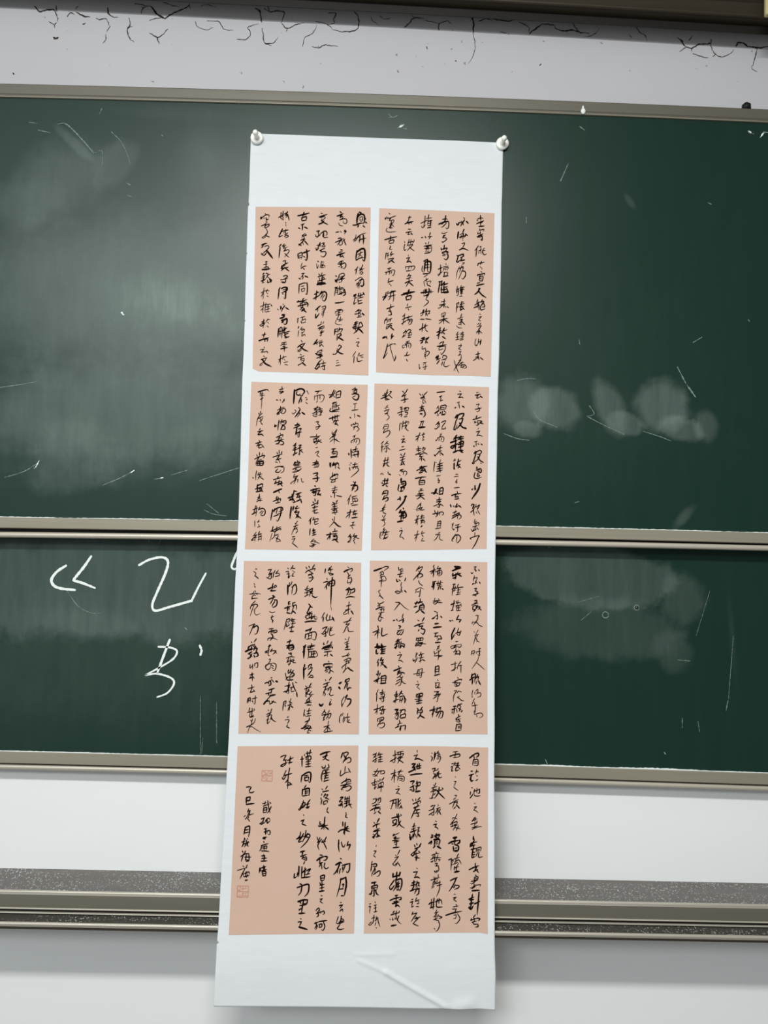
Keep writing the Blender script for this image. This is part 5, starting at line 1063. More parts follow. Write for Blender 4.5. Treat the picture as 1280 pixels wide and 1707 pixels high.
  '325,233 330,251;9=271,289 280,275;11=276,289 326,283;8=289,261 325,251;13=296,334 315,343;11=256,372 288,357 320,347;8=306,352 289,385;11=311,375 339,'
  '379 336,425 305,448 295,435;10=293,380 272,417;10=317,389 291,435;8=270,490 298,499 325,489;9=286,545 317,535;9=299,526 291,563 305,571;8=295,562 314,'
  '580;10=305,571 301,599;9=271,658 317,651;8=303,653 291,681;11=268,695 282,681 345,666;9=345,666 350,684 314,698;9=291,699 320,734;10=305,708 311,735 2'
  '85,771;9=262,767 270,749 311,744 358,761;8=291,690 332,684;8=286,808 269,830;8=269,830 300,816;9=116,76 134,76;8=98,100 122,118 118,132 109,150;10=118'
  ',145 152,172;8=107,219 119,233;9=113,242 123,260;7=110,293 97,316 61,326;8=124,288 120,311;8=75,325 139,315 181,323;8=125,315 149,328;8=112,329 94,348'
  ' 90,371;8=112,329 131,338;8=91,375 99,357;8=95,366 150,360;8=128,388 88,430;9=97,421 80,458 85,471;9=89,439 125,420 152,429 144,447 118,475;8=116,430 '
  '103,466 83,535;8=126,466 123,502 142,525 179,510;8=74,635 132,611 120,639;9=123,612 107,657 82,721;11=120,648 151,629 166,652 154,702 132,711;9=102,78'
  '4 112,798;10=152,756 130,788;10=78,848 95,825 140,806;10=131,811 160,846;9=118,820 137,838;8=1047,796 1033,815;9=1047,810 1043,833;9=1019,842 1075,836'
  ';8=1058,873 1036,896;9=995,910 1063,891 1067,886;8=1040,891 1054,909;9=1014,946 1050,927;10=1055,923 1078,927 1074,949;8=1046,923 1033,977;8=1024,959 '
  '1069,945;8=1065,950 1051,972 1074,963;9=1042,972 993,1014 1002,1023;8=1034,991 1026,1031;9=1008,1063 1030,1031 1053,1017;12=1053,1013 1081,1035 1108,1'
  '048;14=975,1167 997,1153;14=971,1203 985,1220;12=1037,1130 1029,1157;10=1038,1134 1069,1116 1065,1147;9=1038,1152 1065,1143;11=1047,1156 1022,1220;10='
  '1057,1165 1049,1201 1059,1232;11=1054,1228 1072,1205 1094,1209;8=1024,1291 1002,1336 1004,1394;9=1004,1385 1021,1345;9=1033,1300 1055,1273 1047,1308;8'
  '=1042,1295 1030,1344;12=1052,1313 1088,1316 1085,1352 1054,1388;9=1001,1456 993,1478;9=988,1478 985,1532 994,1540;8=1019,1447 1006,1478;8=1029,1478 10'
  '17,1531;8=1021,1504 1047,1486;8=1039,1504 1022,1540;8=1065,1450 1056,1486;9=1038,1491 1088,1481;8=1066,1495 1062,1530 1099,1538;8=1080,1508 1067,1530;'
  '9=841,810 895,804;12=796,838 846,823 896,818;11=896,818 896,836;10=819,846 873,836;10=819,869 892,858;9=851,864 848,913;11=821,905 839,896;11=880,890 '
  '903,908;9=863,954 868,967;12=819,1004 823,986 896,980 901,993;11=833,1017 878,1003;10=860,1008 834,1035;10=856,1017 879,1025 876,1070 857,1062;9=829,1'
  '049 870,1030;8=839,1062 861,1048;10=870,1025 883,1012 906,1011;9=879,1039 917,1060;9=837,1134 846,1147;10=895,1110 873,1142;10=820,1179 883,1155;10=86'
  '0,1160 852,1196;9=821,1206 866,1187;9=848,1196 827,1250 819,1286;9=822,1250 841,1268 832,1290;9=835,1232 862,1218;10=880,1205 863,1241;9=867,1218 894,'
  '1204 886,1258 877,1276;9=877,1267 896,1285 923,1275;9=890,1231 903,1222;14=787,1369 803,1383 825,1362;8=897,1316 902,1329;11=893,1338 885,1374 907,136'
  '0;9=841,1419 828,1446 810,1464;9=837,1432 856,1454;9=815,1473 856,1459 825,1499;9=842,1468 830,1517;9=826,1521 844,1508;8=886,1423 861,1472;9=861,1468'
  ' 901,1453 893,1489 875,1507;8=879,1467 853,1508;8=870,1485 884,1494;8=880,1525 877,1560;9=837,1583 895,1564;9=877,1560 870,1631;8=873,1578 834,1627;9='
  '878,1582 901,1608;10=843,1631 924,1616;14=621,819 620,932;11=609,873 627,859;9=653,832 726,812;8=689,804 686,836;9=654,850 718,839;9=667,840 665,922 6'
  '57,935;9=664,872 728,862 746,879 752,906 720,925;10=696,867 693,921;10=719,866 711,925;9=692,894 737,884;11=675,921 729,916;12=631,994 628,1021;13=623'
  ',1022 626,1102 627,1134;11=624,1048 650,1021;9=677,993 664,1030;9=668,1003 700,988 687,1025;9=669,1039 705,1020 693,1065;10=702,1047 680,1074 662,1102'
  ';9=675,1083 689,1083;9=676,1115 703,1092 717,1114 681,1115;9=647,1196 661,1209;10=701,1172 679,1209;10=639,1227 670,1213 707,1204;9=662,1218 649,1254;'
  '9=649,1263 690,1240;10=680,1226 650,1294 664,1298;9=650,1272 686,1275;9=708,1248 686,1280 727,1275;9=705,1288 661,1338 670,1347 706,1333;11=648,1361 6'
  '89,1351 712,1355;9=688,1315 684,1351;10=667,1378 712,1377;9=646,1423 638,1467 634,1485;9=647,1467 652,1485;9=691,1409 682,1431;9=669,1436 714,1426;8=6'
  '86,1422 679,1475;9=670,1462 706,1453;9=661,1485 711,1475;8=693,1493 690,1519;10=654,1538 699,1519;9=698,1506 668,1555 625,1605;11=620,1600 651,1591 68'
  '2,1564;9=652,1608 648,1613 696,1572;9=687,1572 710,1581 692,1599;10=670,1599 724,1594;9=697,1599 680,1639 703,1638;9=702,1616 716,1620;11=461,827 452,'
  '845;10=469,808 466,836 480,862;11=479,817 515,812 516,844 480,862;10=475,840 516,830;10=472,890 500,885 486,903;9=495,898 505,916;9=451,935 492,921 53'
  '3,924;9=474,935 457,980;9=462,975 484,957;9=492,939 489,979 476,1007;8=511,943 498,966 534,956;9=524,943 516,974 548,978;9=471,993 494,988;11=478,1047'
  ' 470,1070;10=500,1042 488,1078;11=474,1078 497,1069;9=447,1079 453,1119;10=524,1050 502,1087 489,1105;10=501,1069 534,1086 521,1113;9=462,1114 454,114'
  '6;9=472,1146 462,1123 512,1105;11=472,1146 527,1140;9=494,1114 490,1136;9=525,1095 508,1123;9=487,1163 479,1195;9=447,1204 501,1190;11=492,1190 467,12'
  '57 449,1258;9=435,1258 494,1239;9=474,1195 486,1266 468,1271;9=498,1217 538,1207;9=511,1212 508,1252;9=513,1256 540,1247;10=519,1167 534,1211 563,1264'
  ';11=563,1264 569,1304;9=546,1162 564,1171;10=443,1351 436,1396 433,1436;9=439,1356 461,1342 462,1360 449,1382;9=454,1382 463,1400;8=510,1319 498,1355;'
  '9=493,1350 525,1363;9=481,1386 521,1372;9=503,1363 496,1435;9=495,1399 483,1435;11=513,1390 532,1407;9=480,1497 494,1492;8=459,1524 477,1519;9=477,151'
  '9 499,1523 483,1559;9=475,1585 488,1567;11=484,1590 507,1598;8=291,812 270,849;9=239,881 284,857;9=278,830 272,907 290,911;8=261,867 244,894;8=248,890'
  ' 280,876;9=311,848 293,875 320,861;10=316,866 348,870 317,902;8=344,883 358,892;9=283,952 301,945;8=296,947 292,970 249,1029;8=249,1029 253,1007 293,9'
  '92 325,983;9=325,983 353,1000 346,1050 323,1055;9=249,1029 277,1051 304,1024;8=307,992 299,1024;9=312,1005 331,1018;8=313,1028 332,1041;9=308,1127 321'
  ',1122;10=251,1181 273,1167;9=273,1176 313,1144;10=282,1167 292,1189;11=304,1153 310,1189 288,1203;9=317,1144 341,1171;14=359,1157 377,1165;11=294,1243'
  ' 348,1224;10=321,1238 313,1278;10=263,1279 313,1265;10=295,1270 287,1297;13=305,1296 359,1286;9=314,1296 266,1350;13=249,1377 271,1350 302,1345;9=302,'
  '1345 303,1372;10=308,1376 330,1362 343,1340;9=325,1349 371,1362;8=292,1430 302,1443;9=328,1420 316,1456;9=280,1474 329,1451;9=316,1456 303,1483;9=281,'
  '1492 330,1473;9=299,1487 288,1554 297,1558 314,1535;9=282,1527 305,1518;9=330,1482 318,1527;9=326,1500 341,1526 373,1543;9=322,1513 346,1526;11=81,830'
  ' 73,857;14=52,880 87,862 123,852;11=109,834 106,870;12=80,902 115,879;12=77,947 99,933 116,897;11=94,906 117,928;11=141,833 129,870;11=142,851 164,846'
  ' 148,892;11=134,897 171,887;12=161,883 176,914 154,928;11=135,915 145,937;9=102,1005 99,1037;9=104,1037 121,1018;9=125,1000 127,1050;9=147,991 144,102'
  '2;9=152,991 174,986 174,1026 154,1031;9=102,1104 142,1090;9=124,1081 112,1122;9=99,1135 143,1121;9=129,1099 127,1161;8=107,1122 103,1140;8=139,1125 14'
  '9,1139;9=124,1197 130,1228;9=89,1234 125,1224 152,1215;9=130,1228 113,1264;10=113,1269 149,1259;10=144,1246 158,1263;9=93,1327 86,1372;9=93,1331 115,1'
  '318 117,1362;8=98,1349 116,1344;8=106,1318 95,1371;9=134,1331 183,1316;9=164,1299 163,1375 149,1370;10=135,1348 144,1362;9=115,1415 107,1451;9=94,1460'
  ' 157,1441;9=138,1419 137,1503;9=156,1423 161,1441;8=121,1460 118,1499 158,1481;10=123,1504 159,1494;8=129,1530 139,1552;8=146,1521 134,1556;8=173,1516'
  ' 157,1560 91,1601;9=91,1597 126,1579;7=143,1556 122,1592 102,1654;7=118,1601 140,1592 182,1617 233,1641')),
 'r3': (-0.0, 1.807, (
  '8=1036,45 1064,37;8=1055,44 1037,72;10=1009,101 1019,110 1028,96;9=1051,63 1051,91;10=1051,77 1065,81;11=1083,71 1093,80;9=1042,132 1029,184;8=1038,15'
  '6 1070,146 1061,174;9=1061,169 1052,206 1038,206;11=1024,216 1034,202;11=1094,191 1099,207;9=1052,188 1071,201;10=1043,257 1067,250;9=1067,252 1048,28'
  '0;10=1053,280 1076,289 1053,321 1040,322;9=1026,322 1090,302;9=1035,313 1063,330;10=1045,377 1068,372 1064,399;9=1017,419 1054,404 1082,399;10=1045,40'
  '0 1073,390;10=1031,428 1027,464;9=1036,427 1064,422 1055,464;10=1032,464 1059,459;9=1055,468 1032,483;10=1078,417 1064,454;10=1069,436 1101,435 1078,4'
  '63;10=1092,449 1115,467;8=1060,519 1083,518;9=1083,518 1074,564 1033,615;8=1024,602 1028,583 1061,592;9=1056,578 1075,592 1093,614;9=1093,614 1126,627'
  ';7=1043,674 1052,688;7=1085,660 1066,692;7=1048,715 1094,701;8=1066,692 1053,747 1038,802;7=1080,710 1062,738;9=1062,738 1076,756;7=1067,756 1100,782;'
  '8=1072,774 1081,765;11=1105,837 1109,843;14=845,44 906,47;14=873,44 846,72;13=823,86 869,67 906,57;12=828,110 823,142;12=828,137 860,118;12=860,109 85'
  '6,164;11=828,160 861,146;11=879,99 870,127;12=874,122 907,108;12=884,122 916,140;11=856,151 847,169;10=829,220 857,215;10=843,215 834,248 821,327;9=82'
  '0,267 857,247;10=857,238 844,285;8=835,285 858,275;9=885,215 871,247;9=862,257 932,241;9=885,247 877,321;8=872,275 909,269;8=872,298 909,292;9=863,321'
  ' 905,311;9=908,246 932,246;10=845,377 836,432 823,478;11=813,419 855,399;10=814,478 837,469;9=864,381 869,399;9=882,376 878,413;8=864,404 910,394;9=87'
  '3,422 870,477;9=860,431 915,416;8=874,449 906,444;9=870,477 911,472;9=892,421 888,477;8=910,407 915,439;11=801,575 820,579;9=824,569 838,578;11=889,52'
  '2 866,569;9=871,564 903,559;12=912,563 894,591;12=853,646 826,706 822,752;11=822,756 854,706;9=890,646 877,696;10=863,696 914,682;10=914,673 896,723;8'
  '=877,705 891,719;9=864,778 887,776;8=823,843 818,825 874,810 915,800;8=915,800 920,818 892,837;7=869,805 860,842;10=640,35 631,58;10=599,101 659,76;11'
  '=641,63 633,151;9=632,95 609,124;8=655,90 660,109;8=682,43 669,67;9=669,71 706,61 683,85;9=664,95 715,80;10=678,90 674,136;9=697,85 688,145;9=715,84 7'
  '20,112 698,140;8=679,113 711,108;11=633,197 630,253;11=620,244 625,253;9=643,197 666,192;11=647,206 635,280;9=684,191 676,228;9=666,215 731,204;9=676,'
  '233 717,223;9=708,186 695,251;8=685,247 727,237;10=690,251 681,279;9=709,251 704,274;11=723,264 737,273;8=655,358 646,381;8=687,362 697,375;9=636,390 '
  '646,386 711,380;9=687,380 660,417 637,409;8=637,404 669,390;9=678,399 729,402;8=647,486 684,498;8=675,500 680,522;12=630,560 653,550;8=648,546 680,522'
  ';10=680,518 681,563 667,555;11=713,535 727,549;13=658,610 695,604;13=645,646 724,636;10=651,701 692,695;9=674,696 656,733;9=656,733 706,722;10=711,722'
  ' 725,754 688,750;8=683,728 679,750;9=684,768 707,754;12=666,791 716,786;10=703,818 685,846;9=685,846 704,850;10=496,48 473,81 460,99;9=482,76 524,52 5'
  '15,84;8=483,94 497,103;10=515,80 493,117 433,188;10=484,131 511,121 530,139 498,163;10=483,127 480,168;9=489,191 499,219;9=499,219 532,241;8=458,284 5'
  '04,260 542,273;9=468,293 459,312;9=509,274 501,347 492,338;8=477,302 500,297;9=506,366 511,384;11=456,413 498,403;11=479,394 461,431;11=448,450 480,44'
  '0;10=511,384 489,421;10=498,407 535,393;9=525,407 540,420 503,430;11=503,439 544,429 545,475;11=503,439 499,485;9=508,457 540,448;9=508,476 536,466;11'
  '=499,480 462,509;13=522,485 555,511;9=487,577 505,585;11=551,553 529,590;11=456,637 501,618 547,603;10=511,613 497,640;10=506,640 539,630 521,654;11=5'
  '21,658 558,671 545,712 521,699;10=502,668 493,686;11=481,750 477,777;10=485,754 541,749 536,776;9=499,754 500,777;9=518,754 513,777;9=486,777 536,772;'
  '9=472,800 541,790;9=500,786 468,827 482,832;9=496,809 542,803 574,807;10=537,790 519,831;9=509,795 546,803;9=287,62 292,94;8=292,94 324,75 334,98;8=33'
  '0,102 302,112;9=311,84 312,135;9=279,136 335,121;9=307,135 298,159 330,149;11=271,182 276,205 290,200;9=294,186 313,200;10=359,176 350,199;9=359,166 3'
  '64,180;8=322,209 314,246 328,259;9=323,259 315,296;9=259,307 273,297 315,301;9=264,311 292,320 320,301;9=324,287 329,310;11=352,291 371,309;9=266,408 '
  '308,411 285,444 254,486;8=294,412 317,420 350,452 397,481;11=247,586 265,582;10=279,572 288,590;9=343,520 330,571;9=302,590 348,571;10=348,561 340,603'
  ' 353,580;12=303,635 322,640;10=322,644 304,663;9=290,686 355,671;9=309,685 286,709 300,722 327,690;9=350,685 328,721 310,717;9=301,763 283,781;9=274,7'
  '91 329,762;10=306,781 261,827;9=270,818 320,799;9=311,790 303,853;9=329,789 321,821;10=334,808 362,816 354,848;9=330,830 362,834;13=46,104 92,87 129,7'
  '2;9=129,72 161,58 189,64 144,102;9=102,126 130,107 140,134 103,144;8=121,126 108,163;8=108,172 149,153 164,194 95,209;8=100,200 141,190;9=122,153 120,'
  '264;8=93,306 115,287;8=97,310 112,338 99,356;10=107,342 145,378;9=91,416 100,430;9=100,430 128,420 155,401;8=87,448 119,438;11=74,481 115,461 156,456;'
  '8=109,429 101,471;9=115,484 152,474 148,502;8=129,466 122,557;8=102,517 157,506;9=121,521 99,576 118,594 131,562;8=103,549 154,566;10=96,640 101,667;1'
  '0=51,705 115,680;10=101,667 94,763;9=97,694 66,736;8=106,699 116,712;11=138,662 135,730 158,734 194,715;14=95,817 92,858;12=73,849 119,839;12=137,816 '
  '133,857;13=124,848 183,838;8=1022,866 1018,907;8=1022,870 1050,861 1041,906;8=1027,888 1050,883;8=1064,874 1114,864;9=1096,837 1101,905 1082,896;8=106'
  '8,883 1073,892;8=1096,905 1078,960 1024,1038;8=1074,978 1106,1004 1153,1044;12=1029,1087 1020,1132;11=1006,1146 1052,1114;11=1033,1096 1061,1086 1053,'
  '1168;9=1034,1119 1057,1114;12=1034,1141 1030,1186;10=1084,1091 1066,1131;11=1075,1118 1098,1108;9=1093,1117 1085,1149;9=1075,1154 1066,1185;12=1094,11'
  '53 1112,1189;8=1039,1240 1031,1267 1031,1303;8=1035,1302 1026,1312;8=1067,1248 1085,1230 1086,1257 1067,1284;8=1081,1270 1113,1265 1113,1296 1081,1310'
  ';8=1058,1257 1054,1280;8=1054,1320 1027,1383;8=1032,1392 1087,1382;9=1054,1356 1064,1418 1046,1454;8=1064,1436 1051,1476;8=1060,1471 1110,1457 1133,14'
  '66 1133,1488 1101,1504;8=1074,1476 1083,1498;9=864,810 837,847;8=823,847 874,828 915,832;9=869,846 856,874;8=842,879 884,864;10=879,869 856,906;9=893,'
  '860 916,882;10=866,896 916,895;10=907,873 903,909;9=862,973 858,1046 845,1059;8=821,1001 880,986;9=826,1060 844,1050 876,1023;9=917,968 890,1004;8=890'
  ',1004 881,1045;9=895,1009 931,1003;9=918,1008 918,1080;9=887,1122 896,1135;9=855,1163 896,1144 928,1139 919,1157;8=878,1153 860,1180 897,1207;9=837,11'
  '72 924,1175;9=910,1170 901,1198 869,1207 855,1194;8=883,1180 874,1212;8=856,1252 879,1247;9=879,1252 852,1297 848,1355;9=897,1251 884,1270;8=925,1260 '
  '897,1251;9=889,1314 907,1323 926,1340 953,1344;8=884,1314 907,1300;11=849,1400 881,1395;11=835,1431 872,1417;10=862,1404 854,1471;10=840,1449 836,1467'
  ';10=899,1377 885,1413;10=894,1386 935,1371;10=908,1385 922,1403;10=899,1417 927,1430;10=917,1407 904,1448;11=936,1438 923,1452;9=881,1422 886,1457;10='
  '900,1475 905,1497;9=873,1515 923,1487;9=891,1501 878,1528 923,1514;9=900,1519 914,1545 873,1542;8=873,1528 910,1528;10=883,1568 874,1630;10=883,1573 9'
  '24,1567 924,1625;9=897,1590 919,1585;9=897,1603 920,1600;9=874,1630 920,1625;8=685,828 708,836;8=690,841 676,869;9=653,874 658,905;8=658,905 686,882;8'
  '=718,859 695,886;9=654,919 737,913;9=695,868 696,941 687,959;8=695,927 732,922;11=669,1022 666,1094;10=669,1027 701,1017 702,1085;9=674,1049 700,1044;'
  '9=675,1072 700,1067;11=661,1108 716,1093;9=690,1148 699,1157;8=667,1180 713,1174;9=676,1184 672,1220;9=708,1179 700,1220 681,1202;10=672,1225 723,1221'
  ';9=659,1265 709,1257;9=696,1260 678,1287;10=660,1301 687,1291 724,1286;9=719,1277 706,1309;9=700,1264 693,1354 679,1350;9=683,1305 651,1332;11=661,140'
  '3 657,1435 645,1506;12=621,1444 680,1425;9=653,1453 640,1484;9=666,1443 680,1461;11=693,1416 685,1452;10=698,1425 725,1411 717,1442;11=680,1461 735,14'
  '47 749,1460 740,1504 722,1513;10=708,1456 681,1501;9=726,1460 704,1514;10=468,818 505,822 524,831;8=479,891 475,954;10=448,955 452,973 471,959;8=492,8'
  '95 470,932;9=467,986 484,954 493,936;9=525,885 511,926;8=502,917 557,898;9=507,944 553,934;9=534,899 517,989;9=508,976 535,962;10=540,957 567,970;9=50'
  '0,1053 487,1107;8=500,1057 541,1043;9=541,1043 529,1129 515,1124;8=455,1099 510,1089 565,1079;8=509,1062 514,1080;8=505,1089 515,1107;8=487,1112 528,1'
  '106;7=493,1165 504,1179;8=480,1201 511,1192;8=512,1196 489,1224;8=494,1228 508,1232 520,1248;11=490,1291 486,1322;11=495,1291 545,1281 541,1317;10=500'
  ',1308 541,1303;11=518,1286 510,1375;9=495,1322 546,1312;9=473,1340 541,1334;11=487,1358 546,1348;11=492,1380 542,1370;10=497,1424 511,1438;10=547,1410'
  ' 529,1437;11=502,1442 498,1482;10=507,1447 543,1437 548,1459 521,1477;9=512,1464 543,1456;10=535,1477 508,1518;10=508,1518 499,1513;12=526,1491 572,15'
  '16;14=326,826 317,853;12=344,830 363,843;12=266,850 293,831;11=284,822 276,863;8=313,890 327,898;9=295,922 336,912;9=336,914 310,958;9=305,971 328,971'
  ' 352,988;10=307,1025 316,1039;12=262,1071 307,1052 339,1038;9=321,1061 299,1084 335,1070;12=299,1106 308,1093 358,1087 368,1100;9=336,1101 318,1124 29'
  '1,1138;9=318,1124 341,1146 328,1204 306,1214;9=291,1169 332,1146;9=283,1201 328,1169;9=350,1123 336,1146;9=332,1155 360,1186 383,1192;11=293,1268 289,'
  '1299;10=271,1304 312,1290;10=280,1317 317,1308;10=294,1299 282,1380;9=268,1358 322,1339;9=263,1367 286,1366;11=343,1262 317,1308;10=335,1280 358,1293;'
  '10=322,1321 367,1311 373,1378;9=331,1334 323,1370;9=354,1325 341,1374;9=367,1324 386,1342 378,1373;9=336,1352 359,1342;13=283,1442 315,1437;11=310,144'
  '1 293,1468;10=284,1482 315,1468 289,1504;10=315,1464 308,1530 280,1513;10=329,1446 379,1440 375,1471;10=347,1445 329,1481;11=339,1490 330,1517;10=339,'
  '1490 384,1480 380,1520;11=339,1521 385,1511;9=326,1539 331,1574;8=309,1579 354,1565;8=335,1556 300,1610 287,1615;10=291,1610 327,1596;11=341,1592 337,'
  '1640;9=341,1596 386,1586;10=386,1586 382,1635;8=332,1614 328,1636;12=87,872 84,912;13=82,845 123,835;12=101,858 128,848;12=146,830 138,880;11=129,871 '
  '179,861;11=138,889 175,881;12=93,912 107,903;12=143,871 139,911;12=130,909 175,904;9=112,962 95,998;11=109,993 105,1034;12=140,947 127,979;10=127,975 '
  '163,965;9=159,988 132,1029;11=136,997 169,1024;14=169,1024 192,1046;9=158,965 141,997;11=110,1074 107,1124;10=93,1106 102,1119;10=129,1096 121,1123;11'
  '=72,1174 135,1141;10=112,1133 104,1196;10=108,1160 86,1187;11=144,1123 141,1190;11=148,1127 185,1122 182,1189;9=149,1145 181,1142;9=149,1166 181,1163;'
  '12=136,1195 191,1189;8=115,1254 93,1303;9=102,1298 99,1370;9=129,1285 179,1275;9=156,1253 152,1311;9=138,1298 175,1293 171,1319 139,1316;9=126,1338 18'
  '5,1328;10=166,1319 167,1364 149,1369;9=140,1347 149,1356;9=109,1396 106,1490;10=78,1446 137,1427;8=110,1445 88,1481;9=141,1418 133,1445;9=141,1422 173'
  ',1408;10=133,1449 192,1439;9=168,1413 151,1471;9=151,1467 143,1485 170,1480;10=174,1444 170,1484;9=116,1529 113,1561;9=121,1529 171,1515 167,1542 126,'
  '1556;9=130,1543 162,1537;9=144,1556 113,1596 118,1605;9=136,1578 176,1568 182,1595 155,1617 132,1613')),
 'l4': (-0.308, 1.354, (
  '11=1018,44 1001,96;10=1019,50 1057,36 1071,49 1044,82;10=1029,59 1044,91 1057,63;10=1053,82 1021,137;10=1026,123 1077,86 1097,99 1093,127 1060,138;9=1'
  '046,169 1043,228;9=1004,206 1001,256 1048,228 1090,218;9=1075,186 1100,227;9=1064,278 1050,305;10=1013,324 1041,305 1088,286 1102,304 1079,314;9=1050,'
  '296 1065,314 1083,300;10=1008,346 1108,322;10=1065,323 1014,378 1033,382;10=1033,364 1089,345 1109,363 1081,390 1057,391;9=1051,332 1057,364;11=1007,4'
  '55 1030,445;10=1035,450 999,491 1027,486;10=1027,490 1014,526 990,518;10=995,527 1023,508 1033,544;10=1054,445 1051,481;10=1050,467 1097,458;10=1051,4'
  '90 1103,480;10=1073,449 1066,534;10=1047,508 1089,498;10=1052,539 1085,516;10=1092,440 1094,507 1119,547;10=1085,516 1118,511;9=1063,588 1068,601;10=1'
  '068,604 1064,628 1083,634;11=1037,673 1039,713;11=1061,677 1058,731 1045,775;11=998,763 1025,744 1100,730;11=1058,739 1055,788;12=1086,712 1063,739 11'
  '06,758;13=804,63 851,44 898,34;10=851,44 866,57 829,95;10=828,86 876,71;10=866,67 843,104 825,113;10=853,94 863,108 892,117;10=822,173 832,191 851,177'
  ';9=855,163 851,200;10=883,153 889,181 865,190;11=833,214 820,268 826,309;10=837,209 894,199;10=861,204 853,240;10=838,241 900,226;10=871,217 850,304;1'
  '0=849,259 891,249;10=849,281 892,272;10=845,309 897,294;9=829,377 839,390;10=880,353 862,381;11=839,404 896,392;9=830,422 826,440;9=822,458 823,476;10'
  '=832,476 824,521;10=864,421 846,453;9=864,435 888,430 861,471;10=860,453 903,474;10=852,489 848,516 876,511;10=856,489 885,484 881,506;9=892,546 883,5'
  '69 888,582;10=883,582 903,595;10=820,672 821,699 835,690;10=817,717 868,689;11=866,632 860,743;11=808,712 845,712 897,702;10=855,716 832,743;12=874,72'
  '0 908,744;11=628,85 631,181;10=614,112 648,105;9=651,66 651,80;10=665,56 722,46;10=707,23 699,70;10=678,38 680,84;10=661,89 709,79 710,111 667,116;10='
  '671,88 667,116;10=684,70 693,180;10=668,134 715,126;10=669,157 716,147;10=665,180 717,172;11=634,258 627,321;12=634,262 676,234 709,229 720,252 713,32'
  '0 698,311;10=658,262 696,254;10=659,276 665,312;10=659,280 697,272 696,302;10=665,307 698,302;10=676,348 658,375;11=644,384 642,447;12=644,389 701,374'
  ' 710,388 708,442;10=668,402 701,397;10=669,420 697,415;10=651,445 703,435;10=673,393 673,438;11=657,488 649,519 622,560;10=644,515 672,505 664,541 613'
  ',564;9=613,564 623,573 664,523;10=719,478 687,523;10=682,523 715,513;10=701,505 693,550;10=683,550 721,536;10=693,554 712,549;9=662,614 667,623;10=641'
  ',671 664,659;10=669,657 651,693;10=651,697 671,703 694,712;10=640,768 637,799 610,830;11=605,831 637,817 679,803;10=669,781 651,817 638,843;10=691,754'
  ' 684,816;11=679,807 716,785 731,802 722,824;10=706,780 694,812;10=689,812 731,815;10=423,93 451,79 474,76;10=474,76 457,111 448,125;9=453,124 486,115;'
  '10=472,124 473,156 450,179;10=450,179 426,175 454,156 491,142;10=518,87 510,119 519,123;10=491,124 547,95;10=514,110 507,160;10=501,146 539,137;9=480,'
  '215 450,288;10=445,284 460,297 482,265;10=513,192 505,246;11=468,261 538,241;10=505,237 502,292 502,382;10=503,296 476,329;10=495,351 543,341;10=513,3'
  '23 543,345;10=108,375 136,370 155,375;10=155,375 138,406 143,423;10=143,423 167,422 185,410;12=113,470 150,460;10=150,460 147,496;12=124,496 152,492;1'
  '2=113,470 115,523;12=116,531 149,525 191,520;9=141,568 129,604;9=133,595 156,585 130,626;8=98,640 116,626;8=153,603 140,630;9=122,648 144,626 191,611;'
  '9=113,662 127,648;9=145,639 132,661;9=136,657 157,683;11=117,732 106,799;11=117,737 154,723 159,771 150,820;10=114,759 151,752;10=115,785 152,776;10=1'
  '13,830 123,843;10=141,833 146,842;9=271,521 308,511;9=294,503 290,529;9=277,543 337,520;10=282,556 280,601;10=282,561 311,556 308,601;9=283,579 311,57'
  '4;9=280,601 312,596;10=317,493 329,556 346,604;10=353,546 335,582 318,605;9=337,506 351,520;10=264,659 291,645;10=291,645 279,681 251,699;10=251,699 2'
  '70,703 303,685;9=279,677 284,690;10=311,663 303,685;10=307,676 329,649 349,662;10=320,667 322,694 349,671;10=296,747 319,742;10=315,742 307,769;10=297'
  ',774 339,760 353,768 350,795 331,791;10=307,774 312,796;9=325,769 321,787;11=291,827 323,817;10=309,826 305,841;11=1004,834 1003,887 1012,939;10=1001,'
  '878 1010,860;10=1029,851 1039,886 1053,895 1067,868;10=1094,846 1081,885;11=1086,881 1114,872 1096,920;10=1024,996 1038,1004;13=983,1053 1025,1031 103'
  '9,1039;12=1020,1044 994,1105 963,1140;10=1003,1088 1000,1127;10=1026,1087 1018,1131;11=1044,1057 1114,1038;11=1114,1038 1111,1095 1093,1121 1083,1108;'
  '10=1072,1056 1046,1118;10=1049,1070 1045,1096;10=1034,1170 1026,1235 1001,1330;12=1029,1183 1080,1160;13=1080,1160 1087,1225 1071,1320;10=1049,1226 10'
  '63,1217 1055,1252;10=1027,1265 1064,1260;11=1043,1321 1066,1320;9=1035,1379 1049,1381;10=1027,1407 1059,1398;9=1059,1398 1032,1432;10=1033,1454 1056,1'
  '436 1061,1459;9=1021,1500 1004,1551;9=1004,1555 1023,1559 1045,1525;10=1048,1496 1045,1546 1032,1575;9=1054,1517 1073,1529 1050,1542;10=1027,1559 1078'
  ',1541;10=1032,1575 1015,1601 1043,1609 1078,1600;9=797,811 807,837;10=825,815 803,863;10=803,859 822,845;10=840,828 809,881 820,925;9=859,836 841,854;'
  '10=845,858 883,845;10=886,809 860,862;10=864,862 879,889 894,919;10=831,968 859,972;13=804,1017 836,994 873,981;11=878,981 901,985 888,1011 865,1016;1'
  '0=832,1008 829,1047;10=829,1043 861,1033;10=843,1042 825,1077;10=847,1047 854,1094;10=880,1037 872,1072;10=872,1072 891,1089 919,1076;11=842,1155 848,'
  '1194;11=842,1155 879,1146 876,1189;10=847,1173 875,1168;10=848,1194 876,1189;10=839,1212 849,1237;10=840,1233 882,1224;10=858,1203 860,1280;10=841,125'
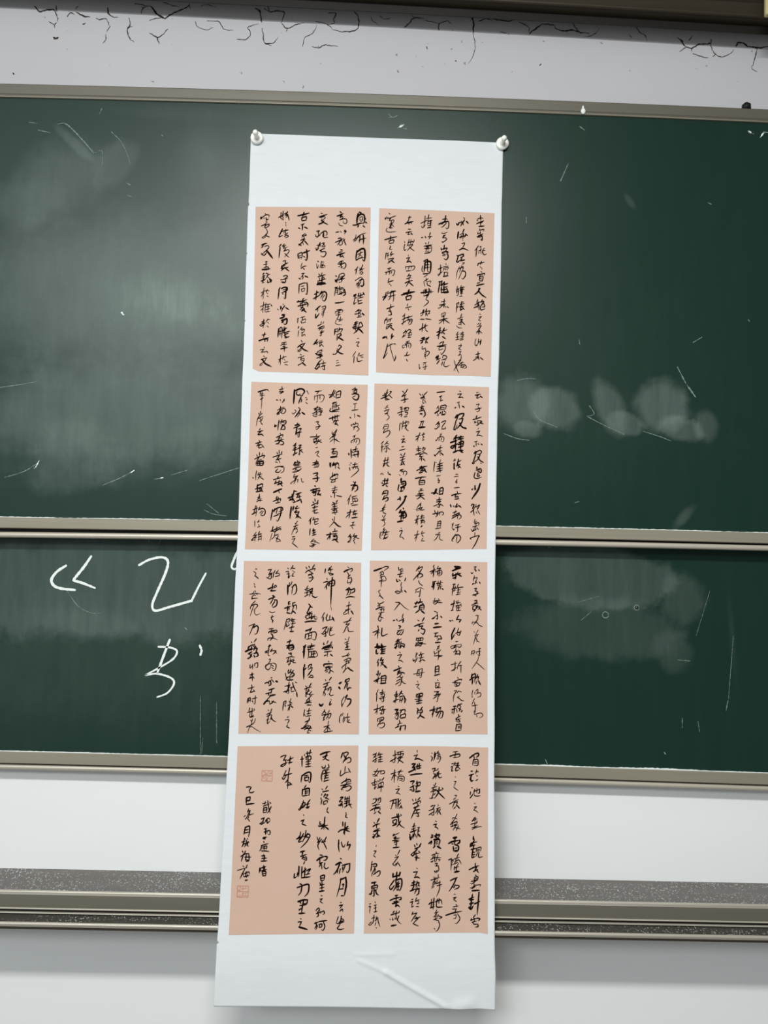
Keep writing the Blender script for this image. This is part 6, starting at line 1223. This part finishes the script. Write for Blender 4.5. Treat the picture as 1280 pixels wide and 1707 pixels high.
  '9 882,1250;12=837,1288 884,1280;9=853,1323 867,1325;9=844,1354 867,1349;9=867,1349 845,1375;9=848,1375 873,1390;10=811,1452 833,1431 843,1443 825,1469'
  ';10=825,1465 836,1494 818,1507;10=816,1478 858,1464;10=862,1464 885,1456 890,1477 877,1485;9=848,1456 858,1477;10=801,1562 838,1549;10=810,1553 820,15'
  '78 803,1604;9=820,1570 830,1582 813,1616;11=842,1545 916,1535;10=884,1548 899,1586 882,1619 868,1611;10=843,1570 871,1565 867,1590 844,1595;10=848,157'
  '4 847,1599;10=605,831 619,822 651,813;10=637,822 625,857 657,848;10=684,812 671,839;10=726,812 700,856 646,910;9=671,835 662,857;12=647,945 689,935;11'
  '=670,936 662,975;10=649,984 704,966;10=676,975 664,1010;10=663,1001 700,988 706,1014 688,1023;10=678,1010 701,1005;10=688,1032 679,1053;11=599,1137 59'
  '6,1172 618,1163;12=638,1072 637,1163;10=626,1128 623,1163;11=666,1075 665,1171;11=668,1128 709,1092;11=695,1084 693,1171;11=665,1171 707,1166 749,1161'
  ';11=710,1110 746,1092 720,1131;10=706,1144 743,1131;11=627,1258 677,1240;11=654,1223 673,1240 661,1300;12=673,1240 728,1226 738,1248 731,1299 700,1334'
  ';10=673,1240 666,1292 639,1327;11=655,1373 670,1395;13=641,1378 687,1364 733,1361;11=729,1361 721,1394 684,1394;11=692,1369 681,1437 678,1480;10=661,1'
  '412 721,1403;11=653,1450 676,1433;12=655,1480 710,1475;9=670,1522 680,1528;10=649,1551 685,1547;10=681,1548 664,1585;13=660,1593 692,1601 739,1613;10='
  '91,866 123,856;10=113,839 106,883;10=110,879 93,910;10=101,879 129,883 117,909;10=132,848 144,891 158,904;10=151,860 140,900;10=129,874 161,865;10=100'
  ',945 110,958;9=88,993 102,979;11=111,971 95,1036;10=128,944 120,979;10=120,970 166,965;10=139,979 132,1031;10=126,997 186,996;10=162,974 168,1005 161,'
  '1035;10=136,1018 170,1031;10=142,1036 169,1026;8=111,1075 126,1084;9=153,1066 140,1092;8=62,1115 140,1092 154,1092;9=131,1101 106,1153 90,1188;10=98,1'
  '171 115,1136 121,1162;9=146,1122 139,1166;10=133,1140 170,1126 176,1148;10=126,1170 176,1157;9=157,1144 149,1179;11=141,1200 164,1196;10=290,823 318,8'
  '18;9=286,832 310,836;10=297,858 302,871;10=275,894 340,875;10=280,894 272,929 259,942;10=290,907 327,897 323,928;9=303,898 305,933;9=290,920 327,915;1'
  '0=282,942 315,941 352,945;11=284,985 316,981;10=302,972 313,1011;10=285,1007 332,1002;11=282,1031 337,1028;10=312,985 305,1033;10=271,1090 268,1134;9='
  '280,1090 277,1120;10=289,1090 307,1081 330,1076;10=307,1068 304,1107;10=317,1081 313,1107;10=286,1116 336,1102;10=295,1124 302,1159;10=295,1124 328,11'
  '20 330,1159;9=301,1142 329,1137;10=302,1159 330,1157')),
 'r4': (0.006, 1.36, (
  '12=988,95 1020,68 1043,57;12=1038,55 1070,48 1074,67 1052,89;10=1029,77 1034,107;10=1025,107 1016,159;10=1029,111 1066,106 1066,159 1025,159;9=1034,12'
  '9 1061,124;8=1034,142 1061,140;11=1002,216 1020,214;11=984,255 1030,239;11=1011,246 989,293;12=998,272 1003,306 1025,297;9=1057,202 1043,241;9=1052,22'
  '4 1066,215 1075,223;9=1057,254 1066,262;9=1048,301 1070,288;9=1007,366 1021,370;10=998,404 994,434;10=994,460 1012,438 1021,421;9=1039,378 1030,404 10'
  '34,438;9=1034,400 1089,377;10=1084,377 1084,412 1066,416;8=1061,369 1057,416;9=1034,438 1061,442 1093,437;8=1035,506 1044,514;8=1030,544 1057,535;8=10'
  '57,538 1026,570;8=1028,570 1048,574 1071,594;9=1035,637 1012,675;9=1012,667 1062,645;9=1044,633 1039,675;9=1003,697 1066,679;8=1062,666 1044,700;8=103'
  '5,692 1039,717 1071,708;9=1012,726 1048,721;8=1012,743 1039,730 1089,716 1106,720;11=1026,805 1021,835;9=829,41 874,34;11=797,81 825,72;11=820,72 884,'
  '58 893,75 875,88;9=852,45 843,97;8=829,93 879,88;10=816,150 834,145;9=807,180 825,171;10=821,180 812,219;9=817,219 830,210;10=848,136 834,171;9=848,14'
  '9 880,145 857,180;10=853,162 880,175;9=880,136 866,166;9=866,171 893,162;9=853,188 880,179;10=857,188 853,214 885,205;9=880,183 898,200;8=849,268 856,'
  '274;8=840,313 858,309;8=858,311 836,360;8=836,365 858,381 881,394;9=845,441 863,437 859,454;9=854,462 832,480;9=796,518 837,497 881,475;9=850,488 823,'
  '552;9=850,505 872,496 859,534;9=837,560 859,539;11=868,530 895,558;8=869,606 846,653;8=824,653 833,640 873,652;9=806,704 829,674 855,644;9=829,678 820'
  ',721;9=833,687 869,674 865,703;8=842,703 865,699;9=811,721 842,712 882,703;9=856,716 829,754;9=851,728 901,740;9=882,715 860,758;13=834,821 870,812;11'
  '=856,820 847,837;8=620,54 629,58;9=616,84 625,97;10=630,97 617,132;9=652,44 643,101;9=643,66 670,53;9=661,62 639,127;9=684,35 670,57;8=670,57 693,52 6'
  '80,83;9=675,74 707,69;9=675,92 707,87 698,126 680,144;8=671,109 693,104;10=626,201 658,192;9=658,192 640,231;9=636,222 676,209;9=685,195 676,213;9=640'
  ',239 654,256 632,287;9=632,291 650,274 681,256;9=663,243 664,295;9=677,230 672,273;10=690,221 686,256 695,281 722,272;8=686,247 713,242;9=642,347 655,'
  '359;9=664,329 655,351;9=624,377 678,359;9=637,368 642,393;9=629,394 674,384;9=615,411 678,393;9=642,411 625,466 602,467;9=616,471 643,462;8=643,440 66'
  '5,419;11=696,367 687,418 652,470;11=683,410 715,439 751,470;10=674,401 732,388;9=723,371 737,383;10=617,543 644,530;9=657,529 630,572;9=599,581 648,56'
  '3;9=648,563 644,618 617,614;9=600,619 626,602 653,584;8=688,525 684,542;9=671,563 711,550;9=684,563 662,605;9=689,571 680,618;10=707,567 694,596;10=69'
  '8,588 716,617;9=663,673 676,679;10=645,707 677,698;9=672,702 659,727;10=659,727 677,731 690,748;10=628,795 646,803;10=620,824 646,815;11=673,786 664,8'
  '11;11=673,798 704,794 691,823;11=664,811 687,827;8=479,30 480,52;9=448,83 480,74;9=484,69 458,113;11=458,117 485,108 512,116 540,127;12=431,161 458,15'
  '2;12=463,156 432,196;12=436,191 459,187 441,217;12=401,235 441,217 464,204;11=459,195 464,221;11=486,160 477,208;11=472,182 522,172;10=504,151 500,207'
  ';10=482,203 522,190;12=419,260 469,251 532,246;12=420,320 456,311;10=456,315 434,346;10=417,376 461,354;11=443,354 453,405 426,401;9=413,397 439,388;1'
  '1=483,315 475,345;10=479,336 511,323 511,353;11=471,362 515,353;11=488,341 471,405;13=471,412 516,404;9=441,482 450,499;9=472,477 472,498;10=512,464 4'
  '90,490;10=446,524 482,507 517,493 513,519;9=477,511 495,532 456,566;11=455,558 509,536;10=473,558 430,655;10=465,579 514,570;9=491,574 474,604;9=461,6'
  '09 514,599;10=492,600 501,633 479,629;10=462,697 453,735;9=444,727 476,718;9=436,752 476,734;10=458,743 454,768;11=427,777 485,755;11=419,794 428,831 '
  '441,810;10=463,768 459,818;9=494,734 516,730;9=507,734 494,784;9=498,747 495,818;9=499,768 516,763;11=503,793 522,817;9=266,38 264,142 237,139;9=245,8'
  '6 294,68;10=221,139 259,117 286,99;9=285,55 303,51 348,41;9=298,55 294,81;9=294,77 348,63 335,89;9=321,50 317,90;9=299,99 340,89;9=290,112 344,98;9=32'
  '2,107 291,155;10=300,120 350,150;10=265,216 263,332;9=230,255 284,237;9=261,255 235,311;9=271,263 284,276;8=328,215 293,245;8=297,232 347,227;8=320,22'
  '8 302,262 338,257;9=293,280 352,274 357,313 339,322;9=303,284 294,314;9=312,297 339,292 335,309 312,314;8=300,365 313,369;9=278,395 318,386;9=313,391 '
  '287,425;9=283,429 305,429 323,441;10=226,503 266,489 302,480;10=261,494 240,562;8=232,570 245,570;10=284,489 285,569;9=249,523 293,514;11=306,480 303,'
  '569;9=329,488 307,510;9=329,514 307,539;10=334,539 317,569;10=334,543 344,568;11=247,654 296,641 331,632;10=295,616 300,653;10=260,675 292,666 288,696'
  ' 265,700;11=256,679 261,704;12=257,721 297,704;11=309,615 314,687 333,720 369,740;10=332,678 310,712 293,733;9=331,619 340,632;8=259,813 320,783;9=281'
  ',817 273,846;9=272,838 326,829;10=54,81 86,68;9=86,63 73,98 55,112;9=64,98 91,89;9=51,142 87,115 96,111;9=82,107 83,146 60,142;9=113,58 100,93;9=100,8'
  '0 149,71;8=126,67 118,102;9=105,106 145,97;8=127,93 119,145;9=105,128 146,119;10=106,145 151,140;8=102,206 81,249 59,271;8=54,262 77,266 104,279;9=67,'
  '236 108,231 125,227;8=121,227 86,275 59,280;9=126,231 162,226 167,248 135,257;8=134,222 131,257;9=78,305 74,352;8=43,344 92,326 97,352;8=61,348 57,361'
  ' 101,352;9=79,343 80,395 71,390;8=71,386 97,373;9=105,317 114,330;9=127,304 123,326;10=163,291 141,317;9=115,347 155,329 160,359;9=115,351 115,373 160'
  ',363;8=137,342 139,415 130,411;9=102,386 165,372;9=64,488 95,479;9=95,479 87,513 52,531;9=100,492 83,522;9=104,488 135,474 132,513 105,522;8=122,483 1'
  '09,509;9=61,548 128,530;9=96,530 84,564;10=40,590 88,564 137,555;9=84,564 80,598;9=88,573 133,568 125,593;9=76,619 98,598;11=116,597 143,618;9=78,695 '
  '87,707;11=126,660 105,699;11=70,733 96,715 136,706;9=105,715 101,749;9=80,770 137,748;10=75,779 137,765;10=115,749 112,828;9=111,782 76,829 94,820;11='
  '111,803 139,819;11=1026,818 1035,843;11=995,897 1004,868 1062,851;12=1030,847 1004,893;10=1004,893 1044,880;10=1030,880 1022,922;11=1004,922 1053,909;'
  '11=1022,918 1008,993;10=1013,951 1044,942;10=1013,972 1044,963;12=1013,993 1039,984;10=1057,909 1053,942;9=1057,909 1097,900 1093,937;8=1066,921 1088,'
  '917;8=1062,934 1088,929;9=1066,946 1048,984;10=1079,946 1075,988 1115,983;10=1044,1042 1044,1083;11=986,1100 1031,1079 1079,1062;11=1057,1075 1035,111'
  '2;10=1026,1116 1070,1095;10=1057,1099 1075,1128;9=1044,1145 1057,1157;9=1035,1165 1070,1161 1062,1185 1035,1190;9=1035,1169 1031,1198;9=1044,1178 1062'
  ',1175;9=1004,1203 1070,1189;9=1057,1190 1013,1223 995,1219;8=995,1260 1013,1256 1053,1227;9=1031,1223 1035,1259;8=1048,1235 1093,1230 1084,1247;9=1013'
  ',1264 1048,1243;12=1013,1284 1057,1280 1085,1278;11=1017,1317 1009,1354;11=982,1358 1031,1337;11=995,1366 1031,1357;12=1009,1354 1000,1435;12=991,1398'
  ' 1031,1386;12=982,1431 1004,1443 1026,1410;9=987,1419 995,1431;11=1035,1398 1088,1373;12=1079,1296 1070,1393 1061,1490;9=1044,1491 1022,1515;9=1009,15'
  '23 1000,1539 1030,1527 1066,1522;10=1061,1518 1088,1526 1070,1542;9=1030,1515 1035,1554;9=1013,1555 1057,1542;9=1022,1559 1030,1570 1065,1570;10=1065,'
  '1570 1070,1590 1043,1595;13=838,825 870,816;12=790,872 825,854 896,841;13=896,841 892,862 870,874;12=852,829 843,875;11=821,871 834,879;12=848,879 883'
  ',895 879,932 852,945;12=834,900 839,941;10=852,912 874,908;10=843,937 870,928;10=790,1017 821,1004;9=817,1004 813,1111;9=813,1029 835,1012 826,1045;8='
  '813,1062 835,1053;9=884,961 866,995;9=844,1008 897,990;9=862,1011 848,1045;9=862,1028 888,1015 911,1052;9=840,1053 879,1036;8=884,1044 871,1069;10=848'
  ',1074 844,1107;9=849,1086 888,1073;9=866,1069 862,1119;13=849,1123 893,1114;11=809,1197 845,1180 876,1168;11=867,1172 836,1234 797,1292;8=832,1254 845'
  ',1258;10=854,1234 841,1262;10=854,1238 889,1241 885,1258 845,1275;8=845,1315 858,1317;9=837,1348 863,1341;9=863,1341 837,1364;9=845,1364 868,1380;9=86'
  '3,1404 872,1416;9=837,1425 885,1416;8=828,1445 872,1441;11=767,1498 837,1477 916,1462;9=863,1445 850,1477;8=842,1497 864,1493 859,1521 837,1525;9=877,'
  '1485 899,1524 872,1564 851,1565;10=624,807 642,815;12=602,874 629,853 620,883;11=673,790 660,824;11=655,807 700,798 691,823;11=647,840 700,827;11=660,'
  '840 652,894;11=660,844 705,840 696,894;9=665,861 691,856;9=665,878 691,873;11=661,894 643,915;13=683,898 719,918;9=670,948 679,960;9=630,978 666,965 7'
  '01,960;8=648,982 631,1015;9=661,977 657,1039;8=688,973 679,1014;8=622,1036 640,1027 631,1040;9=622,1015 657,998 719,997;9=684,998 666,1039;9=693,1014 '
  '710,1014 697,1030;8=631,1040 648,1023;9=662,1052 684,1047 671,1072;9=667,1072 698,1068;9=693,1072 698,1105 672,1131;9=658,1113 663,1126 685,1105;9=654'
  ',1167 659,1187;9=624,1196 707,1170;9=672,1171 672,1195;8=694,1146 690,1187;9=663,1191 637,1233;9=646,1212 668,1212 633,1253;8=633,1265 659,1245;8=685,'
  '1195 677,1220;9=668,1228 717,1211;9=681,1244 730,1231;9=708,1203 704,1277 678,1338;9=634,1359 630,1383;11=608,1404 634,1387 652,1395;10=634,1395 626,1'
  '440;10=622,1436 661,1423;11=656,1351 648,1448;10=669,1383 718,1366 731,1402;10=687,1358 678,1399;10=704,1354 700,1399;10=678,1395 683,1427 736,1426;8='
  '683,1451 670,1472;8=662,1480 701,1467;8=688,1471 662,1504;8=679,1492 671,1528;8=653,1512 679,1504;8=697,1491 684,1519;9=697,1503 732,1515 701,1527;9=6'
  '53,1536 688,1523;8=662,1536 697,1543;9=697,1543 710,1583 689,1626 671,1630;8=667,1615 654,1607;11=419,819 428,844 441,810;10=450,793 450,835;9=472,793'
  ' 486,826;11=503,797 522,817;10=465,889 474,910;10=487,876 491,893;11=527,876 509,905;10=470,922 505,909 523,901;10=496,914 470,951;10=492,930 452,960 '
  '435,973;11=435,973 453,985 474,951;9=461,972 514,959;9=483,951 480,1026;9=505,942 523,959;10=471,997 519,1004;9=493,984 484,1030;8=490,1091 497,1101;1'
  '0=459,1129 499,1122;9=497,1122 473,1166;11=469,1174 495,1169 522,1180;11=447,1223 482,1210;11=465,1202 461,1256;11=439,1244 487,1235;11=465,1252 444,1'
  '289;11=431,1293 483,1272;10=496,1206 483,1263;10=487,1227 513,1218 501,1255;9=509,1239 523,1251;11=483,1280 523,1267;11=514,1271 510,1312 488,1329;10='
  '496,1263 471,1317;9=445,1366 462,1361;10=432,1390 463,1382;9=454,1382 446,1426;9=446,1431 468,1418;9=493,1349 480,1377;9=480,1381 520,1365;9=507,1381 '
  '516,1389;9=498,1401 516,1397;9=490,1426 516,1425;9=460,1471 447,1499;9=456,1491 499,1478;9=495,1482 443,1555;9=486,1514 504,1522;10=478,1530 530,1514;'
  '9=509,1526 461,1570;9=461,1570 487,1582 514,1591;11=272,796 259,809;9=268,830 294,817;9=255,855 322,846;9=290,821 278,880;9=273,867 317,858;9=282,888 '
  '300,883;9=299,846 292,913;11=265,917 323,910;8=288,979 297,991;9=328,937 306,979;8=280,1004 320,991;9=315,995 259,1066;8=263,1054 277,1074 299,1049;9='
  '312,1041 290,1078;9=316,1053 335,1081;13=269,1144 265,1169;12=304,1131 296,1176;13=335,1131 323,1168;12=265,1173 314,1160 331,1159;11=305,1168 297,120'
  '1;11=279,1201 236,1259;11=236,1263 250,1283 284,1242;11=292,1193 298,1250 272,1295;12=297,1201 345,1188 351,1241 334,1294;10=310,1217 307,1282;9=311,1'
  '233 337,1225;9=311,1258 337,1249;9=323,1209 320,1282;10=307,1286 334,1282;11=291,1335 317,1329;11=243,1377 282,1360 344,1347;11=344,1347 348,1363 326,'
  '1371;10=304,1339 300,1380;10=278,1388 322,1380;11=265,1405 331,1388;10=305,1400 292,1429;11=297,1429 314,1416 336,1432;10=254,1501 293,1489 328,1480;1'
  '1=284,1469 271,1485;9=306,1465 302,1509 325,1556 352,1576;9=246,1537 252,1543;8=272,1525 268,1545 285,1537;9=294,1525 299,1541;9=329,1508 312,1548;10='
  '332,1468 328,1484;12=260,1593 308,1584;8=71,800 94,808;9=81,837 67,825 98,807;10=103,824 138,815;8=105,899 101,911;9=84,949 106,947;8=106,949 80,986;8'
  '=80,989 103,1005;9=68,1040 60,1077;10=65,1077 57,1131;10=69,1069 104,1060 113,1076 87,1102;9=78,1085 100,1081;9=96,1101 71,1147 67,1172;10=84,1155 136'
  ',1121 146,1138 133,1166 115,1171;9=101,1105 93,1138;12=68,1229 112,1220;11=99,1220 91,1249;12=69,1261 74,1286;11=73,1257 122,1248 118,1281;10=78,1273 '
  '118,1267;11=91,1277 93,1342 80,1339;11=49,1327 75,1318;10=96,1294 118,1285;11=109,1293 114,1318 137,1334;11=74,1290 62,1335;8=51,1412 68,1408;8=47,143'
  '6 60,1424;8=60,1428 55,1492;8=56,1440 69,1432;8=103,1391 112,1403;8=95,1423 121,1415;8=95,1448 121,1439;9=108,1423 109,1480;9=96,1480 127,1471;8=97,15'
  '04 93,1536;8=76,1536 101,1520 89,1551;8=93,1536 90,1575;8=46,1584 64,1591 102,1551;8=55,1580 76,1560;9=119,1519 115,1559;8=111,1551 132,1527;9=132,152'
  '3 137,1559 154,1602;8=116,1567 107,1595;8=117,1610 125,1614')),
}
PANELS = {
 'l1': ([(-0.31, 2.6925), (-0.0194, 2.6998)],
   [(-0.305, 2.2795), (-0.2898, 2.2727), (-0.156, 2.2723), (-0.0143, 2.2701)]),
 'r1': ([(0.0027, 2.6987), (0.1522, 2.6975), (0.296, 2.695)],
   [(0.0044, 2.279), (0.0248, 2.278), (0.1458, 2.2752), (0.2366, 2.2762), (0.2942, 2.2755)]),
 'l2': ([(-0.307, 2.2461), (-0.1552, 2.2457), (-0.0152, 2.2465)],
   [(-0.3087, 1.8269), (-0.1729, 1.8279), (-0.0199, 1.8299)]),
 'r2': ([(0.0013, 2.25), (0.1463, 2.2501), (0.2902, 2.2487)],
   [(0.0027, 1.8317), (0.1543, 1.8362), (0.2903, 1.8416)]),
 'l3': ([(-0.3103, 1.798), (-0.172, 1.7997), (-0.0207, 1.8003)],
   [(-0.3064, 1.3826), (-0.1579, 1.3846), (-0.0159, 1.3866)]),
 'r3': ([(0.0005, 1.8059), (0.1548, 1.808), (0.2922, 1.8089)],
   [(0.0077, 1.387), (0.1614, 1.3906), (0.2963, 1.3924)]),
 'l4': ([(-0.3068, 1.3535), (-0.1569, 1.3573), (-0.016, 1.3606)],
   [(-0.3043, 0.9371), (-0.168, 0.9402), (-0.0152, 0.9435)]),
 'r4': ([(0.0065, 1.36), (0.1618, 1.3625), (0.2979, 1.3615)],
   [(0.0073, 0.9438), (0.166, 0.9478), (0.2779, 0.9493), (0.2961, 0.9464)]),
}
L_EDGE = [(-0.3276, 2.8731), (-0.3275, 2.8497), (-0.3275, 2.7303), (-0.3283, 2.6978), (-0.329, 2.6916), (-0.3292, 2.6376), (-0.3291, 2.576), (-0.3286, 2.3161), (-0.3297, 2.2402), (-0.3279, 1.909), (-0.3277, 1.8643), (-0.3293, 1.746), (-0.3287, 1.4145), (-0.3293, 1.3031), (-0.3296, 0.9974), (-0.3298, 0.9468), (-0.3305, 0.9268), (-0.3303, 0.8968), (-0.33, 0.8502), (-0.3303, 0.8145), (-0.3299, 0.7864)]
R_EDGE = [(0.315, 2.8804), (0.3152, 2.8569), (0.3149, 2.7508), (0.3139, 2.7197), (0.3152, 2.6266), (0.3151, 2.5185), (0.3145, 2.3341), (0.3128, 2.2272), (0.3129, 2.0754), (0.3131, 1.8795), (0.312, 1.7604), (0.3133, 1.4267), (0.3132, 1.3144), (0.313, 1.0066), (0.3125, 0.9051), (0.3137, 0.8585), (0.3132, 0.8225), (0.3132, 0.7853)]
T_EDGE = [(-0.3278, 2.8793), (-0.299, 2.8818), (-0.0077, 2.8806), (0.1944, 2.8803), (0.315, 2.8788)]
B_EDGE = [(-0.3299, 0.7862), (-0.2436, 0.7867), (-0.0521, 0.7866), (0.1402, 0.7864), (0.278, 0.7875), (0.3132, 0.7853)]
PROFILE = [(3.1, -0.002), (2.05, -0.003), (1.95, -0.0055), (1.86, -0.0095), (1.75, -0.015), (1.42, -0.037), (1.31, -0.0475), (1.0, -0.0885), (0.945, -0.0975), (0.9, -0.105), (0.856, -0.111), (0.7, -0.124)]



def sheet_y(x, z, off=0.0):
    """depth of the hanging sheet: flat on the upper board, then swung forward over the tray"""
    y = hermite(PROFILE, z)
    c = 0.0009 * (noise.noise((x * 3.1, z * 2.3, 4.2)) + 0.3) * min(1.0, max(0.0, (2.85 - z) * 2))
    if z < 1.6:
        c += 0.0022 * min(1.0, (1.6 - z) * 1.4) * noise.noise((x * 4.5, z * 3.0, 9.1))
    # the diagonal crease and the small folds near the bottom edge
    if z < 0.93:
        for (ax, az), (bx, bz), wd, hh in (CREASES):
            dx, dz = bx - ax, bz - az
            L = math.hypot(dx, dz)
            s = ((x - ax) * dx + (z - az) * dz) / L
            d = abs((x - ax) * dz - (z - az) * dx) / L
            if -wd < s < L + wd:
                f = min(1, max(0, (s + wd) / (2 * wd))) * min(1, max(0, (L + wd - s) / (2 * wd)))
                c += hh * f * math.exp(-(d / wd) ** 2)
    return y - c - off


CREASES = [((-0.0068, 0.8885), (0.0630, 0.8629), 0.0045, 0.0016), ((0.0560, 0.8654), (0.2022, 0.7904), 0.0055, 0.0036), ((-0.0140, 0.8997), (0.0830, 0.9022), 0.005, 0.0010),
           ((0.2160, 0.7893), (0.2641, 0.8027), 0.014, 0.0035)]

scroll = thing('calligraphy_scroll', (0, -0.12, 0.78), 'long white hanging paper scroll with eight pink sheets of brush calligraphy', 'scroll')
NU, NV = 190, 620
ztop = max(p[1] for p in T_EDGE)
zbot = min(p[1] for p in B_EDGE)
verts, faces = [], []
NOTCH = [(0, (-0.3268, 2.6979)[1], 0.0045, 0.0032), (0, (-0.3275, 2.5715)[1], 0.003, 0.0022), (0, (-0.3282, 2.3999)[1], 0.003, 0.0018), (0, (-0.3295, 0.9218)[1], 0.003, 0.006)]
for j in range(NV + 1):
    v = j / NV
    for i in range(NU + 1):
        u = i / NU
        x = L_EDGE[0][0] + (R_EDGE[0][0] - L_EDGE[0][0]) * u
        zt = lerp_poly(T_EDGE, 0, x)
        zb = lerp_poly(B_EDGE, 0, x)
        z = zt + (zb - zt) * v
        xl, xr = lerp_poly(L_EDGE, 1, z), lerp_poly(R_EDGE, 1, z)
        xl += 0.0006 * noise.noise((0, z * 9, 1))
        xr += 0.0008 * noise.noise((3, z * 9, 1))
        for side, nz, hw, dp in NOTCH:
            if abs(z - nz) < hw: xl += dp * (1 - abs(z - nz) / hw)
        x = xl + (xr - xl) * u
        verts.append((x, sheet_y(x, z), z))
for j in range(NV):
    for i in range(NU):
        a = j * (NU + 1) + i
        faces.append((a, a + 1, a + NU + 2, a + NU + 1))
backing = from_pydata('backing_sheet', verts, faces, M_BACK, scroll, True)
md = backing.modifiers.new('thickness', 'SOLIDIFY')
md.thickness = 0.0005
md.offset = 0

WHERE = {'l1': 'first row on the left', 'r1': 'first row on the right', 'l2': 'second row on the left', 'r2': 'second row on the right',
         'l3': 'third row on the left', 'r3': 'third row on the right', 'l4': 'bottom row on the left, with two red seals', 'r4': 'bottom row on the right'}
for key in ('l1', 'r1', 'l2', 'r2', 'l3', 'r3', 'l4', 'r4'):
    top, bot = PANELS[key]
    nu, nv = 40, 60
    verts, faces = [], []
    for j in range(nv + 1):
        for i in range(nu + 1):
            u = i / nu
            xt = top[0][0] + (top[-1][0] - top[0][0]) * u
            xb = bot[0][0] + (bot[-1][0] - bot[0][0]) * u
            zt, zb = lerp_poly(top, 0, xt), lerp_poly(bot, 0, xb)
            f = j / nv
            x, z = xt + (xb - xt) * f, zt + (zb - zt) * f
            x += 0.0005 * noise.noise((x * 20, z * 20, 2))
            verts.append((x, sheet_y(x, z, 0.0007), z))
    for j in range(nv):
        for i in range(nu):
            a = j * (nu + 1) + i
            faces.append((a, a + 1, a + nu + 2, a + nu + 1))
    pan = from_pydata('pink_sheet', verts, faces, M_PINK, scroll, True)
    pan['label'] = 'pink sheet of black brush writing, ' + WHERE[key]
    ox, oz, data = INK[key]
    parts = {'brush_writing': ([], []), 'inscription': ([], [])}
    for st in data.split(';'):
        wd, pts = st.split('=')
        line = [tuple(int(c) for c in p.split(',')) for p in pts.split()]
        where = 'inscription' if key == 'l4' and max(p[0] for p in line) < 370 else 'brush_writing'
        line = [(ox + a * 0.00025, oz - b * 0.00025) for a, b in line]
        ribbon(*parts[where], smooth_line(line, 0.0022), float(wd) * 0.00025 * 1.06 * (float(wd) / 9.0) ** 0.6, lambda x, z: (x, sheet_y(x, z, 0.0013), z), 0.85, 0.40, 0.05)
    for nm, (vs, fs) in parts.items():
        if vs:
            ink = from_pydata(nm, vs, fs, M_INK)
            ink.parent = pan
            ink['label'] = 'black brush-written characters' if nm == 'brush_writing' else 'two small columns of date and signature in black brush'
    if key == 'l4':
        for (ax, az), (bx, bz), seed in (((-0.2452, 1.2991), (-0.2205, 1.2755), 1), ((-0.2902, 1.0420), (-0.2645, 1.0177), 2)):
            rnd = random.Random(seed)
            vs, fs = [], []

            def seg(p, q, wd=0.0012):
                ribbon(vs, fs, smooth_line([p, q], 0.004), wd, lambda x, z: (x, sheet_y(x, z, 0.0013), z), 1, 1, 0.2)
            for p, q in (((ax, az), (bx, az)), ((bx, az), (bx, bz)), ((bx, bz), (ax, bz)), ((ax, bz), (ax, az))):
                seg(p, q, 0.0013)
            gx, gz = (bx - ax) / 8, (bz - az) / 8
            for r in range(1, 8):
                for c in range(1, 8):
                    if rnd.random() < 0.42: seg((ax + gx * (c - .4), az + gz * r), (ax + gx * (c + .5), az + gz * r), 0.0009)
                    if rnd.random() < 0.38: seg((ax + gx * c, az + gz * (r - .4)), (ax + gx * c, az + gz * (r + .5)), 0.0009)
            seg((ax, (az + bz) / 2), (bx, (az + bz) / 2), 0.001)
            sl = from_pydata('seal_stamp', vs, fs, M_SEAL)
            sl.parent = pan
            sl['label'] = 'small square red seal'


# ------------------------------------------------------------------ the two pins
def lathe(name, prof, loc, mat, parent, n=28):
    """turn a profile (radius, distance out of the board) about the -Y axis"""
    vs, fs = [], []
    for r, h in prof:
        for k in range(n):
            a = 2 * math.pi * k / n
            vs.append((loc[0] + r * math.cos(a), loc[1] - h, loc[2] + r * math.sin(a)))
    for i in range(len(prof) - 1):
        for k in range(n):
            a, b = i * n + k, i * n + (k + 1) % n
            fs.append((a, a + n, b + n, b))
    fs.append(tuple(range(n)))
    fs.append(tuple((len(prof) - 1) * n + k for k in range(n - 1, -1, -1)))
    me = bpy.data.meshes.new(name)
    me.from_pydata(vs, [], fs)
    bm = bmesh.new()
    bm.from_mesh(me)
    bmesh.ops.recalc_face_normals(bm, faces=bm.faces[:])
    bm.to_mesh(me)
    bm.free()
    return link_mesh(name, me, mat, parent, True)


for px, pz, lab in ((-0.3112, 2.8679, 'white plastic magnet pin holding the left top corner of the scroll'),
                    (0.3126, 2.8741, 'white plastic magnet pin holding the right top corner of the scroll')):
    y = -0.0036
    root = thing('magnet_pin', (px, y, pz), lab, 'pin', 'white pins on the scroll corners')
    lathe('base', [(0.0150, 0.0), (0.0160, 0.0012), (0.0162, 0.0045), (0.0155, 0.0068), (0.0138, 0.0078), (0.0095, 0.0074), (0.0072, 0.0074)], (px, y, pz), M_PIN, root)
    lathe('knob', [(0.0072, 0.0072), (0.0060, 0.0090), (0.0054, 0.0125), (0.0055, 0.0170), (0.0062, 0.0230), (0.0068, 0.0280), (0.0066, 0.0312), (0.0052, 0.0338), (0.0026, 0.0350), (0.0006, 0.0353)], (px, y, pz), M_PIN, root)
